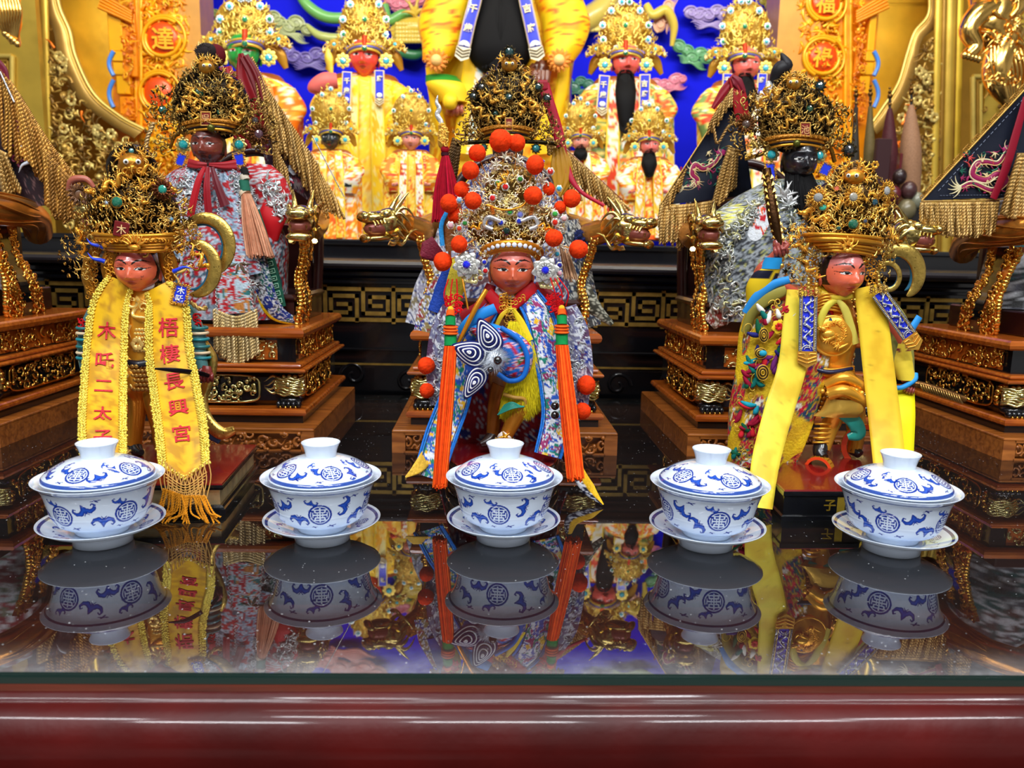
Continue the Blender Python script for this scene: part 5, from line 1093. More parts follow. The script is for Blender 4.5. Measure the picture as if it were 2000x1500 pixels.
GM=[(987,365,6,C_(200,20,30)),(972,358,5.5,C_(30,120,40)),(1016,350,5.5,C_(30,120,40)),(962,387,6,C_(200,20,30)),(996,413,6,C_(50,180,70)),(1016,419,6,C_(120,130,220)),(958,435,6,C_(130,150,230)),(978,435,5.5,C_(20,50,190)),(1014,432,5.5,C_(20,60,190)),(1075,335,6,C_(210,30,30)),(908,436,5,C_(40,150,60)),(897,446,5,C_(230,70,30)),(1084,418,6,C_(60,170,70)),(1084,434,6,C_(220,40,20)),(1092,368,5,C_(60,180,220)),(897,391,5,C_(120,180,220)),(972,474,5,C_(200,30,60)),(994,472,5,C_(180,50,180)),(1015,472,5,C_(160,20,40)),(1036,476,5,C_(120,140,220)),(955,480,5,C_(120,160,220)),(880,440,6,C_(230,180,190)),(1102,426,6,C_(235,190,190)),(1061,315,3,C_(20,40,200)),(894,508,4,C_(30,170,190)),(1088,496,5,C_(30,160,190)),(946,512,4.5,C_(20,40,200)),(1093,518,5,C_(20,30,150)),(948,529,5,C_(210,20,30)),(1093,534,5,C_(235,170,190)),(938,543,5,C_(150,90,50)),(1079,547,5,C_(150,90,40)),(920,541,4,C_(150,90,50))]
for x,y,r_,c in GM: medal(crown,fB,x,y,62-abs(x-998)*.22,r_*1.35,c,T=PET6 if r_>4 else STAR,petal=C_(250,245,235),metal=M_silver,name='gem_setting',gr=.62)
medal(crown,fB,989,452,62,9,C_(10,40,34),T=SUNF,petal=C_(90,80,40),name='dark_green_stone',gr=.8)
for x,y in ((911,517),(1065,528)):
    g=G(); put(g,T_petals(8,.25,1.,.30,.2),fB,x,y,52,27,.2,0,0,col=C_(238,240,240)); put(g,T_petals(8,.25,.8,.3,.3),fB,x,y,55,24,.6,0,0,col=C_(250,250,245)); put(g,FL3,fB,x,y,60,12,0,0,0,col=C_(225,230,235)); put(g,GEM,fB,x,y,62,7,0,col=C_(16,40,220),mi=1)
    for k in range(5): put(g,T_petals(6,.3,1,.4),fB,x+(10 if x<1000 else 6)*1+12*math.cos(k*1.2),y+20+8*math.sin(k*1.2),48,11,k,0,0,col=C_(240,225,160))
    g.build('white_metal_flower',[M_silver,M_gem],crown)
PP=[(978,275,21,34),(1009,279,16,30),(932,299,16,30),(919,333,16.5,36),(1045,322,17.5,40),(902,370,15,20),(877,397,17,26),(924,392,16,62),(1041,382,17,66),(1117,388,17,20),(1072,369,12,20),(1094,405,12,20),(889,422,14,12),(897,477,16,48),(1082,465,16.5,52),(865,511,18,34),(1130,487,18,24)]
for k,(x,y,r_,d) in enumerate(PP):
    g=G(); pompom(g,fB,x,y,d+8,r_,k); o=g.build('pompom',M_yarn,crown)
    g=G(); tx,ty=998+(x-998)*.6,440+(y-440)*.6; g.tube(fB.path([(x,y,d),(x*.5+tx*.5,y*.5+ty*.5+4,d-4),(tx,ty,30)],10),fB.s*1.0,4,col=C_(235,180,90)); g.build('wire',M_gold,o)
for k,(x,y,r_,d) in enumerate([(833,714,17,20),(834,763,15,20),(1145,752,19,20),(1138,803,17,30)]):
    g=G(); pompom(g,fB,x,y,d,r_,50+k); g.build('pompom',M_yarn,B)
    g=G(); 
    for q in range(5): put(g,STAR,fB,x+(10 if x<1000 else -14)+q*2-4,y-14+q*7,d-12,7,q,0,0,col=C_(225,228,235))
    g.tube(fB.path([(x+(8 if x<1000 else -8),y,d-10),(x+(40 if x<1000 else -30),y-6,0)],8),fB.s*3,5,col=C_(200,205,215)); g.build('silver_sprig',M_silver,B)
# gilded rod held across the chest, streamer flags behind the shoulder
g=G(); limb(g,fB,[(950,566,86),(930,600,92),(905,650,96),(884,692,98)],[4.5,5,4,2.5],10,24,0,C_(235,180,80)); limb(g,fB,[(903,545,60),(908,570,66),(914,604,70)],[1.8,2,2],6,10,0,C_(235,190,100)); o=g.build('gilded_rod',M_gold); tag(o,'thin gilded rod held slantwise by the pompom crowned figurine','rod'); recentre(o)
g=G(); Ribbon(fB,[(872,415,-8),(862,440,-8),(864,480,-6)],[8,9,9],20,4,col=C_(40,150,225)).mesh(g); Ribbon(fB,[(880,420,-14),(878,450,-14),(882,490,-12)],[20,26,22],20,5,col=C_(150,90,40)).mesh(g)
Ribbon(fB,[(856,478,-6),(836,492,-6),(822,500,-4)],[40,44,8],20,6,bow=3,col=C_(110,16,40)).mesh(g)
Ribbon(fB,[(896,505,-6),(888,560,-4),(880,620,-6)],[34,40,20],30,7,bow=5,col=C_(226,206,60)).mesh(g); Ribbon(fB,[(884,510,-8),(868,560,-8),(850,610,-8)],[24,34,30],30,7,bow=5,col=C_(30,70,170)).mesh(g)
Ribbon(fB,[(870,540,-14),(850,600,-14),(838,650,-14)],[40,64,60],40,24,bow=5,col=lambda a,b,c,d:emb(a,b,[C_(150,130,80),C_(150,40,50),C_(40,60,140)],SIL,16,4,.3,10)).mesh(g); g.build('shoulder_streamers',M_cloth,B)
g=G(); strands(g,fB,(1100,480,0),(1116,545,4),14,26,40,1.0,[C_(214,170,130)],8); g.build('peach_tassel',M_yarn,B)
# tasselled spear standing behind the figurine
fS=Fig(.98); T=thing('tasselled_spear','spear with wavy silver tip, gilded dragon socket and long crimson tassel','spear',tuple(fS.p(872,600,0)))
g=G(); limb(g,fS,[(855,186,0),(853,200,0),(858,212,0),(854,224,0),(862,240,0),(862,258,0)],[1,3.5,4.5,5,5,4],10,40,0,C_(235,235,238),flat=.4); g.build('wavy_blade',M_silver,T)
g=G(); limb(g,fS,[(863,244,0),(866,262,0),(864,280,0),(868,288,0)],[7,10,9,6],12,16,0,C_(250,235,180)); 
for k in range(16): put(g,CURL if k%2 else TUFT,fS,860+(k%4)*4,244+k*2.6,9,5.5,k,0,0,col=C_(250,235,180))
g.build('dragon_socket',M_gold,T); g=G(); g.tube(fS.line([(868,285,0),(898,892,0)]),fS.s*3,8,col=C_(60,30,20)); g.build('shaft',M_throne,T)
g=G(); g.ell(fS.p(869,292,2),(fS.s*8,fS.s*8,fS.s*8),8,12,col=C_(150,12,30)); g.tube(fS.line([(869,298,2),(869,304,2)]),fS.s*7.5,12,col=C_(60,20,30)); strands(g,fS,(870,304,2),(874,428,4),12,58,260,1.2,[C_(176,12,40),C_(200,20,54),C_(150,8,30)],5,bulge=4,dep=(12,34)); g.build('crimson_tassel',M_yarn,T)
# ================================================================= RIGHT FIGURINE (gold armour, yellow satin streamers)
fC=Fig(.88); Cc=thing('carved_figurine','right figurine in gold armour with plain yellow satin streamers and a raised fist','figurine',tuple(PY(1620,930,.86)*[1,1,0]))
Bq=[(.2955,.753),(.3835,.757),(.3945,.84),(.3835,.915),(.3115,.915),(.284,.835)]
Bq=np.array([PZ(1532,957,.031)[:2],PZ(1688,957,.031)[:2],PZ(1712,930,.031)[:2],PZ(1700,868,.031)[:2],PZ(1545,868,.031)[:2],PZ(1512,938,.031)[:2]])
def poly_base(root,P,zs,m,name):
    c=P.mean(0); g=G(); g.loft([np.c_[c+(P-c)*(1+gr),np.full(len(P),z)] for z,gr in zs],True,smooth=False); return g.build(name,m,root)
poly_base(Cc,Bq,[(0,.02),(.004,.02),(.005,-.01),(.024,-.01),(.025,.01),(.0295,.01)],M_black,'base_body'); poly_base(Cc,Bq,[(.0295,0),(.031,-.01)],M_redlac,'base_top')
g=G(); c0=PY(1619,986,.7545); g.box(c0+(-.0155,-.0015,-.0085),(c0[0]+.0155,c0[1]+.002,c0[2]+.0085)); V,F=glyph('子',.01); g.add(c0+np.c_[V[:,0]*.012,-V[:,2]*.01-.0018,V[:,1]*.012],F,smooth=False,col=(.85,.8,.7)); g.build('gold_name_plate',mat('plate_gold',srgb(214,180,60),.4,.7,vcol=True),Cc)
g=G()
for w_,h_ in ((.010,.007),(.006,.0035)):
    for (a,b,c,d) in ((-w_,h_,w_,h_),(-w_,-h_,w_,-h_),(-w_,-h_,-w_,h_)): c1=PY(1566,986,.7545); g.box((c1[0]+min(a,c)-.0005,.7525,c1[2]+min(b,d)-.0005),(c1[0]+max(a,c)+.0005,.756,c1[2]+max(b,d)+.0005))
g.build('carved_key_motif',M_black,Cc)
g=G(); head(g,fC,1640,542,84,78,30,yaw=.24,skin=C_(232,108,74),top=C_(205,120,116),lip=C_(200,20,30),nod=.0)
body(g,fC,[(1632,575,8,17,17),(1630,592,4,34,26),(1626,650,6,48,42),(1622,712,0,40,34),(1625,740,2,52,38),(1628,765,0,50,34)],30,34,mi=1,col=C_(250,215,130))
limb(g,fC,[(1640,740,20),(1652,768,52),(1640,792,50),(1622,830,34),(1606,876,40)],[30,30,22,18,15],14,30,1,C_(245,210,125))
limb(g,fC,[(1655,745,0),(1668,800,-10),(1672,850,-6),(1668,885,0)],[30,22,17,14],14,26,1,C_(210,170,90))
limb(g,fC,[(1604,866,40),(1602,884,52),(1610,894,66)],[14,14,9],12,12,0,C_(22,20,24)); limb(g,fC,[(1668,878,0),(1680,888,12)],[13,9],10,10,0,C_(22,20,24))
limb(g,fC,[(1560,590,4),(1505,560,16),(1490,535,26),(1510,510,34),(1522,495,40)],[26,22,18,14,12],14,26,0,C_(190,84,60)); hand(g,fC,1523,482,44,27,ang=-.25,col=C_(150,66,58),mirror=-1)
limb(g,fC,[(1700,600,6),(1745,660,8),(1762,710,14),(1774,744,24)],[26,22,16,12],14,20,0,C_(190,84,60)); hand(g,fC,1778,756,30,20,ang=.4,col=C_(150,66,58))
g.build('body',[M_face,M_gold],Cc)
# armour relief
g=G()
put(g,G().ell((0,0,0),(1,1,.35),14,24),fC,1626,656,44,41,0,-.05,0,col=C_(235,195,110))
a=np.linspace(0,2*PI,44,endpoint=False); g.tube(fC.p(1626+40*np.cos(a),656+38*np.sin(a),48+0*a),fC.s*3,7,closed=True,col=C_(250,220,140))
put(g,DR[2],fC,1626,664,60,16,-.5,0,0,col=C_(250,220,140)); put(g,G().ell((0,0,0),(1,.7,.6),8,12),fC,1618,652,62,13,0,0,0,col=C_(255,230,150))
for k in range(16): put(g,TUFT,fC,1630+18*math.cos(k*.4),650+20*math.sin(k*.4),56,8,k*.4,0,0,col=C_(250,215,130))
for k in range(6): g.tube(fC.path([(1590+k*1,612-k*6,36),(1616,604-k*6,46),(1650,610-k*6,38)],12),fC.s*2.4,6,col=C_(245,210,125))
for s in (-1,1): put(g,T_worm(1,2.6,.5,1.1,.3),fC,1626+s*16,632,44,12,s*1.0,0,0,col=C_(255,230,150))
for k in range(4): g.tube(fC.path([(1586,716+k*4,36),(1622,722+k*4,44),(1668,716+k*4,34)],14),fC.s*2.6,6,col=C_(240,205,120))
for r_ in range(7):
    for k in range(13): x=1586+k*7+(r_%2)*3.5; put(g,G().ell((0,0,0),(1,1,.4),4,7),fC,x,752+r_*9,(44 if x<1640 else 30)-abs(x-1625)*.25,5.6,0,0,.3,col=C_(200,150,80)*.8)
# tasset plates over the thigh
g.tube(fC.path([(1614,752,60),(1650,738,78),(1690,758,60)],20),fC.s*10,10,col=C_(250,215,130)); g.tube(fC.path([(1618,770,74),(1650,764,86),(1688,786,66)],20),fC.s*12,10,col=C_(245,210,125))
for k in range(8): x=1606+k*11; g.ell(fC.p(x,764+5*math.sin(k),84-abs(x-1650)*.3),fC.s*5,6,8,col=C_(255,230,150))
for k in range(5): a=np.linspace(.0,PI,14); g.tube(fC.p(1610+18*np.cos(a)+k*-1.,828+k*9+0*a,38+18*np.sin(a)),fC.s*2.2,5,col=C_(255,225,140))
g.build('gilded_armour',M_gold,Cc)
g=G(); body(g,fC,[(1650,778,66,34,20),(1646,800,62,42,22),(1634,812,56,46,20)],26,16,0,C_(240,225,170),fold=(.05,6,1)); g.build('gold_skirt_flap',M_gold,Cc)
g=G(); Ribbon(fC,[(1612,800,58),(1640,806,64),(1668,824,58),(1676,846,50),(1656,854,46)],[14,20,30,30,12],40,7,bow=4,col=C_(40,180,165)).mesh(g); Ribbon(fC,[(1610,800,52),(1614,815,54)],[16,20],10,5,col=C_(40,180,165)).mesh(g); g.build('teal_lining',M_paint,Cc)
g=G(); limb(g,fC,[(1588,720,40),(1622,727,50),(1664,720,38)],[4,4.5,4],8,14,0,C_(20,24,60)); limb(g,fC,[(1618,624,48),(1640,634,50)],[5,5],6,8,0,C_(10,60,90)); g.build('belt',M_paint,Cc)
# gilded wheels under the feet
def wheel(x,y,d,r,w,name,ry):
    g=G(); a=np.arange(40)*2*PI/40; c=fC.p(x,y,d); ax=np.array([math.cos(ry),math.sin(ry),0]); fw=np.array([-math.sin(ry),math.cos(ry),0]); s=fC.s; R=[]
    for k,(rr,ww,cc) in enumerate(((r,-w,0),(r,w,0),(r*.78,w,0),(r*.78,-w,0))):
        R.append(c+s*(np.cos(a)[:,None]*rr*fw+np.sin(a)[:,None]*rr*np.array([0,0,1])+ww*ax))
    P=np.array(R+[R[0]]); g.grid(P[:2],cv=True,col=C_(245,210,120)); g.grid(P[1:3],cv=True,col=C_(240,70,20),mi=1); g.grid(P[2:4],cv=True,col=C_(240,80,20),mi=1); g.grid(P[3:5],cv=True,col=C_(240,70,20),mi=1)
    for k in range(20): q=k*2*PI/20; b=c+s*(math.cos(q)*r*1.02*fw+math.sin(q)*r*1.02*np.array([0,0,1])); g.tube([b-ax*w*s*.8,b+ax*w*s*.8],s*1.1,5,col=C_(200,150,70))
    g.build(name,[M_gold,M_paint],Cc)
wheel(1600,916,62,26,11,'fire_wheel',.9); wheel(1690,872,10,46,5,'fire_wheel',1.25)
# embroidered cloak with sleeve
CP_=[C_(232,196,40),C_(235,200,50),C_(236,190,40),C_(232,196,40),C_(236,204,60)]
def cloakc(X,L,a):
    base=mixc(C_(236,196,30),C_(216,168,26),sm(.4,.6,fbm(X/30,L/30,2)))
    m=sm(.50,.53,fbm(X/44+2,L/60,5,2)*1.15+.12*sm(60,200,L)); e=emb(X,L,[C_(20,90,80),C_(150,20,40),C_(30,40,90),C_(20,120,110),C_(90,30,90),C_(210,170,50),C_(200,30,50),C_(230,225,210)],C_(190,150,50),15,3,.3,9)
    c=base*(1-m[...,None])+e*m[...,None]
    for (x0,y0,r0,c1,c2) in ((-150,120,16,C_(250,210,50),C_(200,20,20)),(-100,60,13,C_(200,24,40),C_(150,10,30))):
        r=np.hypot(X-x0,L-y0); c=np.where((r<r0)[...,None],np.where((r<r0*.5)[...,None],c2,c1),c)
    return c
g=G(); O=shell(g,fC,[(1600,556,-8,60,34),(1570,585,-8,98,46),(1560,640,-8,118,52),(1548,720,-6,116,54),(1530,800,-4,112,54),(1512,870,0,96,50),(1500,905,0,84,46)],PI*.36,PI-.02,90,110,col=lambda X,L,a:cloakc(-X+20,L,a),th=3); g.build('embroidered_cloak',M_cloth,Cc)
# raised embroidery on the cloak front
g=G(); R=rs(21); fr_=lambda x,y:fC.p(x,y,42)
for k in range(64):
    y=600+R.rand()*290; t=(y-600)/290; x=1455+ (1-t)*18 -t*25+R.rand()*78; d=18+26*R.rand(); c=[C_(20,110,100),C_(150,20,50),C_(40,40,110),C_(210,40,50),C_(24,90,60),C_(110,40,110),C_(30,150,170)][R.randint(7)]
    if 600<y<640 and R.rand()<.6: c=C_(236,232,220)
    d=24+22*math.sin(np.clip((x-1440)/100,0,1)*PI*.5); L_=9+8*R.rand(); a0=R.rand()*6; P=fC.p(x+L_*np.linspace(-1,1,8)*math.cos(a0),y+L_*np.linspace(-1,1,8)*math.sin(a0)+4*np.sin(np.linspace(0,3,8)),d+6+0*np.linspace(0,1,8)); g.tube(P,fC.s*(1.5+4*np.sin(np.linspace(.1,PI-.1,8))),7,col=c)
g.build('silk_embroidery',M_yarn,Cc)
g=G()
for k in range(34):
    y=590+R.rand()*300; t=(y-600)/290; x=1450+ (1-t)*18-t*25+R.rand()*90; d=26+22*math.sin(np.clip((x-1440)/100,0,1)*PI*.5)+5; r_=5+7*R.rand(); tt=np.linspace(0,5+3*R.rand(),26); q=R.rand()*6
    g.tube(fC.p(x+r_*(1-tt/9)*np.cos(tt+q),y+r_*1.3*(1-tt/9)*np.sin(tt+q),d+0*tt),fC.s*1.1,4,col=C_(230,190,70)*(.7+.5*R.rand()))
for (x,y,rx,ry) in ((1492,655,9,14),(1490,728,12,15),(1486,690,12,10)):
    for q in range(5):
        a=np.linspace(0,2*PI,26,endpoint=False); g.tube(fC.p(x+rx*(1-q*.18)*np.cos(a),y+ry*(1-q*.18)*np.sin(a),54+q+0*a),fC.s*1.2,4,closed=True,col=C_(230,180,60) if q%2==0 else C_(60,40,20))
g.build('gold_thread_embroidery',M_rope_gold,Cc)
g=G(); g.ell(fC.p(1490,690,58),(fC.s*8,fC.s*4,fC.s*6),7,10,col=C_(30,160,190)); g.build('turquoise_patch',M_satin,Cc)
for x,y,r_,c1,c2 in ((1521,638,15,C_(248,206,40),C_(196,24,20)),(1536,606,10,C_(200,24,44),C_(170,10,30))):
    g=G(); put(g,T_petals(6,.1,1.,.45,.15),fC,x,y,52,r_,.3,0,0,col=c1); put(g,T_petals(7,.05,.55,.2,.3),fC,x,y,55,r_,.1,0,0,col=c2); g.build('embroidered_flower',M_satin,Cc)
g=G(); Ribbon(fC,[(1456,612,26),(1478,580,36),(1510,556,42),(1542,546,44)],[16,18,17,15],50,7,bow=3,col=C_(40,140,215)).mesh(g); g.build('blue_cape_trim',M_satin,Cc)
g=G(); Ribbon(fC,[(1454,650,20),(1470,610,30),(1500,582,38),(1536,566,42)],[16,22,26,20],40,7,bow=3,col=C_(150,140,60)).mesh(g); g.build('olive_cape_edge',M_satin,Cc)
# raised sleeve: yellow and black panels, blue cuff
g=G(); body(g,fC,[(1478,592,18,20,14,.0),(1484,560,24,26,18),(1496,535,30,24,18),(1508,520,36,18,15)],26,30,0,lambda U,A,X,L:np.where((((U>.55)&(U<.8)&(np.cos(A)<.2))|((U>.45)&(U<.7)&(np.cos(A)>.4)))[...,None],C_(16,18,40),C_(236,200,30))); g.build('raised_sleeve',M_satin,Cc)
g=G(); body(g,fC,[(1504,525,36,19,16),(1510,510,40,18,15),(1512,503,42,17,14)],24,10,0,C_(36,150,215)); g.build('blue_cuff',M_satin,Cc)
# lowered right sleeve and cape side
g=G(); shell(g,fC,[(1690,570,-6,44,26),(1710,620,-6,62,34),(1728,680,-4,56,34),(1748,725,6,38,26)],-.25,PI*.62,50,50,col=lambda X,L,a:mixc(C_(150,146,70),C_(96,100,50),sm(.4,.6,fbm(X/16,L/20,4)))); g.build('olive_cape_side',M_satin,Cc)
g=G(); body(g,fC,[(1752,640,10,20,14),(1756,680,16,22,16),(1762,712,24,22,16),(1770,742,30,17,13)],26,40,0,lambda U,A,X,L:np.where(((U>.55)&(U<.78)&(np.cos(A+1)>0))[...,None],C_(24,30,110),np.where(((U<.4)&(fbm(X/6,L/6,3)>.55))[...,None],C_(120,30,40),C_(235,206,60)))); g.build('lowered_sleeve',M_satin,Cc)
g=G(); Ribbon(fC,[(1796,618,12),(1770,660,20),(1752,700,26)],[13,15,13],30,5,bow=3,col=C_(40,140,215)).mesh(g); g.tube(fC.path([(1748,758,38),(1764,756,42),(1786,742,38),(1788,730,30)],14),fC.s*5,7,col=C_(40,150,220)); g.build('blue_sleeve_trim',M_satin,Cc)
g=G(); Ribbon(fC,[(1556,735,30),(1560,800,34),(1550,850,30)],[22,36,16],50,20,bow=3,col=lambda a,b,c,d:np.where((np.abs(d)>.85)[...,None],C_(24,30,90),emb(a,b,[C_(30,30,60),C_(170,110,40)],C_(220,180,70),14,3,.35))).mesh(g); g.build('inner_robe_edge',M_cloth,Cc)
# streamers
def satin(k): return lambda a,b,c,d: mixc(C_(240,216,66),C_(226,190,50),sm(.4,.66,fbm(a/40+k,b/26,k)))*(1-.35*sm(.72,.8,fbm(a/5,b/5,k+9)))[...,None]
g=G(); Ribbon(fC,[(1556,566,46),(1552,640,58),(1546,720,70),(1522,800,96),(1496,900,160),(1484,992,214)],[38,48,56,58,56,50],100,9,bow=3,col=satin(2)).mesh(g); g.build('left_streamer',M_satin,Cc)
g=G(); Ribbon(fC,[(1690,560,46),(1704,620,54),(1716,720,70),(1728,820,100),(1738,912,150)],[44,60,62,64,64],100,9,bow=3,col=lambda a,b,c,d:satin(5)(a,b,c,d)*np.array([1,.86,.55])).mesh(g); g.build('right_streamer',M_satin,Cc)
g=G(); Ribbon(fC,[(1764,756,20),(1762,810,60),(1758,880,90)],[44,52,54],60,7,bow=2,col=C_(236,226,10)).mesh(g); g.build('bright_yellow_cloth',M_satin,Cc)
g=G(); Ribbon(fC,[(1640,584,44),(1618,596,50),(1604,622,52),(1600,655,50)],[8,14,15,5],40,6,bow=3,col=C_(222,206,70)).mesh(g); Ribbon(fC,[(1634,584,46),(1650,604,52),(1662,640,52),(1672,672,50)],[8,16,17,15],40,6,bow=2,col=C_(206,190,80)).mesh(g); Ribbon(fC,[(1604,572,36),(1635,582,48),(1676,576,38)],[12,10,12],30,5,bow=2,col=C_(220,190,50)).mesh(g); g.build('yellow_neck_tie',M_satin,Cc)
# blue enamel pendants with white dragons
def pendant(par,f,P,w,name,endw=None):
    g=G(); r=Ribbon(f,P,w,50,9,bow=1.5,th=3,col=lambda a,b,c,d:np.where((np.abs(d)>.72)[...,None],C_(90,90,96),C_(24,44,215))); r.mesh(g,mi=0); L_=r.len[-1]
    for s in (-1,1):
        for off,c in ((.98,C_(150,150,156)),(.72,C_(230,200,130))): g.tube(r.edge(s*off,1.5),f.s*1.3,5,mi=1,col=c)
        beads(g,r.edge(s*.86,2),f.s*1.5,f.s*3.2,1,C_(200,200,206),seed=3)
    t=np.linspace(.04,.93,90); v=.34*np.sin(t*23); g.tube(r.at(t*L_,v,2.6),f.s*(1.9+.7*np.sin(t*60)),5,mi=1,col=C_(220,224,230))
    for k in range(14):
        tt=np.linspace(0,4.2,12); u0=L_*(.07+.062*k); v0=.35*(-1)**k; g.tube(r.at(u0+4*(1-tt/6)*np.sin(tt),v0+.27*(1-tt/6)*np.cos(tt),2.8+0*tt),f.s*1.1,4,mi=1,col=C_(226,230,236))
    for rr in (4.5,8): tt=np.linspace(PI,2*PI,14); g.tube(r.at(L_*.97+rr*np.sin(tt),.08*rr*np.cos(tt),2.6+0*tt),f.s*1.1,4,mi=1,col=C_(235,236,240))
    o=g.build(name,[M_paint,M_silver],par)
    a=np.array(P[-2][:2]);b=np.array(P[-1][:2]); dr=(b-a)/np.linalg.norm(b-a); nr=np.array([-dr[1],dr[0]]); q=lambda u,v,d=2:(b[0]+dr[0]*u+nr[0]*v,b[1]+dr[1]*u+nr[1]*v,P[-1][2]+d); W=w if np.ndim(w)==0 else w[-1]; W=W*.56
    g=G(); ring=[q(0,-W),q(0,W),q(22,W),q(33,0),q(22,-W)]; F0=f.line([list(x) for x in ring]); F1=f.line([[x[0],x[1],x[2]-4] for x in ring]); g.loft([F1,F0],True,smooth=False,col=C_(225,200,140))
    for s in (-1,1):
        for k in range(3): g.tube(f.line([q(5+k*7,s*W*.9,4),q(5+k*7,s*W*.25,4),q(8+k*7,s*W*.25,4)] if k<1 else [q(4+k*7-1,s*W*.92,4),q(10+k*7-1,s*1,4)]),f.s*1.2,5,col=C_(255,235,180))
    g.build('chevron_tip',M_gold,o)
    g=G(); x,y,d=P[0]
    for k in range(12): put(g,CURL if k%2 else STAR,f,x-w/2+(k%4)*w/3.2 if np.ndim(w)==0 else x-8+(k%4)*6,y-2-(k//4)*5,d+4,6,k,0,0,col=C_(220,190,130))
    for k in range(3): g.ell(f.p(x,y-16-k*8,d+2),f.s*4,6,8,col=C_(225,195,120))
    g.build('pendant_top',M_gold_old,o)
pendant(Cc,fC,[(1579,578,66),(1578,630,72),(1577,686,76)],34,'enamel_pendant'); pendant(Cc,fC,[(1716,572,60),(1745,612,64),(1776,656,60)],30,'enamel_pendant')
# crown
DG2=[C_(250,225,160),C_(225,190,110),C_(160,125,68),C_(90,68,38),C_(44,34,22)]
cr=G(); cr.ell(fC.p(1658,425,8),(fC.s*82,fC.s*44,fC.s*84),12,18,0,C_(60,44,24)); cr.ell(fC.p(1668,350,4),(fC.s*44,fC.s*26,fC.s*36),10,14,0,C_(60,44,24))
crown_fill(cr,fC,(1672,1655),316,500,[18,40,60,84,92,92,92,94,98,86],46,400,41,DG2,(5.5,9.5),d0=8)
crown_fill(cr,fC,(1556,1572),440,560,[30,44,44,36,22],16,80,42,DG2,(5,9),d0=10); crown_fill(cr,fC,(1730,1712),480,560,[22,26,18,14],14,34,43,DG2,(5,8),d0=4)
crown=cr.build('crown',M_gold_old,Cc)
g=G()
for (x,y,s,rz,k,mir) in ((1600,425,26,-.3,0,0),(1640,400,20,.4,1,0),(1700,430,24,.5,2,1),(1625,450,22,-.9,3,0),(1730,400,18,1.0,0,1),(1580,480,20,.2,1,0),(1590,530,20,-.6,2,0),(1700,385,22,.1,3,1),(1560,455,18,.9,0,0),(1740,455,18,-.8,1,1)):
    put(g,DR[k],fC,x,y,54-abs(x-1658)*.2,s*.6,rz,(x-1658)/150,0,col=C_(245,215,140),mirror=bool(mir))
g.build('dragon',M_gold,crown)
g=G(); g.ell(fC.p(1668,346,36),(fC.s*20,fC.s*16,fC.s*15),10,14,0,C_(220,180,100))
for s in (-1,1):
    g.ell(fC.p(1665+s*8,343,52),fC.s*4,7,10,1,C_(238,238,230)); g.ell(fC.p(1665+s*8,343,56),fC.s*2,5,8,1,C_(10,10,10)); put(g,TUFT,fC,1668+s*22,330,40,15,-s*1.0,0,0,col=C_(245,215,140)); put(g,TUFT,fC,1668+s*12,320,40,12,-s*.5,0,0,col=C_(245,215,140)); put(g,TUFT,fC,1668+s*26,350,40,12,-s*1.5,0,0,col=C_(245,215,140))
put(g,PET6,fC,1709,322,30,8,0,col=C_(235,200,120)); g.tube(fC.path([(1709,328,28),(1700,340,26)],6),fC.s*1.3,5,col=C_(235,200,120)); g.build('beast_mask',[M_gold,M_paint],crown)
g=G(); a=np.linspace(PI*.96,PI*.04,50)
for k,(yy,rr,c) in enumerate(((500,3.4,C_(230,185,90)),(494,3.2,C_(190,150,70)),(488,3.4,C_(230,185,95)),(478,6.4,C_(200,160,80)),(468,3.5,C_(230,190,100)))):
    W=58+k*6; g.tube(fC.p(1650+3-k+W*np.cos(a),yy-6*np.sin(a)-2+10*(.5-.5*np.cos(a))*-1+4,10+66*np.sin(a)),fC.s*rr,8,col=c)
put(g,PET8,fC,1656,482,82,11,0,col=C_(245,215,140))
for k in range(5): put(g,FL0,fC,1656+(k-2)*6,474+abs(k-2)*3,82,8,-(k-2)*.4,col=C_(245,215,140))
g.build('crown_band',M_gold,crown)
for x,y,r_,c,T,gr in ((1666,438,11.5,C_(26,100,74),None,.85),(1598,386,20,C_(150,150,146),SUNF,.45),(1666,385,20,C_(160,155,140),SUNF,.45),(1730,373,21,C_(170,170,166),SUNF,.45),(1607,405,8,C_(60,180,150),PET6,.8),(1709,395,8,C_(20,70,84),PET6,.8),(1616,485,8,C_(226,150,20),PET6,.7),(1702,483,8,C_(226,150,20),PET6,.7),(1638,446,6,C_(30,80,70),PET6,.7),(1690,432,6,C_(70,80,100),PET6,.7)):
    medal(crown,fC,x,y,58-abs(x-1658)*.15,r_,c,T=T or G().lathe([(.9,0),(1,.2),(.8,.3)],24),gr=gr,ry=(x-1658)/160)
plaque(crown,fC,1634,368,50,9,8,.3,'',fieldc=C_(220,110,80),name='coral_chip')
for s,x in ((-1,1590),(1,1700)):
    g=G()
    for k in range(14): put(g,CURL,fC,x+(k%3)*6-6,505+k*4.5,26,7,k*.9,0,0,col=C_(225,185,100))
    for k in range(3): g.ell(fC.p(x+s*(-4),556+k*8,40),fC.s*4.5,6,8,col=C_(215,185,120))
    g.build('cheek_guard',M_gold,crown)
g=G(); g.ell(fC.p(1524,505,44),fC.s*8,8,12,col=C_(225,190,110)); g.ell(fC.p(1526,519,44),fC.s*5.5,8,12,col=C_(225,190,110)); g.ell(fC.p(1524,496,44),fC.s*6,8,12,col=C_(225,190,110))
limb(g,fC,[(1523,480,44),(1510,420,30),(1497,330,10)],[6,11,8],10,30,0,C_(80,56,40))
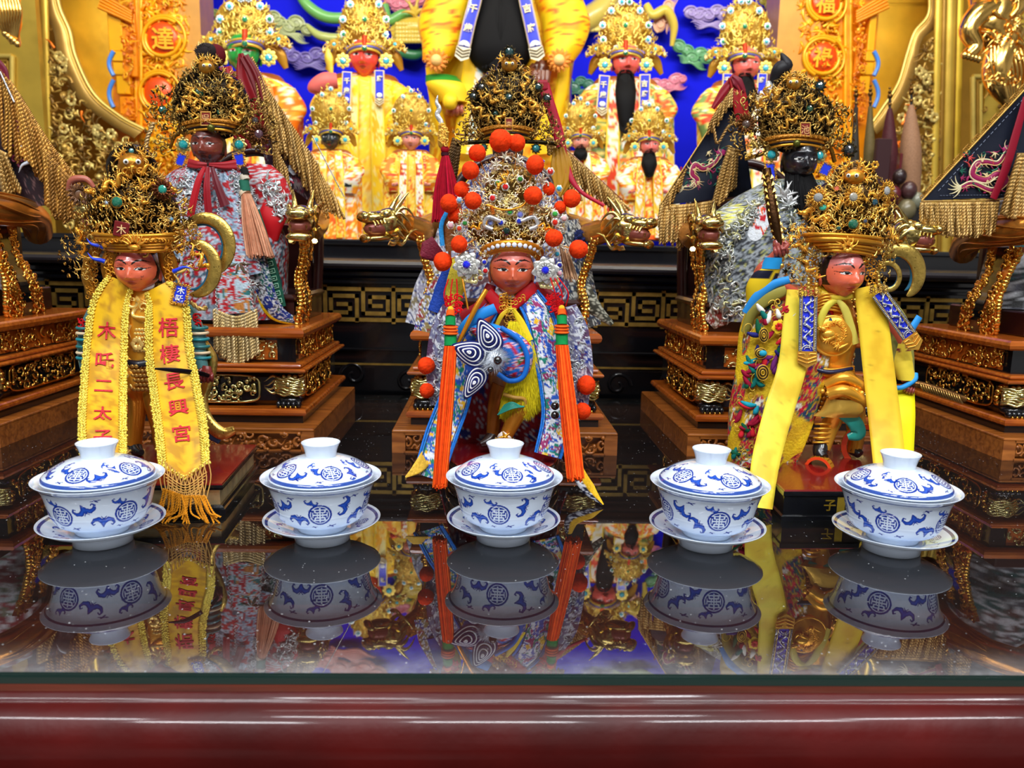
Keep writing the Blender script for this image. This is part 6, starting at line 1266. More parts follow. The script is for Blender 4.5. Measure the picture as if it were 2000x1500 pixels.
for k in range(11):
    y=340+k*13; x=1498+(y-335)*.175; 
    for s in (-1,0,1): put(g,G().loft([np.array([[-1,-.8,0],[1,-.8,0],[0,1,0]]),np.array([[-.08,-.2,.8],[.08,-.2,.8],[0,.1,.8]])],True,smooth=False),fC,x+s*8,y+(s%2)*6,22+(y-335)*.15,5.2,0,s*.8,0,col=C_(235,205,130))
o=g.build('studded_mace',M_gold_old); tag(o,'brown mace with rows of gold studs held upright in a raised fist','mace'); recentre(o)
g=G(); limb(g,fC,[(1778,748,34),(1800,752,38),(1840,765,44),(1886,780,52)],[5,7,8,6],10,24,0,C_(130,96,66))
for k in range(16): 
    x=1800+k*5; g.tube(fC.path([(x-3,748+k*1.6,46+k*.5),(x,756+k*1.6,52+k*.5),(x+5,764+k*1.6,46+k*.5)],8),fC.s*1.6,5,col=C_(190,160,120))
o=g.build('ribbed_rod',M_gold_old); tag(o,'short ribbed rod held in the lowered hand, pointing right','rod'); recentre(o)
crescent(fC,1757,535,38,46,-1.2,2.6,15,-4,'ring_weapon','thick pale gilded ring weapon with a brown chip, behind the right figurine\'s shoulder',dep=2)
crescent(fC,1735,540,22,26,0,2*PI-.01,5,4,'ring_weapon','small gilded ring weapon nested inside the thick pale one',dep=2)
# ================================================================= REAR SEATED STATUES
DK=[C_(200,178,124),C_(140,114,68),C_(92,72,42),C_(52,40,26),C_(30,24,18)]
def rear_crown(par,f,x0,top,bot,hw,n,seed,bandy,bandw,plq,wings=True,D=34,cxs=None):
    cr=G(); m=(top+bot)/2
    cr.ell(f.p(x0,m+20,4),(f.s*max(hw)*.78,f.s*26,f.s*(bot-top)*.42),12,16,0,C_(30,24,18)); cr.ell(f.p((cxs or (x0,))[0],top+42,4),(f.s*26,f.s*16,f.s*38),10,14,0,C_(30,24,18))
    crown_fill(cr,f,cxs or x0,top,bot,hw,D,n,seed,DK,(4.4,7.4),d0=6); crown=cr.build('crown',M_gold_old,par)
    g=G(); R=rs(seed)
    for k in range(8): 
        a=k*.8; put(g,DR[k%4],f,x0+(R.rand()-.5)*max(hw)*1.3,top+(bot-top)*(.25+.6*R.rand()),D+10,10,R.rand()*6,0,0,col=C_(225,200,140),mirror=R.rand()<.5)
    g.build('dragon',M_gold,crown)
    xt=(cxs or (x0,))[0]; g=G(); g.ell(f.p(xt,top+24,26),(f.s*15,f.s*12,f.s*13),8,12,0,C_(190,160,100))
    for s in (-1,1): g.ell(f.p(xt+s*6,top+20,38),f.s*3,6,8,1,C_(235,235,225)); g.ell(f.p(xt+s*6,top+20,41),f.s*1.5,5,7,1,C_(10,10,10)); put(g,TUFT,f,xt+s*17,top+12,30,10,-s*.9,col=C_(225,200,140)); put(g,TUFT,f,xt+s*8,top+6,30,9,-s*.4,col=C_(225,200,140))
    g.build('beast_mask',[M_gold,M_paint],crown)
    g=G(); a=np.linspace(PI*1.0,0,40)
    for k,(dy,rr,c) in enumerate(((0,2.6,C_(235,195,110)),(-5,2.4,C_(40,44,90)),(-9,3,C_(200,160,80)),(-16,5,C_(150,116,58)))): g.tube(f.p(x0+(bandw+k*3)*np.cos(a),bandy+dy-14*np.sin(a)+10,8+48*np.sin(a)),f.s*rr,7,col=c)
    put(g,GEM,f,x0,bandy-6,58,7,0,col=C_(90,110,70))
    for k in range(18): aa=PI*(.06+.88*k/17); put(g,TUFT,f,x0+(bandw+10)*math.cos(aa),bandy-10-14*math.sin(aa)+4,12+52*math.sin(aa),5,-math.cos(aa)*.5,col=C_(190,150,80))
    g.build('crown_band',M_gold,crown)
    px,py,pw,ph,ch=plq; g=G(); put(g,G().box((-pw/2,-ph/2,-1),(pw/2,ph/2,1.2),b=.5),f,px,py,58,1,0,0,0,col=C_(120,14,12)); put(g,T_glyph(ch,.0),f,px,py,60,pw*.8,0,0,0,col=C_(225,170,110))
    a=[(-pw/2,-ph/2),(pw/2,-ph/2),(pw/2,ph/2),(-pw/2,ph/2)]
    for (p0,p1) in zip(a,a[1:]+a[:1]): g.tube(f.line([(px+p0[0],py+p0[1],59),(px+p1[0],py+p1[1],59)]),f.s*1.3,5,col=C_(200,150,60))
    g.build('red_name_plaque',M_paint,crown); return crown
def ear_flowers(par,f,pts,r,d=26,c=C_(30,150,150)):
    for x,y in pts: medal(par,f,x,y,d,r,c,T=PET8,petal=C_(225,215,170),name='ear_flower',gr=.55)
# ---- D: red robed statue
fD=Fig(1.12); Dd=thing('seated_statue','brown faced seated statue in red and silver robe with a red neck ribbon','statue',(-.363,1.16,.195))
g=G(); head(g,fD,408,292,62,60,22,yaw=-.05,skin=C_(120,52,38),top=C_(88,40,34),lip=C_(60,24,24),brow=C_(40,22,22),kind='young')
g.ell(fD.p(409,297,46),(fD.s*4.5,fD.s*4,fD.s*12),8,8,0,C_(36,32,38))
body(g,fD,[(410,312,4,14,14),(410,330,0,40,22),(410,400,0,72,40),(415,470,10,84,50),(425,540,16,90,50),(425,600,16,84,44)],28,34,0,C_(110,30,30)); 
g.build('body',M_face,Dd)
SR=[C_(160,12,22),C_(172,16,26),C_(150,12,22),C_(60,84,100),C_(130,150,166)]
g=G(); shell(g,fD,[(412,322,2,46,26),(412,350,0,84,42),(416,410,2,112,56),(430,470,8,126,64),(440,540,10,118,66),(446,620,10,112,60)],-.1,PI+.1,90,90,col=lambda X,L,a:emb(X,L,SR,C_(176,186,198),17,2,.36,11)); g.build('robe',M_cloth,Dd)
def silver_relief(par,f,polys,n,seed,cols=((.86,.89,.93),(.70,.76,.82),(.55,.62,.68)),sz=(5,11)):
    g=G(); R=rs(seed)
    for (x0,y0,x1,y1,wa,wb,da,db,m) in polys:
        for k in range(m):
            t=R.rand(); v=R.rand()*2-1; w=wa+(wb-wa)*t; x=x0+(x1-x0)*t+v*w/2; y=y0+(y1-y0)*t; d=(da+(db-da)*t)*math.sqrt(max(.15,1-.8*v*v)); T=[CURL,TUFT,FL0,WORM2,FL1][R.randint(5)]
            put(g,T,f,x,y,d,sz[0]+(sz[1]-sz[0])*R.rand(),R.rand()*6.3,v*.7,0,col=cols[R.randint(len(cols))])
    return g.build('silver_relief_embroidery',M_silver,par)
silver_relief(Dd,fD,[(360,345,370,440,36,50,56,66,70),(462,345,490,480,50,70,56,70,110),(470,540,470,600,60,70,86,96,40),(520,345,548,420,40,60,46,46,60)],0,5)
def strip(par,f,P,w,col,name='robe_strip',lace=True,mt=None):
    g=G(); r=Ribbon(f,P,w,70,15,bow=2,col=col,th=2); r.mesh(g); o=g.build(name,mt or M_cloth,par)
    if lace:
        g=G()
        for v in (-.95,.95): silver_lace(g,r.edge(v,1.5,160),f.s,step=3.6,amp=2.0)
        g.build('silver_braid',M_silver,o)
    return r
ec=lambda pal,sc=13,k=1,line=C_(205,214,224),lw=.4:(lambda a,b,c,d:emb(a,b,pal,line,sc,k,lw,11))
strip(Dd,fD,[(380,326,44),(374,380,56),(372,440,62)],[30,40,44],ec(SR,13,3)); strip(Dd,fD,[(440,326,44),(446,380,56),(458,450,66),(478,540,76)],[30,44,60,70],ec([C_(120,140,160),C_(80,104,124),C_(160,20,30)],13,5,C_(170,186,204)))
g=G(); put(g,TUFT,fD,462,540,90,26,2.9,0,0,col=C_(70,60,50)); put(g,TUFT,fD,470,520,92,24,3.3,0,0,col=C_(90,76,60)); g.build('fur_trim',M_yarn,Dd)
for k,(P,w,c) in enumerate((([(400,326,60),(388,352,66),(376,400,68),(372,424,66)],[8,13,15,15],C_(170,16,30)),([(406,326,60),(404,370,68),(408,424,68)],[8,14,15],C_(140,12,26)),([(414,326,62),(424,360,68),(440,402,70)],[8,14,20],C_(100,24,34)),([(404,322,56),(385,322,56),(366,318,46)],[8,16,18],C_(150,30,36)),([(408,322,56),(436,324,54),(462,322,44)],[8,16,22],C_(160,30,38)))):
    g=G(); Ribbon(fD,P,w,40,7,bow=2,wave=(1.5,2,k),col=c).mesh(g); g.build('red_neck_ribbon',M_satin,Dd)
g=G(); body(g,fD,[(500,322,0,30,24),(518,350,4,38,30),(536,400,10,36,30),(545,440,16,28,24)],28,40,0,lambda U,A,X,L:emb(X*1.5,L,[C_(170,16,26),C_(176,20,30),C_(170,16,26)],C_(190,196,200),14,8,.3,9)); g.build('red_sleeve',M_cloth,Dd)
g=G(); Ribbon(fD,[(540,395,36),(530,430,42),(528,470,36)],[46,56,30],30,7,bow=5,col=C_(190,18,28)).mesh(g); g.build('red_cuff',M_satin,Dd)
crD=rear_crown(Dd,fD,412,108,262,[18,34,60,70,76,84,88,92],420,71,256,52,(402,232,19,26,'吳'),cxs=(404,412))
cr=G(); crown_fill(cr,fD,(322,312),170,300,[20,36,34,22],14,70,72,DK,(5,8),d0=8); crown_fill(cr,fD,(490,516),190,300,[26,40,36,18],14,90,73,DK,(5,8),d0=8)
g2=cr
for s,P in ((-1,[(360,252,20),(342,266,10),(332,290,4)]),(1,[(452,240,20),(474,262,12),(500,282,4)])): g2.tube(fD.path(P,14),fD.s*3,7,col=C_(200,160,80))
g2.build('crown_wing',M_gold_old,Dd)
medal(Dd,fD,506,262,26,20,C_(90,60,70),T=SUNF,petal=C_(110,70,50)); 
for x,y,r_,c in ((388,182,11,C_(20,70,50)),(318,215,9,C_(20,90,80)),(430,219,7,C_(30,110,90)),(370,228,6,C_(60,150,110)),(498,236,8,C_(60,56,60))): medal(Dd,fD,x,y,44-abs(x-408)*.3,r_,c,T=PET6,petal=C_(70,56,36),gr=.75)
ear_flowers(Dd,fD,((358,283),(467,283)),15); plaque(Dd,fD,353,312,24,16,22,-.35,''); plaque(Dd,fD,467,312,26,18,22,.1,'')
g=G(); g.ell(fD.p(405,102,4),(fD.s*19,fD.s*17,fD.s*16),10,14,0,C_(40,32,32))
for k in range(40): put(g,STAR,fD,396+14*math.cos(k*2.4)*(k/40)**.5,100+14*math.sin(k*2.4)*(k/40)**.5,18,4.5,k,col=C_(50,42,40))
g.ell(fD.p(422,108,-4),(fD.s*18,fD.s*14,fD.s*20),10,14,0,C_(90,14,22)); g.build('top_rosette',M_yarn,Dd)
g=G(); cord(g,fD.path([(300,240,20),(288,270,22),(284,300,20)],14),fD.s*3.6,110,0,C_(190,160,110)); g.build('side_cord',M_rope,Dd)
# peach tassel whisk, green key sash, fringed apron
g=G()
for a,b,c,r_ in ((330,342,C_(26,26,26),7),(342,352,C_(200,190,170),8),(352,374,C_(40,100,80),9),(374,380,C_(210,190,160),10)): g.tube(fD.line([(476,a,60),(480,b,62)]),fD.s*r_,12,col=c)
o=g.build('whisk_handle',M_yarn,Dd); g=G(); strands(g,fD,(480,378,64),(508,500,74),18,56,200,1.1,[C_(214,150,116),C_(200,130,96),C_(226,170,136)],6,bulge=2,dep=(14,26)); g.build('peach_strands',M_yarn,o)
g=G(); Ribbon(fD,[(500,410,56),(512,460,56),(530,530,50),(548,600,44)],[14,22,28,22],60,7,bow=2,col=C_(22,84,66)).mesh(g)
r=Ribbon(fD,[(500,410,56),(512,460,56),(530,530,50),(548,600,44)],[14,22,28,22],60,7,bow=2)
for k in range(9):
    u0=60+k*15; g.tube(np.array([r.at(u0+a,b,1.5) for a,b in ((0,-.5),(0,.5),(8,.5),(8,-.2),(4,-.2),(4,.2))]),fD.s*1.,4,col=C_(150,200,170))
g.build('green_key_sash',M_satin,Dd)
g=G(); Ribbon(fD,[(500,500,60),(512,560,60),(540,610,50),(590,632,30)],[40,44,34,8],70,24,bow=4,col=lambda a,b,c,d:np.where((d<-.72)[...,None],C_(236,200,20),emb(a,b,[C_(20,40,120),C_(26,90,80),C_(60,50,50)],C_(200,205,210),13,4,.34))).mesh(g); g.build('blue_yellow_sash',M_cloth,Dd)
r=strip(Dd,fD,[(452,500,96),(456,560,100),(460,612,102)],[54,70,76],ec([C_(176,20,30),C_(170,190,200),C_(40,110,110),C_(190,120,50),C_(180,24,34)],16,7,C_(190,205,215),.3),'hanging_apron')
g=G(); fringe(g,fD,[(418,604,100),(460,618,106),(500,604,100)],[(420,680,112),(462,712,116),(504,690,112)],34,2.6,120,0,[C_(196,170,116),C_(176,148,92),C_(210,186,134)],4,2); fringe(g,fD,[(422,606,96),(460,620,100),(498,606,96)],[(424,690,104),(460,716,108),(500,694,104)],24,2.6,120,0,[C_(176,148,92)],5,2); g.build('rope_fringe',M_rope,Dd)
g=G(); g.tube(fD.line([(404,105,-8),(414,330,-20)]),fD.s*3,8,col=C_(60,30,20)); g.build('rear_support',M_throne,Dd)
# ---- E: statue hidden behind the pompom crown
fE=Fig(1.14); Ee=thing('seated_statue','dark seated statue with an aged gilded crown, mostly hidden behind the orange pompoms','statue',(.026,1.17,.195))
g=G(); head(g,fE,992,290,56,56,22,skin=C_(96,70,66),top=C_(70,50,48),brow=C_(24,18,20),lip=C_(60,24,24)); g.ell(fE.p(992,282,46),(fE.s*6,fE.s*4,fE.s*14),8,8,0,C_(24,24,30))
body(g,fE,[(994,310,4,14,14),(994,330,0,44,24),(994,420,0,90,44),(994,520,0,110,50),(994,610,0,100,44)],28,34,0,C_(60,30,40)); g.build('body',M_face,Ee)
g=G(); shell(g,fE,[(994,322,2,48,26),(994,380,0,96,42),(996,450,2,118,54),(996,540,8,124,60),(996,630,10,124,56)],-.1,PI+.1,90,90,col=lambda X,L,a:emb(X,L,[C_(24,32,90),C_(60,60,84),C_(90,60,66),C_(30,46,110)],C_(180,184,196),20,12,.28,10)); g.build('robe',M_cloth,Ee)
rear_crown(Ee,fE,990,104,268,[12,28,50,74,84,88,86,82],400,81,268,46,(994,243,14,24,'李'),cxs=(995,990))
cr=G(); crown_fill(cr,fE,(915,912),235,282,[14,30,26],12,40,84,DK,(5,7),d0=8); crown_fill(cr,fE,(1075,1080),235,282,[14,30,22],12,36,85,DK,(5,7),d0=8)
a=np.linspace(0,PI,20); cr.tube(fE.p(990+96*np.cos(a),282-6*np.sin(a),4+26*np.sin(a)),fE.s*4,7,col=C_(50,46,34)); cr.build('crown_wing',M_gold_old,Ee)
for x,y,r_,c in ((995,102,12,C_(20,60,60)),(993,190,10,C_(16,60,56)),(940,170,9,C_(30,34,34)),(1050,170,9,C_(20,60,60)),(924,188,9,C_(26,40,40)),(1068,192,9,C_(30,50,50)),(969,222,8,C_(16,60,50)),(1016,222,8,C_(16,60,50)),(1047,290,10,C_(24,110,110)),(945,288,8,C_(30,90,90))): medal(Ee,fE,x,y,40-abs(x-992)*.2,r_,c,T=SUN,petal=C_(60,56,44),gr=.65)
g=G(); Ribbon(fE,[(1060,165,-10),(1072,200,-8),(1090,260,-6),(1104,320,0),(1130,370,10),(1180,402,16)],[26,22,22,16,8,7],80,7,bow=2,col=C_(170,14,44)).mesh(g); Ribbon(fE,[(1070,166,-8),(1050,168,-4),(1046,178,-2)],[20,22,10],20,5,col=C_(150,12,36)).mesh(g); g.build('crimson_ribbon',M_satin,Ee)
g=G(); Ribbon(fE,[(1092,288,-4),(1096,320,0),(1098,350,2),(1090,384,4)],[24,42,40,12],30,13,bow=5,wave=(2.5,4,0),col=C_(170,120,20)).mesh(g); g.build('ochre_cloth',M_satin,Ee)
g=G(); Ribbon(fE,[(880,450,30),(870,510,30),(850,570,34),(830,640,34)],[50,70,84,80],60,30,bow=8,col=ec([C_(40,50,110),C_(130,120,90),C_(150,150,170)],16,8,C_(215,218,225),.4)).mesh(g); g.build('sleeve_panel',M_cloth,Ee); g=G(); Ribbon(fE,[(1110,430,30),(1122,510,30),(1136,590,34),(1150,640,40)],[40,60,64,50],60,30,bow=8,col=ec([C_(20,40,70),C_(60,60,60),C_(90,70,60)],16,9,C_(190,190,180),.34)).mesh(g)
g.build('sleeve_panel',M_cloth,Ee); g=G(); Ribbon(fE,[(1140,560,50),(1160,600,46),(1196,634,30)],[26,30,10],30,9,bow=4,col=ec([C_(60,60,50)],10,9,C_(190,190,170))).mesh(g); g.build('sleeve_panel',M_cloth,Ee)
g=G(); g.ell(fE.p(1136,470,34),(fE.s*17,fE.s*14,fE.s*22),8,12,0,C_(20,26,60))
for k in range(40): put(g,STAR,fE,1136+12*math.cos(k*2.4),450+k*1.6,50,4,k,col=C_(40,50,100))
g.build('navy_beadwork',M_yarn,Ee)
# ---- F: black faced bearded statue
fF=Fig(1.12); Ff=thing('seated_statue','black faced seated statue with a long black beard, silver robe and aged gilded crown','statue',(.407,1.16,.195))
g=G(); head(g,fF,1560,322,66,66,22,yaw=.03,skin=C_(20,20,26),top=C_(16,16,20),brow=C_(6,6,8),lip=C_(36,20,22),lid=C_(30,30,38))
body(g,fF,[(1556,345,4,16,14),(1554,365,0,50,24),(1540,420,0,100,44),(1520,500,0,124,50),(1510,580,0,120,46),(1510,620,0,110,40)],28,34,0,C_(24,20,24)); g.build('body',M_face,Ff)
g=G(); R=rs(4)
for k in range(240):
    a=R.rand()*2-1; x0=1560+a*26; y0=338+8*R.rand()-6*(abs(a)<.3); x1=1570+a*40+R.randn()*4; y1=430+30*R.rand()-abs(a)*40; g.tube(fF.path([(x0,y0,42-abs(a)*14),((x0+x1)/2,(y0+y1)/2,58-abs(a)*22),(x1,y1,48-abs(a)*16)],9),fF.s*1.5,4,col=C_(18,18,20))
body(g,fF,[(1560,344,30,24,12),(1568,390,36,36,18),(1572,440,28,24,12)],20,20,0,C_(12,12,14)); g.build('beard',M_hair,Ff)
FP=[C_(160,166,170),C_(110,116,120),C_(136,142,148),C_(150,150,90),C_(150,156,160),C_(60,80,80)]
g=G(); shell(g,fF,[(1556,352,2,54,28),(1530,400,0,112,46),(1506,450,2,132,58),(1500,540,8,134,62),(1500,626,10,130,58)],-.1,PI+.1,100,100,col=lambda X,L,a:emb(X,L,FP,C_(40,42,48),14,3,.3,12)); g.build('silver_robe',M_cloth,Ff); silver_relief(Ff,fF,[(1500,390,1420,470,60,90,54,60,120),(1410,470,1430,600,50,90,62,66,90),(1540,400,1550,470,30,50,60,66,30),(1460,570,1460,630,90,110,66,70,60)],0,6,cols=((.80,.82,.80),(.62,.66,.66),(.70,.68,.36),(.40,.44,.44)))
g=G(); put(g,TUFT,fF,1530,378,48,26,.2,0,0,col=C_(225,228,232)); put(g,TUFT,fF,1545,392,48,22,-.3,0,0,col=C_(225,228,232)); put(g,TUFT,fF,1536,400,50,20,.5,0,0,col=C_(215,220,226)); g.build('silver_plume',M_silver,Ff)
g=G(); Ribbon(fF,[(1500,395,50),(1488,440,54),(1484,500,56),(1470,560,54),(1450,620,50)],[26,50,60,50,40],70,30,bow=5,col=lambda a,b,c,d:np.where((d>.7)[...,None],C_(200,196,140),emb(a,b,[C_(226,90,20),C_(226,90,20),C_(190,30,40),C_(215,220,225),C_(30,80,150)],C_(225,228,230),15,6,.25,8))).mesh(g); g.build('orange_robe_panel',M_cloth,Ff)
g=G(); body(g,fF,[(1470,395,10,30,22),(1440,420,16,48,30),(1425,450,20,40,30),(1430,480,18,30,26)],30,50,0,lambda U,A,X,L:emb(X*1.4,L*1.4,[C_(205,210,214),C_(190,195,200),C_(220,214,90)],C_(60,64,70),11,8,.3,10)); g.build('silver_sleeve',M_cloth,Ff)
g=G(); Ribbon(fF,[(1440,560,44),(1420,600,44),(1385,632,40)],[40,60,30],40,20,bow=5,col=ec([C_(110,90,70),C_(70,60,60),C_(120,40,30)],13,5,C_(200,200,190),.35)).mesh(g); g.build('robe_skirt_edge',M_cloth,Ff)
rear_crown(Ff,fF,1556,140,290,[20,40,56,76,84,86,92,96],430,91,286,58,(1573,253,19,26,'池'),cxs=(1550,1562))
cr=G(); crown_fill(cr,fF,(1462,1458),180,310,[22,34,40,22],14,80,92,DK,(5,8),d0=8); crown_fill(cr,fF,(1640,1650),200,310,[20,28,22,14],14,56,93,DK,(5,8),d0=6)
for P in ([(1520,282,20),(1490,300,12),(1455,310,6)],[(1604,272,20),(1622,290,12),(1630,316,4)]): cr.tube(fF.path(P,14),fF.s*4,7,col=C_(200,160,80))
cr.build('crown_wing',M_gold_old,Ff)
for x,y,r_,c in ((1601,168,12,C_(20,56,66)),(1581,213,10,C_(20,70,50)),(1658,293,15,C_(40,44,46)),(1549,237,6,C_(30,110,90)),(1600,236,7,C_(20,80,70)),(1515,210,5,C_(60,170,170))): medal(Ff,fF,x,y,40-abs(x-1560)*.2,r_,c,T=SUN,petal=C_(54,50,40),gr=.65)
medal(Ff,fF,1457,243,20,20,C_(80,60,50),T=SUNF,petal=C_(120,80,50)); ear_flowers(Ff,fF,((1507,302),(1600,304)),15,c=C_(40,170,180)); plaque(Ff,fF,1505,335,28,16,30,.1,''); plaque(Ff,fF,1612,331,26,18,22,-.5,'')
g=G(); limb(g,fF,[(1508,176,0),(1514,156,0),(1524,136,4),(1536,128,4),(1530,112,4),(1526,104,2)],[5,11,15,12,6,2],12,24,0,C_(26,24,28)); g.build('dark_top_cloth',M_satin,Ff)
g=G(); limb(g,fF,[(1500,160,0),(1504,178,4),(1510,200,8)],[5,10,4],8,14,0,C_(220,225,228)); g.build('silver_braid_tie',M_silver,Ff)
for P_ in ((868,620,862,780,44,56,16,18,60),(1124,620,1124,780,44,56,16,18,60)): silver_relief(B,fB,[P_],0,8,sz=(4,9))
# ================================================================= FLAGS
def flag_cloth(name,label,f,tri,col,n=60,wave=3,par=None,cat='flag'):
    "triangular pennant through three px points (a top, b far corner, c near corner)"
    a,b,c=[np.array(q,float) for q in tri]; U,V=np.meshgrid(np.linspace(0,1,n),np.linspace(0,1,n),indexing='ij'); P=a+(b-a)*U[...,None]+(c-b)*(U*V)[...,None]; P[...,2]+=wave*np.sin(U*7+V*4)
    w=f.p(P[...,0],P[...,1],P[...,2]); C=col(P[...,0],P[...,1],U,V); g=G(); g.grid(w,col=C); g.grid(w+np.array([0,.0012,0]),col=C,flip=True); return g.build(name,M_satin,par)
def embroidered_dragon(f,pts,d,s,name,par,flip=1):
    g=G(); Q=smooth(np.array([(x,y,d) for x,y in pts],float),60); T=np.gradient(Q[:,:2],axis=0); T/=np.linalg.norm(T,axis=1,keepdims=True); N=np.c_[-T[:,1],T[:,0]]
    L=np.linspace(0,1,60); r=s*(.55+.6*np.sin(L*PI))*1.0
    g.tube(f.p(Q[:,0],Q[:,1],Q[:,2]),r*f.s*.8,6,col=C_(150,30,80),flat=.3,nrm=(0,-1,0)); g.tube(f.p(Q[:,0]+N[:,0]*r*.7,Q[:,1]+N[:,1]*r*.7,Q[:,2]+1),f.s*s*.22,4,col=C_(230,215,170)); g.tube(f.p(Q[:,0]-N[:,0]*r*.7,Q[:,1]-N[:,1]*r*.7,Q[:,2]+1),f.s*s*.16,4,col=C_(220,180,120))
    for k in range(0,58,3):
        x,y=Q[k,:2]; t=np.linspace(0,1,7); q=N[k]*flip; g.tube(f.p(x+q[0]*r[k]*(.8+1.1*t)-T[k,0]*s*t*t,y+q[1]*r[k]*(.8+1.1*t)-T[k,1]*s*t*t,d+1+0*t),f.s*s*.24*(1.1-t),4,col=[C_(190,60,110),C_(226,200,150),C_(30,110,80)][k//3%3])
    x,y=Q[-1,:2]; q=T[-1]
    for k in range(6): t=np.linspace(0,1,8); a=math.atan2(q[1],q[0])+(k-2.5)*.42; g.tube(f.p(x+s*3.4*t*np.cos(a+.5*t),y+s*3.4*t*np.sin(a+.5*t),d+1+0*t),f.s*s*.34*(1.1-t),4,col=C_(226,214,170))
    x,y=Q[0,:2]; g.ell(f.p(x,y,d+1),(f.s*s*1.5,f.s*1.5,f.s*s*1.1),7,9,col=C_(160,40,100))
    for k in range(7): t=np.linspace(0,1,7); a=k*.9; g.tube(f.p(x+s*2.6*t*np.cos(a+t),y+s*2.6*t*np.sin(a+t),d+1.5+0*t),f.s*s*.26*(1.1-t),4,col=[C_(180,40,100),C_(226,200,160),C_(40,120,90)][k%3])
    for k in (14,30,44):
        for j in range(3): x,y=Q[k,:2]; t=np.linspace(0,1,6); a=math.atan2(-N[k,1]*flip,-N[k,0]*flip)+(j-1)*.5; g.tube(f.p(x+s*2.4*t*np.cos(a),y+s*2.4*t*np.sin(a),d+1+0*t),f.s*s*.26*(1.1-t),4,col=C_(220,190,140))
    R=rs(int(s*10)); lo=Q[:,:2].min(0); hi=Q[:,:2].max(0)
    for k in range(26):
        x,y=lo+(hi-lo)*R.rand(2); put(g,[CURL,FL0,TUFT][k%3],f,x,y,d-1,s*(.7+.7*R.rand()),R.rand()*6,0,0,col=[C_(150,30,80),C_(20,90,70),C_(220,200,150),C_(190,60,60)][k%4])
    return g.build(name,M_satin,par)
RC=[C_(176,138,72),C_(150,112,52),C_(196,160,96)]; RCd=[C_(170,120,50),C_(140,96,36),C_(196,146,66)]
# flag behind D (right side): crimson folds above, long rope fringe
fl=Fig(1.20); o=thing('pennant','crimson pennant with heavy gold rope fringe hanging behind the red robed statue','flag',tuple(fl.p(540,440,0)))
flag_cloth('flag_cloth','',fl,((478,106,0),(640,420,0),(520,330,0)),lambda x,y,U,V:emb(x,y,[C_(60,40,56),C_(80,60,70),C_(120,30,50)],C_(130,120,120),16,5,.2,8),par=o)
g=G(); 
for P,w,c in (([(470,104,6),(480,150,10),(500,200,14),(512,260,10)],[10,40,44,20],C_(130,10,20)),([(440,130,0),(446,170,4),(470,250,8),(486,290,8)],[24,44,44,20],C_(150,12,24)),([(476,110,12),(498,150,16),(516,210,16)],[20,24,18],C_(104,8,16))): Ribbon(fl,P,w,50,9,bow=3,wave=(3,2,0),col=c).mesh(g)
g.build('crimson_folds',M_satin,o)
g=G(); fringe(g,fl,[(492,112,8),(540,205,10),(600,300,10),(655,385,8)],[(506,190,12),(556,280,14),(616,380,14),(668,430,10)],70,2.4,110,0,RC,3,4); fringe(g,fl,[(505,150,14),(560,230,14),(620,320,14)],[(520,250,16),(572,330,18),(640,420,16)],44,2.4,110,0,RC,4,4); fringe(g,fl,[(530,250,20),(545,300,22),(560,330,20)],[(536,370,22),(552,380,22),(566,376,22)],16,2.4,110,0,RC,7,3)
g.build('rope_fringe',M_rope,o)
g=G(); g.tube(fl.line([(610,265,14),(672,384,14)]),fl.s*1.2,6,col=C_(200,200,205)); g.build('thin_rod',M_silver,o)
g=G()
for (x,y) in ((565,290),(575,330),(560,355)): put(g,PET6,fl,x,y,8,12,.3,0,0,col=C_(190,200,215)); put(g,CURL,fl,x+5,y+5,10,8,.3,0,0,col=C_(150,30,60))
g.build('embroidered_motif',M_satin,o)
# flag left of F : navy with dragon
fm=Fig(1.18); o=thing('pennant','navy pennant with a crimson embroidered dragon, left of the black faced statue','flag',tuple(fm.p(1380,400,0)))
NAVY=lambda x,y,U,V: np.broadcast_to(C_(16,22,38),x.shape+(3,))
flag_cloth('flag_cloth','',fm,((1440,165,0),(1288,402,8),(1470,380,0)),NAVY,par=o)
g=G(); g.tube(fm.path([(1438,170,3),(1370,275,4),(1288,402,10)],20),fm.s*1.6,5,col=C_(190,150,70)); g.tube(fm.path([(1288,404,10),(1380,396,6),(1468,384,4)],20),fm.s*1.6,5,col=C_(180,140,60)); g.build('gold_edging',M_rope,o)
embroidered_dragon(fm,[(1408,298),(1396,318),(1374,330),(1358,322),(1352,340),(1362,352),(1350,366),(1334,368)],6,6.2,'embroidered_dragon',o)
g=G(); 
for P,w,c in (([(1432,150,6),(1444,190,8),(1450,238,8)],[20,30,28],C_(150,8,14)),([(1438,148,4),(1414,180,2),(1392,212,0)],[16,20,8],C_(140,20,34)),([(1430,150,8),(1440,160,10),(1452,180,8)],[10,22,12],C_(120,24,40))): Ribbon(fm,P,w,40,7,bow=2,wave=(2,2,0),col=c).mesh(g)
g.build('red_ribbon',M_satin,o)
g=G(); fringe(g,fm,[(1430,172,8),(1395,225,10)],[(1424,205,12),(1384,262,12)],18,2.4,110,0,RC,14,3); fringe(g,fm,[(1340,330,10),(1292,400,14)],[(1330,360,12),(1284,440,14)],16,2.4,110,0,RC,15,3); fringe(g,fm,[(1290,404,14),(1340,400,14),(1392,392,14)],[(1286,470,16),(1336,474,16),(1388,440,16)],50,2.3,110,0,RC,11,4)
fringe(g,fm,[(1425,285,20),(1432,290,22),(1440,292,20)],[(1392,396,24),(1410,394,26),(1432,366,22)],22,2.6,110,0,RC,12,3); cord(g,fm.path([(1392,240,14),(1396,260,16),(1402,280,16),(1424,246,18),(1450,240,16)],20),fm.s*2.6,110,0,C_(180,140,80)); g.build('rope_fringe',M_rope,o)
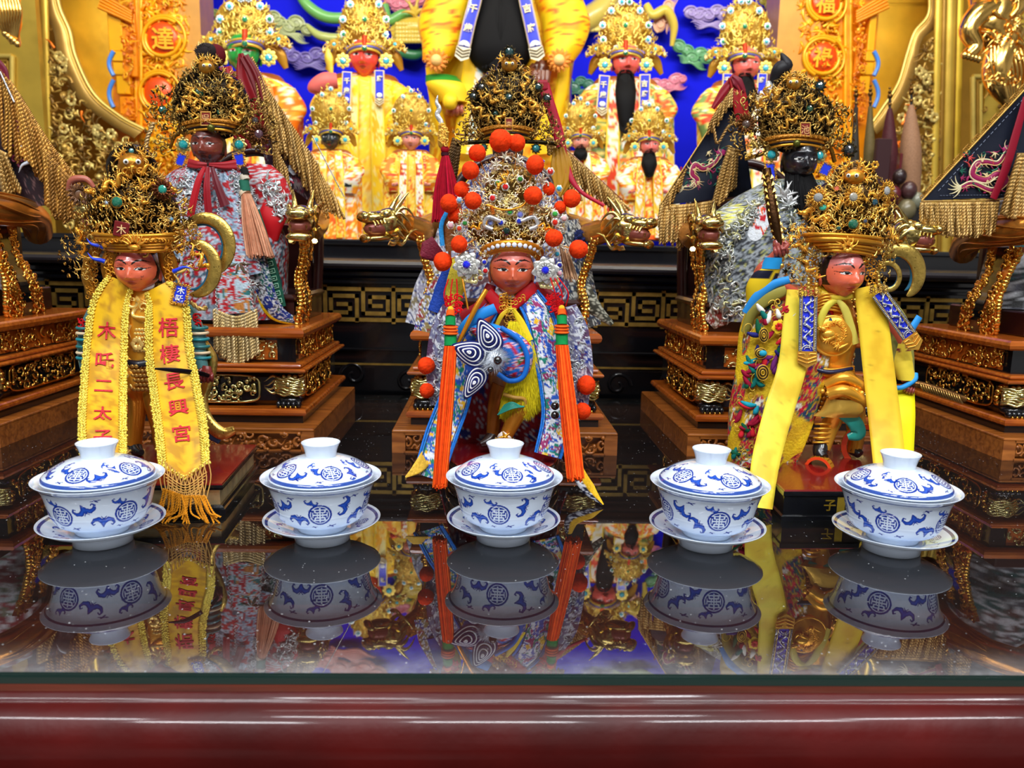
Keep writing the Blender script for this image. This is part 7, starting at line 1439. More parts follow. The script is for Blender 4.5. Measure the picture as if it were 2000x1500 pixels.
# flag right of E
fe=Fig(1.2); o=thing('rope_fringe','slanting swag of old gold rope fringe to the right of the pompom crown','fringe',tuple(fe.p(1170,410,0)))
g=G(); fringe(g,fe,[(1098,290,0),(1140,325,4),(1180,362,4),(1214,395,0)],[(1106,350,4),(1150,372,6),(1196,405,6),(1222,420,2)],56,2.6,110,0,RC,21,4); fringe(g,fe,[(1068,270,6),(1090,268,6)],[(1072,300,6),(1096,300,6)],12,2.4,110,0,RC,22,3); fringe(g,fe,[(1092,300,6),(1110,300,6)],[(1100,380,6),(1130,400,6)],14,2.4,110,0,RC,24,3); g.build('right_swag',M_rope,o)
g=G(); fringe(g,fe,[(886,270,-6),(900,276,-6)],[(846,390,-4),(884,380,-4)],26,2.6,110,0,[C_(110,80,40),C_(90,64,30)],23,3); g.build('left_swag',M_rope,o)
g=G(); g.tube(fe.line([(1098,285,-4),(1216,392,-2)]),fe.s*2,6,col=C_(120,90,60)); g.tube(fe.line([(890,262,-8),(1098,285,-8)]),fe.s*2,6,col=C_(60,40,30)); g.build('fringe_rod',M_throne,o)
# ================================================================= FAR LEFT AND FAR RIGHT THRONES
def side_throne(cx,s,label):
    "s=+1: its right arm is in view (far left throne); -1 mirrored"
    r=thing('dragon_throne','%s'%label,'throne',(cx,1.15,.1535),'dragon armed thrones'); X=lambda x:cx+s*x; Z=.1535
    Q=smooth([(X(.093),1.16,Z),(X(.104),1.14,Z+.04),(X(.092),1.13,Z+.085),(X(.078),1.14,Z+.125)],26)
    g=G(); W=.011; ring=lambda c:np.array([c+(-.006,-W,0),c+(.006,-W,0),c+(.006,W,0),c+(-.006,W,0)]); g.loft([ring(c) for c in Q],True,smooth=False); g.build('arm_post',M_black,r)
    for q in (-1,1):
        g=G(); R=rs(31+q); wq=.022+.010*np.sin(np.linspace(0,2*PI,26)+.6); ringw=lambda c,w:np.array([c+(-.004,q*W,0),c+(.004,q*W,0),c+(.004,q*(W+w),0),c+(-.004,q*(W+w),0)]); g.loft([ringw(c,w) for c,w in zip(Q,wq)],True,1,smooth=False)
        for k in range(70):
            i=int(R.rand()*25); c=Q[i]; a=R.rand(); t=np.linspace(0,4.6,9); rr=.0065*(1-t/6)
            g.tube(np.c_[np.full(9,c[0]+s*.0055),c[1]+q*(W+wq[i]*a)+rr*np.cos(t+k),c[2]+rr*np.sin(t+k)],.0019,5)
        for k in range(24): i=int(k/24*25); c=Q[i]; g.ell(c+(0,q*(W+wq[i]),0),.0035+.002*R.rand(),5,7)
        g.build('gilded_bracket',[M_gpan,M_wood],r)
    g=G(); P=smooth([(X(.045),1.30,Z+.12),(X(.085),1.22,Z+.138),(X(.108),1.14,Z+.145),(X(.095),1.07,Z+.150),(X(.055),1.04,Z+.158),(X(.03),1.045,Z+.17)],50); L=np.linspace(0,1,50); g.tube(P,.021-.003*L,14,col=C_(235,225,215))
    for k in range(12):
        a=k*.5; g.tube(P[2:48]+np.c_[np.cos(a+.3*np.sin(L[2:48]*12+k))*.0205,np.cos(a)*.0*L[2:48]-abs(math.cos(a))*.006,np.sin(a+.3*np.sin(L[2:48]*12+k))*.0205],.0015,4)
    g.build('arm_rail',MATS['gilt_brown_wood'],r)
    g=G(); dragon_head(g,P[-1],(-s*.6,-.6,.1),(0,0,1),.040); g.build('dragon_head',[M_gold_pale2,M_redhole],r)
    g=G(); g.box((X(-.1),1.09,Z),(X(.07),1.28,Z+.035),b=.002); g.build('seat',M_dthr,r); g=G(); g.box((X(-.09),1.285,Z),(X(.02),1.30,Z+.22),b=.003); g.build('backrest',M_dthr,r); return r
side_throne(-.756,1,'throne with curled gilded arm at the left edge of the picture'); side_throne(.825,-1,'throne with curled brown arm at the right edge, under the navy dragon pennant')
for cx,s,lb,pal in ((-.756,1,'robed seated statue at the left edge of the picture, almost wholly outside it',[C_(120,30,40),C_(90,110,90)]),(.825,-1,'robed seated statue at the right edge of the picture, almost wholly outside it',[C_(60,60,60),C_(40,90,90),C_(90,90,100)])):
    t=thing('seated_statue',lb,'statue',(cx,1.18,.19)); f=Fig(1.16); g=G()
    a=np.arange(40)*2*PI/40; zs=np.linspace(0,1,50); R=[np.c_[cx+(.085-.03*z)*np.cos(a)*(1+.04*np.cos(7*a)),1.18+(.055)*np.sin(a),np.full(40,.19+.19*z)] for z in zs]; R=np.array(R); A_,Z_=np.meshgrid(a,zs); g.loft(R,True,col=emb(A_*80,Z_*260,pal,C_(196,200,204),15,4,.36)); g.build('robe',M_cloth,t)
    g=G(); g.ell((cx,1.17,.41),(.022,.024,.03),12,16,col=C_(110,50,40)); g.tube([(cx,1.18,.36),(cx,1.175,.40)],.012,10,col=C_(110,50,40)); g.build('head',M_face,t)
    g=G(); crown_fill(g,Fig(1.16),float(700*0+ ( -200 if s>0 else 2160)),150,290,[20,60,90,80],30,120,5,DK,(6,9)); g.build('crown',M_gold_old,t)
# fringe flag far left
fg=Fig(1.17); o=thing('pennant','dark pennant with long gold rope fringe at the left edge of the picture','flag',tuple(fg.p(60,420,0)))
flag_cloth('flag_cloth','',fg,((-40,60,-4),(-30,410,0),(110,400,0)),lambda x,y,U,V:emb(x,y,[C_(36,20,28),C_(46,26,32),C_(30,24,32)],C_(110,80,80),22,5,.1,6),par=o)
g=G(); fringe(g,fg,[(0,130,6),(40,190,8),(90,270,8),(150,350,6)],[(10,290,10),(70,330,12),(120,400,12),(166,400,8)],80,3.2,95,0,RCd,31,6); fringe(g,fg,[(84,290,14),(120,330,14),(150,360,14)],[(96,400,16),(118,428,16),(158,420,16)],34,3.2,95,0,RCd,32,4); fringe(g,fg,[(-10,290,16),(10,300,16)],[(10,390,18),(34,380,18)],12,3.6,90,0,RC,33,4); g.build('rope_fringe',M_rope,o)
g=G(); Ribbon(fg,[(-20,110,10),(4,140,10),(18,180,10)],[20,24,6],20,5,col=C_(110,16,40)).mesh(g); g.build('crimson_tip',M_satin,o); g=G(); g.tube(fg.line([(0,140,16),(28,200,16)]),fg.s*1.8,6,col=C_(215,215,220)); g.build('thin_rod',M_silver,o)
g=G(); 
for k in range(8): put(g,CURL,fg,30+(k%3)*12,245+k*11,12,12,k,0,0,col=C_(100,30,50))
put(g,FL0,fg,52,320,14,14,2.2,0,0,col=C_(200,206,215)); put(g,FL0,fg,46,288,14,9,1.2,0,0,col=C_(170,180,190)); g.build('embroidered_motif',M_satin,o)
# flag far right
fr2=Fig(1.10); o=thing('pennant','navy pennant with a crimson and cream embroidered dragon at the right edge of the picture','flag',tuple(fr2.p(1930,440,0)))
flag_cloth('flag_cloth','',fr2,((2110,60,0),(1800,392,0),(2110,380,0)),NAVY,par=o,wave=1.5)
g=G(); g.tube(fr2.path([(2060,112,3),(1930,252,4),(1800,392,4)],30),fr2.s*2,5,col=C_(190,150,70)); 
P=smooth([(2060,108,4),(1930,248,4),(1802,388,4)],90)
for k,(x,y,d) in enumerate(P): t=np.linspace(0,4,8); g.tube(fr2.p(x-2+3*np.cos(t+k),y-3+3*np.sin(t+k),d+0*t),fr2.s*.9,4,col=C_(180,130,50))
g.tube(fr2.path([(1800,393,4),(1900,392,4),(2010,386,4)],20),fr2.s*1.6,5,col=C_(200,160,90)); 
for a,b in (((2020,170),(1830,376)),((1836,382),(1990,380))):
    for k in range(26): t0,t1=k/26,(k+.6)/26; g.tube(fr2.line([(a[0]+(b[0]-a[0])*t0,a[1]+(b[1]-a[1])*t0,3.5),(a[0]+(b[0]-a[0])*t1,a[1]+(b[1]-a[1])*t1,3.5)]),fr2.s*.6,4,col=C_(120,130,150))
g.build('gold_edging',M_rope,o)
embroidered_dragon(fr2,[(1968,292),(1950,318),(1926,316),(1908,320),(1900,342),(1926,352),(1948,340),(1966,352),(1940,372),(1900,358),(1876,366)],5,7.4,'embroidered_dragon',o,-1)
g=G(); fringe(g,fr2,[(1800,396,6),(1860,396,6),(1950,394,6)],[(1800,430,8),(1862,462,8),(1940,452,8)],70,2.6,110,0,RC,41,4); fringe(g,fr2,[(1990,300,30),(2010,300,30)],[(1960,420,34),(2000,430,34)],24,3.2,100,0,RC,42,3); g.build('rope_fringe',M_rope,o)
g=G(); Ribbon(fr2,[(2004,190,14),(1985,260,14),(1964,330,14),(1940,388,12)],[12,16,17,14],50,7,bow=1,col=C_(140,10,36)).mesh(g); g.build('crimson_ribbon',M_satin,o)
# ================================================================= GILDED SURROUND
M_yel=mat('bright_altar_gold',(1,1,1),.36,.18,vcol=True,var=(18,.12),bump=(40,.2),coat=.2)
M_og=mat('old_altar_gold',(1,1,1),.36,.5,vcol=True,var=(12,.14),bump=(24,.3))
YG=C_(250,178,8); YG2=C_(244,146,0); OG=C_(206,170,62); OG2=C_(176,130,44)
def relief_fill(g,f,poly,n,seed,cols,sz,d,mi=0,W=None):
    "fill a picture polygon with carved leaves, scrolls and berries"
    R=rs(seed); P=np.array(poly,float); lo,hi=P.min(0),P.max(0); TT=[CURL,TUFT,FL0,FL1,BALL,WORM2]; k=0;t=0
    while k<n and t<n*20:
        t+=1; x,y=lo+(hi-lo)*R.rand(2); c=False; j=len(P)-1
        for i in range(len(P)):
            if (P[i,1]>y)!=(P[j,1]>y) and x<(P[j,0]-P[i,0])*(y-P[i,1])/(P[j,1]-P[i,1]+1e-9)+P[i,0]: c=not c
            j=i
        if not c: continue
        k+=1; T=TT[R.randint(6)]; s=sz[0]+(sz[1]-sz[0])*R.rand(); put(g,T,f,x,y,d+R.rand()*3,s*(.5 if T is BALL else 1),R.rand()*6.3,0,0,col=np.asarray(cols[R.randint(len(cols))])*(.85+.25*R.rand()),mi=mi)
def px_box(g,f,x0,x1,y0,y1,d0,d1,mi=0,col=(1,1,1),b=0.):
    a=f.p(x0,y1,0);c=f.p(x1,y0,0); g.box((min(a[0],c[0]),f.Y-d1*f.s,a[2]),(max(a[0],c[0]),f.Y-d0*f.s,c[2]),mi,col,b)
fW=Fig(2.50)
for sg,xs,outs,ros in ((1,(266,280,368,378),'left',[(318,75,29,'達'),(310,180,27,'')]),(-1,(1661,1645,1560,1548),'right',[(1612,6,26,'福'),(1607,112,27,'祿')])):
    t=thing('carved_column','bright gold carved column with an orange character roundel, %s of the blue panel'%outs,'column',tuple(fW.p((xs[0]+xs[3])/2,480,0)))
    g=G(); px_box(g,fW,xs[1],xs[2],-420,505,0,10,0,YG2); px_box(g,fW,xs[2],xs[3],-420,505,-60,16,0,C_(214,150,60)); o=g.build('column_body',M_yel,t)
    g=G(); 
    for k,dx in enumerate((0,5,10)): 
        x=xs[0]+sg*dx; g.tube(fW.line([(x,-400,12),(x,505,12)]),fW.s*(4.2 if k!=1 else 3),8,col=YG if k!=1 else YG2)
    x=xs[0]-sg*8; px_box(g,fW,min(x,x-sg*14),max(x,x-sg*14),-400,505,-20,8,0,YG2,.001); g.build('edge_moulding',M_yel,t)
    g=G(); a,b=min(xs[1],xs[2]),max(xs[1],xs[2]); relief_fill(g,fW,[(a+3,-130),(b-3,-130),(b-3,500),(a+3,500)],620,3+sg,[YG,YG,YG2,C_(255,204,40)],(6,13),13)
    for x,y,r_,ch in ros:
        for k in range(3): aa=np.linspace(k*2,k*2+3.4,24); g.tube(fW.p(x+(r_+5+k*5)*np.cos(aa),y+(r_+5+k*5)*np.sin(aa),20+0*aa),fW.s*(4-.5*k),6,col=YG)
    g.build('leaf_carving',M_yel,t)
    for x,y,r_,ch in ros:
        g=G(); g.ell(fW.p(x,y,16),(fW.s*r_,fW.s*9,fW.s*r_),12,28,0,C_(240,84,16)); 
        if ch: put(g,T_glyph(ch,.015),fW,x,y,26,r_*1.35,0,0,0,col=C_(255,190,30))
        else:
            for k in range(6): put(g,FL0,fW,x-10+5*k,y-4+3*k,24,9,-1.2+k*.5,0,0,col=YG)
        g.build('character_roundel',M_yel,t)
# bracket blocks and blue scrolls beside the columns
for sg,lb,X in ((1,'left',lambda u:u),(-1,'right',lambda u:1922-u*.97)):
    f=Fig(2.46); t=thing('carved_bracket','stepped gold bracket carving with blue scroll, beside the %s carved column'%lb,'bracket',tuple(f.p(X(235),300,0)))
    g=G()
    for (a,b,y0,y1,d) in ((218,240,16,102,10),(240,262,0,150,4),(222,244,103,122,12),(226,246,124,148,10),(232,256,150,185,8),(238,262,190,235,6),(236,256,-120,12,8),(210,262,-60,-20,14)):
        p,q=sorted((X(a),X(b))); px_box(g,f,p,q,y0,y1,-6,d,0,YG2 if d<8 else YG,.002)
    relief_fill(g,f,[(min(X(240),X(262)),0),(max(X(240),X(262)),0),(max(X(240),X(262)),230),(min(X(240),X(262)),230)],90,7+sg,[YG,YG2,C_(226,120,10)],(4,8),8)
    for k in range(5): g.tube(f.line([(X(200-k*2),-10+k*6,18),(X(258),24+k*5,14)]),f.s*3,6,col=YG2)
    g.build('bracket_blocks',M_yel,t)
    g=G()
    for y0,y1 in ((100,148),(156,210)): y=np.linspace(y0,y1,20); u=222-9*np.sin((y-y0)/(y1-y0)*PI); g.tube(f.p(X(u) if sg>0 else 1922-u*.97,y,14+0*y),f.s*4,8,col=C_(70,140,236))
    g.build('blue_scroll',M_paint,t)
# curved arch panels
def arch(lb,f,outer,inner,rimcol,name_label,panel):
    t=thing('arch_panel',name_label,'panel',tuple(f.p(outer[-1][0],outer[-1][1],0)))
    A=smooth(np.array(outer,float),70);B=smooth(np.array(inner,float),70); g=G()
    P=np.stack([f.p(A[:,0],A[:,1],6),f.p(A[:,0],A[:,1],16),f.p(B[:,0],B[:,1],16),f.p(B[:,0],B[:,1],-10)],1); g.grid(P,col=rimcol)
    M_=(A*.12+B*.88); g.tube(f.p(M_[:,0],M_[:,1],17),f.s*2.6,6,col=C_(255,226,120)); M_=(A*.3+B*.7); g.tube(f.p(M_[:,0],M_[:,1],17),f.s*1.6,6,col=C_(230,190,90)); g.build('arch_rim',M_og,t)
    g=G(); xe=panel; P=np.stack([f.p(B[:,0],B[:,1],-10),f.p(B[:,0],B[:,1],-90),f.p(0*B[:,0]+xe,B[:,1],-92)],1); g.grid(P,col=C_(232,186,50),smooth=False); g.grid(P[:,::-1],col=C_(232,186,50),smooth=False); g.build('panel_board',M_og,t); return t
fa=Fig(2.42)
arch('left',fa,[(78,-60),(84,20),(104,60),(116,120),(150,190),(210,240),(262,270)],[(108,-60),(120,10),(140,60),(152,110),(186,180),(236,224),(284,250)],C_(206,166,84),'curved gold arch panel with pale rim, left of the carved column',285)
arch('right',fa,[(1838,-60),(1834,40),(1800,80),(1790,130),(1768,190),(1735,240),(1712,262)],[(1806,-60),(1812,20),(1785,60),(1770,100),(1752,160),(1720,210),(1700,240)],C_(206,166,84),'curved gold arch panel with pale rim, right of the carved column',1655)
# outer gold pillars and pierced carvings
fo=Fig(2.36)
for lb,mo,ply,sd in (('left',[(44,7),(50,4),(60,10),(72,5),(80,7)],[(78,20),(100,60),(122,140),(160,210),(225,260),(270,290),(262,400),(200,440),(110,440),(88,250)],1),('right',[(1882,7),(1874,4),(1864,10),(1852,5),(1840,7)],[(1834,60),(1806,90),(1790,140),(1778,200),(1752,240),(1738,300),(1752,450),(1836,450),(1836,200)],2)):
    t=thing('gold_pillar','moulded gold pillar at the %s of the altar, dulled old gold'%lb,'pillar',tuple(fo.p(mo[2][0],495,0)))
    g=G(); sg=1 if lb=='left' else -1
    for k,(x,w) in enumerate(mo): g.tube(fo.line([(x-sg*2,-380,4),(x+ (sg*18),505,4)]),fo.s*w,10,col=[C_(226,190,60),C_(150,110,36),C_(212,176,70),C_(160,120,40),C_(236,200,80)][k],flat=.6)
    g.build('pillar_moulding',M_og,t)
    t=thing('pierced_carving','pierced scroll and blossom carving in dull gold beside the %s gold pillar'%lb,'carving',tuple(fo.p(ply[-2][0],ply[-2][1],0)))
    g=G(); relief_fill(g,fo,ply,330,11+sd,[C_(222,196,110),C_(196,160,76),C_(168,128,54),C_(120,88,36)],(7,14),0); g.build('scrollwork',M_og,t)
    g=G(); R=rs(sd); P=np.array(ply,float)
    for k in range(12):
        x,y=P[R.randint(len(P))]*.55+P.mean(0)*.45; put(g,PET6,fo,x+R.randn()*8,y+R.randn()*8,12,10,R.rand()*3,0,0,col=C_(230,204,120)); put(g,BALL,fo,x,y,16,3,col=C_(200,150,60))
    for k in range(5): x,y=P[R.randint(len(P))]*.7+P.mean(0)*.3; put(g,FL0,fo,x,y,12,11,R.rand()*6,0,0,col=C_(240,120,20))
    g.build('blossoms',M_og,t)
g=G()
for a,b in ((-900,372),(1552,2900)): 
    p0=PY(a,700,2.72);p1=PY(b,-500,2.72); g.box((p0[0],2.70,.2),(p1[0],2.74,1.9),col=C_(214,160,50))
w=g.build('wall_gilded',M_og); w['kind']='structure'
fp=Fig(2.30)
for lb,x0,x1,fr in (('left',-140,40,(-130,24,110,420)),('right',1888,2120,(1900,2110,150,430))):
    t=thing('framed_panel','dull gold framed panel with leaf carving at the far %s'%lb,'panel',tuple(fp.p((x0+x1)/2,495,0)))
    g=G(); px_box(g,fp,x0,x1,-380,505,-14,0,0,C_(206,172,66)); a,b,c,d=fr
    for off,w_,cc in ((0,5,C_(226,196,96)),(9,3,C_(170,130,44)),(15,4,C_(220,190,90))): 
        q=[(a+off,c+off,4),(b-off,c+off,4),(b-off,d-off,4),(a+off,d-off,4)]
        for p,r_ in zip(q,q[1:]+q[:1]): g.tube(fp.line([p,r_]),fp.s*w_,8,col=cc)
    g.build('panel_frame',M_og,t); g=G(); relief_fill(g,fp,[(a+22,c+22),(b-22,c+22),(b-22,d-22),(a+22,d-22)],170,21,[C_(206,160,70),C_(160,116,44),C_(110,76,28)],(7,13),3); g.build('leaf_carving',M_og,t)
M_bg=mat('burnished_gold',srgb(255,206,110),.2,1.,vcol=True,bump=(30,.4))
fl2=Fig(2.0)
t=thing('gilded_lion','burnished gold carved lion at the upper right corner','carving',tuple(fl2.p(1950,190,0)))
g=G(); body(g,fl2,[(1960,-120,0,50,30),(1950,-40,10,56,36),(1948,20,14,50,36),(1930,60,20,36,30),(1960,110,10,30,26),(1975,170,4,38,26),(1990,205,0,16,14)],24,40)
limb(g,fl2,[(1945,10,20),(1910,30,34),(1892,60,40),(1905,90,44),(1890,108,46)],[26,22,17,14,12],14,24); limb(g,fl2,[(1975,60,20),(1950,120,30),(1948,160,30),(1968,205,20)],[24,26,22,8],14,24)
for k in range(50):
    R=rs(k); x,y=1925+R.rand()*70,-20+R.rand()*190; put(g,[CURL,FL0,TUFT][k%3],fl2,x,y,44+R.rand()*6,10+6*R.rand(),R.rand()*6)
for k in range(10): g.tube(fl2.path([(1935+k*7,90,44),(1938+k*8,140,50),(1965+k*3,200,30)],12),fl2.s*3,6)
for k in range(5): g.ell(fl2.p(1884+k*7,108+2*k,50),fl2.s*7,7,9)
g.build('lion_body',M_bg,t)
t=thing('gilded_lion','burnished gold carved lion tail and paw at the upper left corner','carving',tuple(fl2.p(10,90,0)))
g=G(); body(g,fl2,[(-30,-120,0,60,30),(-10,-40,10,46,36),(6,10,14,26,26),(14,44,14,24,22),(22,66,12,14,12),(32,84,10,8,8)],20,36)
for k in range(9): g.tube(fl2.path([(-14+k*5,-20,34),(-8+k*6,20,40),(4+k*4,56,32),(24+k,86,20)],12),fl2.s*3,6)
for k in range(5): g.ell(fl2.p(10+k*6,66+k*5,28),fl2.s*6,7,9)
g.build('lion_body',M_bg,t)
# ================================================================= CLOUDS AND DRAGONS ON THE BLUE PANEL
fc=Fig(2.76)
def T_cloud(seed,n=5):
    g=G(); R=rs(seed)
    for k in range(n):
        x=(k-(n-1)/2)*.62+R.randn()*.1; y=.18*math.cos(k*1.9)+R.randn()*.08; r=.5+.2*R.rand(); t=np.linspace(0,9.5,46); rr=r*(1-t/11); s=1 if k%2 else -1
        g.ell((x,y,0),(r,r*.8,.16),8,18,col=(.86,.86,.86)); g.tube(np.c_[x+s*rr*np.cos(t),y+rr*.8*np.sin(t),.13+.06*t/9],.075*(1.1-t/14),6,nrm=(0,0,1))
    for k in range(n): t=np.linspace(0,1,16); g.tube(np.c_[-1.2+2.4*t+.1*k,-.5-.08*k+.12*np.sin(t*9+k),.05+0*t],.09*np.sin(t*PI)+.01,6,nrm=(0,0,1),col=(.9,.9,.9))
    return g
for k,(x,y,s,c,lb,rz) in enumerate(((394,34,20,C_(176,196,120),'pale green cloud relief beside the left carved column',.2),(566,48,26,C_(180,190,130),'pale green cloud relief between the green faced and red faced statues',-.3),(598,108,27,C_(120,104,176),'violet cloud relief below the pale green cloud',0),(790,4,24,C_(232,130,150),'pink cloud relief at the top of the blue panel',.1),(1306,162,20,C_(236,140,160),'small pink cloud relief beside the long bearded statue',.3),(1382,30,26,C_(176,156,214),'lavender cloud relief with white rims',0),(1352,106,22,C_(110,180,120),'green cloud relief left of the rightmost bearded statue',-.3),(1120,165,22,C_(70,140,110),'dark green cloud relief behind the large central statue',0),(1515,8,18,C_(220,200,80),'yellow cloud relief near the right carved column',0),
    (640,-150,40,C_(236,150,140),'salmon cloud relief high on the blue panel above the red faced statue',.2),(1290,-190,44,C_(170,200,140),'green cloud relief high on the blue panel, right side',.1),(520,-260,44,C_(236,150,150),'pink cloud relief highest on the blue panel, left side',0),(1420,-300,44,C_(200,160,220),'lilac cloud relief highest on the blue panel, right side',0))):
    g=G(); put(g,T_cloud(k,5 if s<30 else 7),fc,x,y,3,s,rz,0,0,col=c); o=g.build('cloud_relief',M_paint); tag(o,lb,'cloud relief','painted clouds on the blue panel'); recentre(o)
g=G()
def wyrm(P,R,col): limb(g,fc,P,R,10,60,0,col)
wyrm([(575,-30,8),(600,10,12),(640,34,14),(690,30,14),(705,0,10)],[7,10,10,9,6],C_(120,190,100)); wyrm([(600,50,6),(625,70,10),(665,74,10),(700,60,8)],[4,8,8,6],C_(190,200,110)); o=g.build('green_dragon',M_paint); tag(o,'green dragon coils in relief above the red faced statue','dragon relief'); recentre(o)
g=G(); wyrm([(752,10,8),(760,40,12),(790,28,12),(812,50,10)],[7,9,9,6],C_(110,180,90)); wyrm([(764,84,10),(780,100,12),(810,108,12),(830,96,8)],[8,10,10,6],C_(60,130,80)); o=g.build('green_dragon',M_paint); tag(o,'green dragon coil in relief left of the large central statue','dragon relief'); recentre(o)
g=G(); wyrm([(770,70,14),(800,58,20),(840,62,22),(850,90,18)],[16,20,20,14],C_(232,196,60)); put(g,TUFT,fc,810,20,24,24,.2,0,0,col=C_(236,200,70)); put(g,TUFT,fc,830,40,24,20,-.4,0,0,col=C_(236,200,70))
for k in range(60): r_=k//12; put(g,G().ell((0,0,0),(1,1,.4),4,7),fc,776+(k%12)*6,48+r_*8,38,5,0,0,.3,col=C_(240,208,90))
o=g.build('yellow_dragon',M_paint); tag(o,'yellow scaly dragon in relief left of the large central statue','dragon relief'); recentre(o)
g=G(); wyrm([(1100,20,14),(1130,44,20),(1160,30,22),(1190,0,16),(1210,-40,10)],[16,22,22,18,12],C_(226,200,90))
for k in range(7): g.tube(fc.path([(1108+k*9,52+6*math.sin(k),24),(1120+k*9,60,28),(1126+k*9,48,24)],8),fc.s*4,6,col=C_(236,214,110))
o=g.build('yellow_dragon',M_paint); tag(o,'yellow dragon belly in relief right of the large central statue','dragon relief'); recentre(o)
g=G(); put(g,T_cloud(9,3),fc,1296,30,12,26,1.4,0,0,col=C_(250,190,150)); limb(g,fc,[(1262,10,20),(1275,30,26),(1300,20,26),(1316,50,20),(1312,90,14)],[7,9,9,8,4],10,30,0,C_(236,206,80)); o=g.build('shell_ornament',M_paint); tag(o,'peach shell shaped ornament with a yellow scroll, above the long bearded statue','ornament'); recentre(o)
# ================================================================= ALTAR STATUES
SG=[C_(250,222,110),C_(244,206,84),C_(226,180,60),C_(255,236,160)]
M_sg=mat('bright_crown_gold',(1,1,1),.34,.45,vcol=True,bump=(60,.25))
CY=C_(70,190,210)
def altar_crown(par,f,cx,fy,fw,hw,top,n,seed,wing=True,gems=10):
    cr=G(); bot=fy-fw*.42; m=(top+bot)/2; cr.ell(f.p(cx,m+(bot-top)*.1,0),(f.s*max(hw)*.72,f.s*fw*.4,f.s*(bot-top)*.46),10,16,0,C_(196,150,50))
    crown_fill(cr,f,cx,top,bot,hw,fw*.55,n,seed,SG,(fw*.085,fw*.15),d0=2,edge=True); crown=cr.build('crown',M_sg,par)
    g=G(); a=np.linspace(PI*1.02,-.02*PI,30)
    for k,(dy,rr,c) in enumerate(((0,.045,C_(250,214,90)),(-.09,.05,C_(120,116,200)),(-.17,.045,C_(240,200,70)))): g.tube(f.p(cx+(fw*.58+k*2)*np.cos(a),bot+fw*.10+dy*fw-fw*.26*np.sin(a)+fw*.12,fw*.25+fw*.68*np.sin(a)),f.s*fw*rr,6,col=c)
    for k in range(15): aa=PI*(.05+.9*k/14); g.tube(f.path([(cx+fw*.60*math.cos(aa),bot-fw*.20*math.sin(aa)+fw*.10,fw*.25+fw*.66*math.sin(aa)),(cx+fw*.74*math.cos(aa),bot-fw*.20*math.sin(aa)-fw*.04,fw*.25+fw*.7*math.sin(aa))],4),f.s*fw*.02,5,col=C_(150,140,230))
    px_,ph=cx,fw*.34; g.tube(f.line([(cx,bot-fw*.52,fw*.92),(cx,bot-fw*.14,fw*.92)]),f.s*fw*.085,8,col=C_(226,70,24)); g.build('crown_band',M_sg,crown)
    medal(crown,f,cx,bot-fw*.06,fw*.98,fw*.11,C_(30,120,80),T=PET6,petal=C_(240,200,90),metal=M_sg,gr=.8)
    R=rs(seed+5)
    for k in range(gems):
        q=k/gems; a=q*2*PI; y=m+(bot-top)*.42*math.sin(a); ys=np.linspace(top,bot,len(hw)); h=np.interp(y,ys,hw); x=cx+h*.9*math.cos(a); medal(crown,f,x,y,fw*.45,fw*.13,CY if k%4 else C_(30,150,110),T=PET8,petal=C_(226,236,236),metal=M_sg,gr=.5)
    medal(crown,f,cx,m,fw*.62,fw*.12,C_(40,150,100),T=PET6,petal=C_(240,210,110),metal=M_sg,gr=.7)
    if wing:
        for s in (-1,1):
            g=G(); limb(g,f,[(cx+s*fw*.62,bot-fw*.1,6),(cx+s*fw*1.05,bot-fw*.25,2),(cx+s*fw*1.5,bot+fw*.1,-4)],[fw*.10,fw*.14,fw*.05],8,14,0,C_(226,180,60)); limb(g,f,[(cx+s*fw*.66,bot+fw*.05,0),(cx+s*fw*1.1,bot+fw*.25,-4),(cx+s*fw*1.35,bot+fw*.75,-8)],[fw*.10,fw*.2,fw*.08],8,14,0,C_(206,150,40),flat=.4)
            for k in range(12): put(g,[CURL,TUFT][k%2],f,cx+s*fw*(.7+.07*k),bot-fw*.25+(k%3)*fw*.12,10,fw*.12,k,0,0,col=SG[k%4])
            g.build('crown_wing',M_sg,crown)
            medal(crown,f,cx+s*fw*1.1,bot-fw*.2,14,fw*.17,CY,T=SUNF,petal=C_(236,190,70),metal=M_sg,gr=.4)
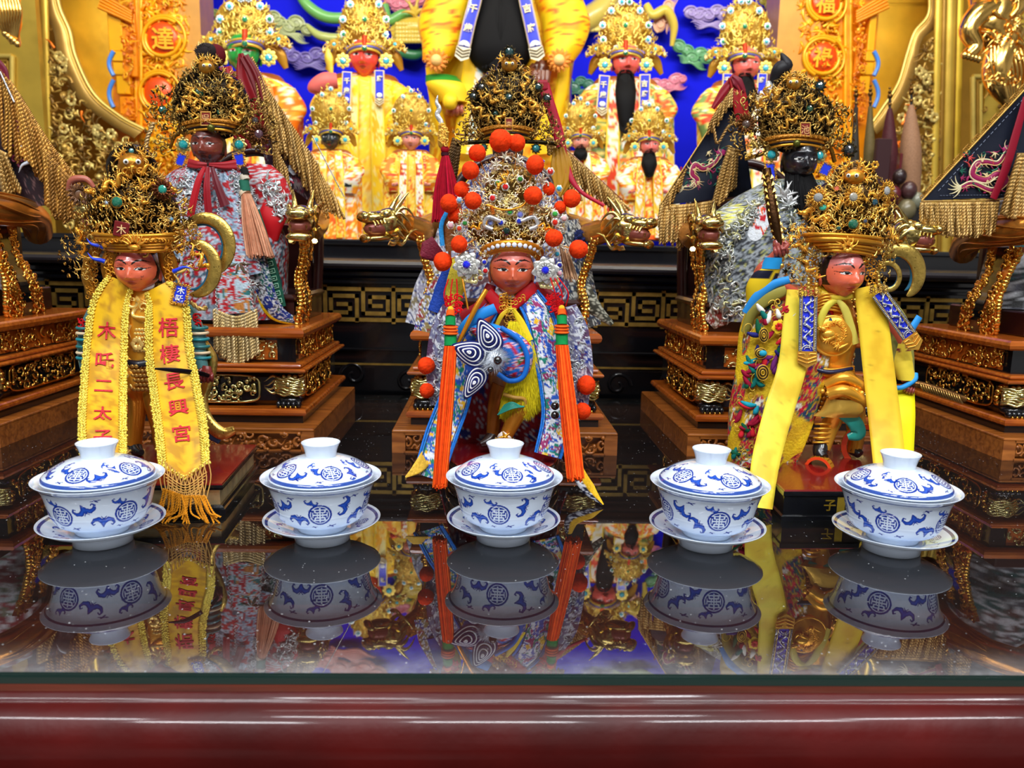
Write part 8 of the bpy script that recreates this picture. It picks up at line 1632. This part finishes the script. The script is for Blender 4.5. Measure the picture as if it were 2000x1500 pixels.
def altar_statue(Y,cx,fy,fw,top,hw,label,skin,robe,hem=470,beard=None,lid=None,brow=C_(20,12,12),tabs=None,shoulder=None,seed=0,n=150,wing=True,cat='statue',pale=None,kind='young',face=True,gemn=10,earr=True):
    f=Fig(Y); t=thing('altar_statue',label,cat,tuple(f.p(cx,hem,0))); fh=fw*1.02; sw=shoulder or fw*1.5
    g=G(); head(g,f,cx,fy,fw,fh,fw*.30,skin=skin,top=None,lid=lid,brow=brow,lip=C_(150,30,30)); body(g,f,[(cx,fy+fh*.5,0,fw*.25,fw*.22),(cx,fy+fh*.7,0,sw*.7,fw*.4),(cx,(fy+hem)/2,0,sw*.95,fw*.6),(cx,hem,0,sw*.9,fw*.7)],20,24,0,C_(170,90,30)); 
    for s in (-1,1): hand(g,f,cx+s*sw*.62,fy+fh*1.75+(hem-fy)*.1,fw*.9,fw*.34,ang=.2*s,col=skin)
    g.build('body',M_face,t)
    pal,ln=robe; g=G(); shell(g,f,[(cx,fy+fh*.52,0,fw*.55,fw*.35),(cx,fy+fh*.85,0,sw*.82,fw*.5),(cx,fy+fh*1.6,2,sw,fw*.68),(cx,(fy+hem)/2+20,4,sw*1.02,fw*.8),(cx,hem-2,6,sw*1.05,fw*.85)],-.2,PI+.2,70,80,col=lambda X,L,a:emb(X+seed*50,L,pal,ln,fw*.42,seed,.18,7),fold=(.05,9,seed)); g.build('robe',M_satin,t)
    for s in (-1,1):
        g=G(); Ribbon(f,[(cx+s*fw*.40,fy+fh*.55,fw*.55),(cx+s*fw*.45,fy+fh*1.5,fw*.95),(cx+s*fw*.5,(fy+hem)/2+20,fw*1.05),(cx+s*fw*.55,hem-6,fw*1.1)],[fw*.4,fw*.5,fw*.55,fw*.5],50,13,bow=3,col=lambda a,b,c,d:np.where((np.abs(d)>.8)[...,None],C_(250,210,60),emb(a,b,[pal[0],pale if pale is not None else C_(240,236,220),pal[-1]],C_(250,220,120),fw*.4,seed+2,.2))).mesh(g); g.build('robe_front_band',M_satin,t)
    for s in (-1,1):
        g=G(); body(g,f,[(cx+s*sw*.72,fy+fh*.95,fw*.2,fw*.36,fw*.34),(cx+s*sw*.86,fy+fh*1.6,fw*.45,fw*.48,fw*.4),(cx+s*sw*.70,fy+fh*2.1,fw*.75,fw*.5,fw*.4),(cx+s*sw*.66,fy+fh*2.5+(hem-fy)*.06,fw*.8,fw*.36,fw*.16)],18,30,0,lambda U,A,X,L:emb(X*1.5,L+seed*20,pal,ln,fw*.42,seed+4,.18,7)); g.build('sleeve',M_satin,t)
    if beard:
        g=G(); R=rs(seed); by=fy+fh*.30
        body(g,f,[(cx,by,fw*.55,fw*.26,fw*.12),(cx,by+beard*.35,fw*.95,fw*.36,fw*.2),(cx,by+beard*.75,fw*1.05,fw*.24,fw*.16),(cx,by+beard,fw*1.05,fw*.06,fw*.06)],18,24,0,C_(10,10,12))
        for k in range(90): a=R.rand()*2-1; g.tube(f.path([(cx+a*fw*.3,by,fw*.78-abs(a)*8),(cx+a*fw*.42,by+beard*.5,fw*1.15-abs(a)*12),(cx+a*fw*.3,by+beard*(1-.1*abs(a)),fw*1.16-abs(a)*10)],8),f.s*fw*.03,4,col=C_(16,15,17))
        for s in (-1,1): g.tube(f.path([(cx+s*fw*.03,fy+fh*.18,fw*.86),(cx+s*fw*.2,fy+fh*.24,fw*.80),(cx+s*fw*.3,fy+fh*.5,fw*.76)],8),f.s*fw*.035,5,col=C_(14,13,14))
        g.build('beard',M_hair,t)
    altar_crown(t,f,cx,fy,fw,hw,top,n,seed,wing,gemn)
    if earr:
        for s in (-1,1): medal(t,f,cx+s*fw*.78,fy-fw*.02,fw*.5,fw*.27,CY,T=PET8,petal=C_(246,214,100),metal=M_sg,name='ear_flower',gr=.42)
    if tabs:
        for (x,y,w,h,chs,rz) in tabs:
            g=G(); put(g,G().box((-w/2,-h/2,-1.5),(w/2,h/2,1),b=.6),f,x,y,fw*1.15,1,rz,0,0,col=C_(240,216,150)); put(g,G().box((-w*.38,-h*.47,1),(w*.38,h*.47,2),b=.4),f,x,y,fw*1.15,1,rz,0,0,col=C_(20,40,220))
            c,q=math.cos(rz),math.sin(rz)
            for k,ch in enumerate(chs): b=h*(.26-.34*k); put(g,T_glyph(ch,.03),f,x-b*q,y-b*c,fw*1.15+3.5,w*.58,rz,0,0,col=C_(250,236,190))
            b=-h*.40; put(g,G().ell((0,0,0),(w*.3,w*.24,1.),6,12),f,x-b*q,y-b*c,fw*1.15+2.5,1,rz,0,0,col=C_(240,240,240)); g.build('enamel_pendant',M_paint,t)
            g=G(); ring=[(-w*.5,-h*.5),(w*.5,-h*.5),(w*.5,-h*.5-w*.5),(0,-h*.5-w*.9),(-w*.5,-h*.5-w*.5)]; R_=[f.line([(x+a*c-b*q,y-(a*q+b*c),fw*1.15+dd) for a,b in ring]) for dd in (-2,2)]; g.loft(R_,True,smooth=False,col=C_(240,225,180))
            for s in (-1,1):
                for k in range(3): b0=-h*.5-k*w*.26-w*.05; g.tube(f.line([(x+s*w*.45*c-b0*q,y-(s*w*.45*q+b0*c),fw*1.15+3),(x-(b0-w*.34)*q,y-(b0-w*.34)*c,fw*1.15+3)]),f.s*w*.035,4,col=C_(150,120,60))
            g.build('chevron_tip',M_paint,t)
    return t,f
OR=[C_(244,120,20),C_(250,150,30),C_(240,90,20),C_(240,230,210),C_(250,190,50)]; YE=[C_(250,206,30),C_(246,190,20),C_(255,220,60),C_(244,170,10)]; WO=[C_(240,236,220),C_(244,110,20),C_(120,150,80),C_(250,200,60),C_(235,70,30)]
LN=C_(255,226,120)
altar_statue(2.30,478,114,60,-14,[16,38,50,58,70,76],'green faced altar statue with red eyebrows and a pale gold crown',C_(24,150,60),(OR,LN),lid=C_(40,170,80),brow=C_(226,40,30),seed=1,shoulder=105)
altar_statue(2.30,712,120,54,-22,[18,36,44,50,58,62],'red faced clean shaven altar statue in pale yellow robe with blue pendants',C_(236,72,62),(YE,LN),tabs=[(677,172,18,56,'千歲',-.05),(741,166,18,50,'府',.0)],seed=2,shoulder=92,pale=C_(236,226,150))
altar_statue(2.30,1222,128,52,-8,[18,36,46,54,62,66],'pink faced altar statue with a long black beard in an orange and white robe',C_(238,96,88),(WO,LN),beard=118,tabs=[(1178,180,20,58,'千歲',-.06),(1259,178,20,58,'吉府',.03)],seed=3,shoulder=88)
altar_statue(2.30,1455,134,52,-10,[16,36,46,52,60,66],'pink faced bearded altar statue beside the right carved column',C_(240,110,100),(WO,LN),beard=80,tabs=[(1420,166,18,40,'千',0),(1488,166,18,40,'府',0)],seed=4,shoulder=92)
altar_statue(2.02,646,274,36,166,[12,30,40,46,52],'small black faced altar statue, leftmost of the front row',C_(26,40,42),(OR,LN),seed=5,shoulder=56,n=110,gemn=8,wing=True)
altar_statue(2.02,803,276,34,170,[12,28,38,44,50],'small pink faced altar statue in gold armour, under the large yellow sleeve',C_(236,150,130),([C_(240,170,40),C_(226,120,20),C_(250,200,60),C_(200,60,30)],LN),seed=6,shoulder=52,n=110,gemn=8)
altar_statue(2.02,1134,280,32,186,[10,24,32,38,42],'small pale faced altar statue partly behind the crimson ribbon',C_(236,150,130),(OR,LN),beard=24,seed=7,shoulder=50,n=90,gemn=8)
altar_statue(2.02,1268,288,36,198,[12,28,38,44,46],'small altar statue with a short black beard, rightmost of the front row',C_(236,120,110),(OR,LN),beard=48,seed=8,shoulder=56,n=110,gemn=8)
# central large statue
fL=Fig(2.38); t=thing('altar_statue','largest altar statue, yellow robe and broad black beard, head above the picture','statue',tuple(fL.p(980,470,0)))
g=G(); head(g,fL,982,-95,110,116,30,skin=C_(60,34,26),brow=C_(10,8,8),lip=C_(120,30,30)); body(g,fL,[(982,-40,0,30,26),(982,0,0,110,50),(982,200,0,130,70),(982,470,0,130,80)],20,24,0,C_(150,110,20)); hand(g,fL,1056,138,100,34,ang=.1,col=C_(110,56,30)); hand(g,fL,890,205,96,30,ang=.1,col=C_(200,110,90))
for k in range(4): limb(g,fL,[(1046+k*8,140,118),(1044+k*8,160,122),(1044+k*8,176+3*(k%2),116)],[5.5,5,3.5],8,10,0,C_(110,56,30))
g.build('body',M_face,t)
YP=[C_(250,204,24),C_(246,186,10),C_(255,214,50),C_(236,150,10),C_(240,110,20)]
g=G(); shell(g,fL,[(982,-60,0,60,40),(982,-20,0,120,56),(980,80,2,138,72),(978,200,4,130,80),(976,330,6,128,84),(976,468,8,132,88)],-.2,PI+.2,100,110,col=lambda X,L,a:emb(X,L,YP,C_(236,160,20),34,3,.12,6),fold=(.05,7,1)); g.build('robe',M_satin,t)
for s,P in ((-1,[(890,-30,50,40,34),(864,40,66,42,36),(862,90,84,34,32),(852,120,96,24,22)]),(1,[(1080,-30,50,42,34),(1104,40,66,44,36),(1100,90,84,36,32),(1092,120,96,26,22)])):
    g=G(); body(g,fL,P,22,40,0,lambda U,A,X,L:emb(X,L,YP,C_(230,90,20),26,5,.16,6)); g.build('sleeve',M_satin,t)
    x=P[-1][0]; g=G(); put(g,SUNF,fL,x,118,122,20,0,0,0,col=C_(236,150,60)); g.ell(fL.p(x,118,126),fL.s*10,8,12,col=C_(250,200,120)); Ribbon(fL,[(x-s*-10,130,100),(x+s*4,180,96),(x+s*-14,260,90)],[22,24,16],30,7,bow=3,col=C_(246,196,20)).mesh(g); g.build('cuff_rosette',M_satin,t)
g=G(); Ribbon(fL,[(928,110,96),(916,200,100),(906,300,100)],[40,44,40],50,13,bow=5,col=lambda a,b,c,d:np.where((d>.3)[...,None],emb(a,b,[C_(150,200,200),C_(240,236,220)],C_(240,190,40),12,3),C_(250,200,20))).mesh(g); Ribbon(fL,[(1040,110,96),(1060,200,96),(1070,300,96)],[34,40,40],50,13,bow=5,col=C_(250,196,16)).mesh(g); g.build('robe_front_band',M_satin,t)
g=G(); body(g,fL,[(862,150,90,28,24),(872,170,100,34,28),(886,200,104,24,22)],22,20,0,lambda U,A,X,L:np.where(((U<.35))[...,None],C_(40,130,40),C_(250,206,40))); limb(g,fL,[(884,190,120),(880,200,128),(886,208,120)],[10,14,6],10,12,0,C_(250,210,40)); g.build('green_rimmed_cuff',M_satin,t)
g=G(); R=rs(2); body(g,fL,[(982,-60,60,46,14),(980,0,92,52,22),(978,80,104,56,24),(976,120,104,50,20),(976,150,100,20,8)],24,40,0,C_(10,10,11))
for k in range(260): a=R.rand()*2-1; g.tube(fL.path([(982+a*46,-60,78),(979+a*52,20,124-abs(a)*20),(977+a*54,134-abs(a)*20+R.randn()*5,126-abs(a)*22)],9),fL.s*1.6,4,col=C_(14,13,14))
g.build('beard',M_hair,t)
for (P,chs) in (([(934,-40,128),(928,0,128),(916,46,128),(906,92,128)],'千歲'),([(1020,-40,128),(1026,0,128),(1036,46,128),(1046,92,128)],'吉府')):
    g=G(); r=Ribbon(fL,P,26,40,7,bow=1,th=3,col=lambda a,b,c,d:np.where((np.abs(d)>.74)[...,None],C_(236,210,140),C_(20,40,215))); r.mesh(g); L_=r.len[-1]
    for k,ch in enumerate(chs): r.text(g,ch,L_*(.42+.29*k),17,0,col=C_(248,226,170),off=2,bold=.03)
    for rr in (3,6,9): tt=np.linspace(PI,2*PI,14); g.tube(r.at(L_*.98+rr*np.sin(tt),.08*rr*np.cos(tt),2.6+0*tt),fL.s*1.5,4,col=C_(240,240,250))
    g.build('enamel_pendant',M_paint,t)
    a=np.array(P[-2][:2]);b=np.array(P[-1][:2]); dr=(b-a)/np.linalg.norm(b-a); nr=np.array([-dr[1],dr[0]]); q=lambda u,v,d:(b[0]+dr[0]*u+nr[0]*v,b[1]+dr[1]*u+nr[1]*v,d)
    g=G(); ring=[(0,-14),(0,14),(20,14),(28,0),(20,-14)]; g.loft([f_ for f_ in (fL.line([q(u,v,126) for u,v in ring]),fL.line([q(u,v,131) for u,v in ring]))],True,smooth=False,col=C_(236,226,190))
    for s in (-1,1):
        for k in range(3): g.tube(fL.line([q(2+k*6,s*13,132),q(8+k*6,0,132)]),fL.s*1.1,4,col=C_(120,100,60))
    g.build('chevron_tip',M_paint,t)
g=G(); crown_fill(g,fL,982,-260,-140,[30,70,90,90],50,200,77,SG,(8,14)); a=np.linspace(PI,0,30); g.tube(fL.p(982+66*np.cos(a),-140-20*np.sin(a),10+50*np.sin(a)),fL.s*6,8,col=C_(240,200,80)); g.build('crown',M_sg,t)
# tablet held by the red faced statue ; pale wings
f=Fig(2.30); g=G(); limb(g,f,[(640,96,60),(642,112,60),(645,130,60),(648,150,60)],[3,8,6,3],10,16,0,C_(240,206,70),flat=.4); o=g.build('yellow_tablet',M_sg); tag(o,'narrow yellow tablet held up beside the red faced statue','tablet'); recentre(o)
g=G(); limb(g,f,[(658,158,70),(636,160,74),(616,172,72),(612,182,70)],[13,16,14,8],14,20,0,C_(230,110,100)); o=g.build('pink_sleeve_roll',M_satin); tag(o,'pink rolled cloth at the shoulder of the red faced statue','cloth'); recentre(o)
# command pennants in a holder at the right
fk=Fig(1.95); cols=[C_(60,46,40),C_(70,50,30),C_(90,20,26),C_(130,96,70)]
for k,(x,y0,w,c) in enumerate(((1672,170,16,C_(46,40,30)),(1700,168,22,C_(96,80,40)),(1738,172,34,C_(70,20,26)),(1780,165,40,C_(150,110,80)))):
    t=thing('rolled_pennant',['slim dark rolled pennant, first from the left of four','olive rolled pennant with a turned finial, second of four','maroon rolled pennant with a turned finial, third of four','beige rolled pennant with a turned finial, rightmost of four'][k],'pennant',tuple(fk.p(x,468,0)),'rolled command pennants')
    g=G(); g.tube(fk.line([(x,y0+20,0),(x-4,470,0)]),fk.s*2.5,8,col=C_(30,24,20)); g.build('pole',M_paint,t)
    g=G()
    for j in range(5): g.ell(fk.p(x,y0+j*8,0),fk.s*(2.5+(j%3)*1.2),6,8,col=C_(120,90,50))
    g.build('finial',M_gold_old,t)
    g=G(); limb(g,fk,[(x,y0+40,0),(x-1,y0+70,0),(x-2,y0+140,2),(x-3,y0+250,2)],[4,w*.28,w*.5,w*.42],14,30,0,c); g.build('rolled_cloth',M_cloth,t)
fk2=Fig(1.90); t=thing('pennant_holder','dark maroon holder board with small dark figures in front, right of the black faced statue','holder',tuple(fk2.p(1720,470,0)))
g=G(); px_box(g,fk2,1690,1738,272,470,0,12,0,C_(50,16,20),.002); px_box(g,fk2,1738,1760,300,470,-4,10,0,C_(90,16,24),.002); px_box(g,fk2,1680,1830,400,470,-20,6,0,C_(30,22,22),.002); g.build('holder_board',M_paint,t)
g=G()
for x,y,r_,c in ((1757,345,13,C_(40,20,20)),(1775,372,15,C_(70,40,40)),(1790,392,14,C_(120,120,100)),(1745,380,14,C_(90,20,30)),(1770,410,18,C_(110,100,70))): g.ell(fk2.p(x,y,16),(fk2.s*r_,fk2.s*r_,fk2.s*r_*1.2),8,10,col=c)
g.build('dark_figures',M_paint,t)
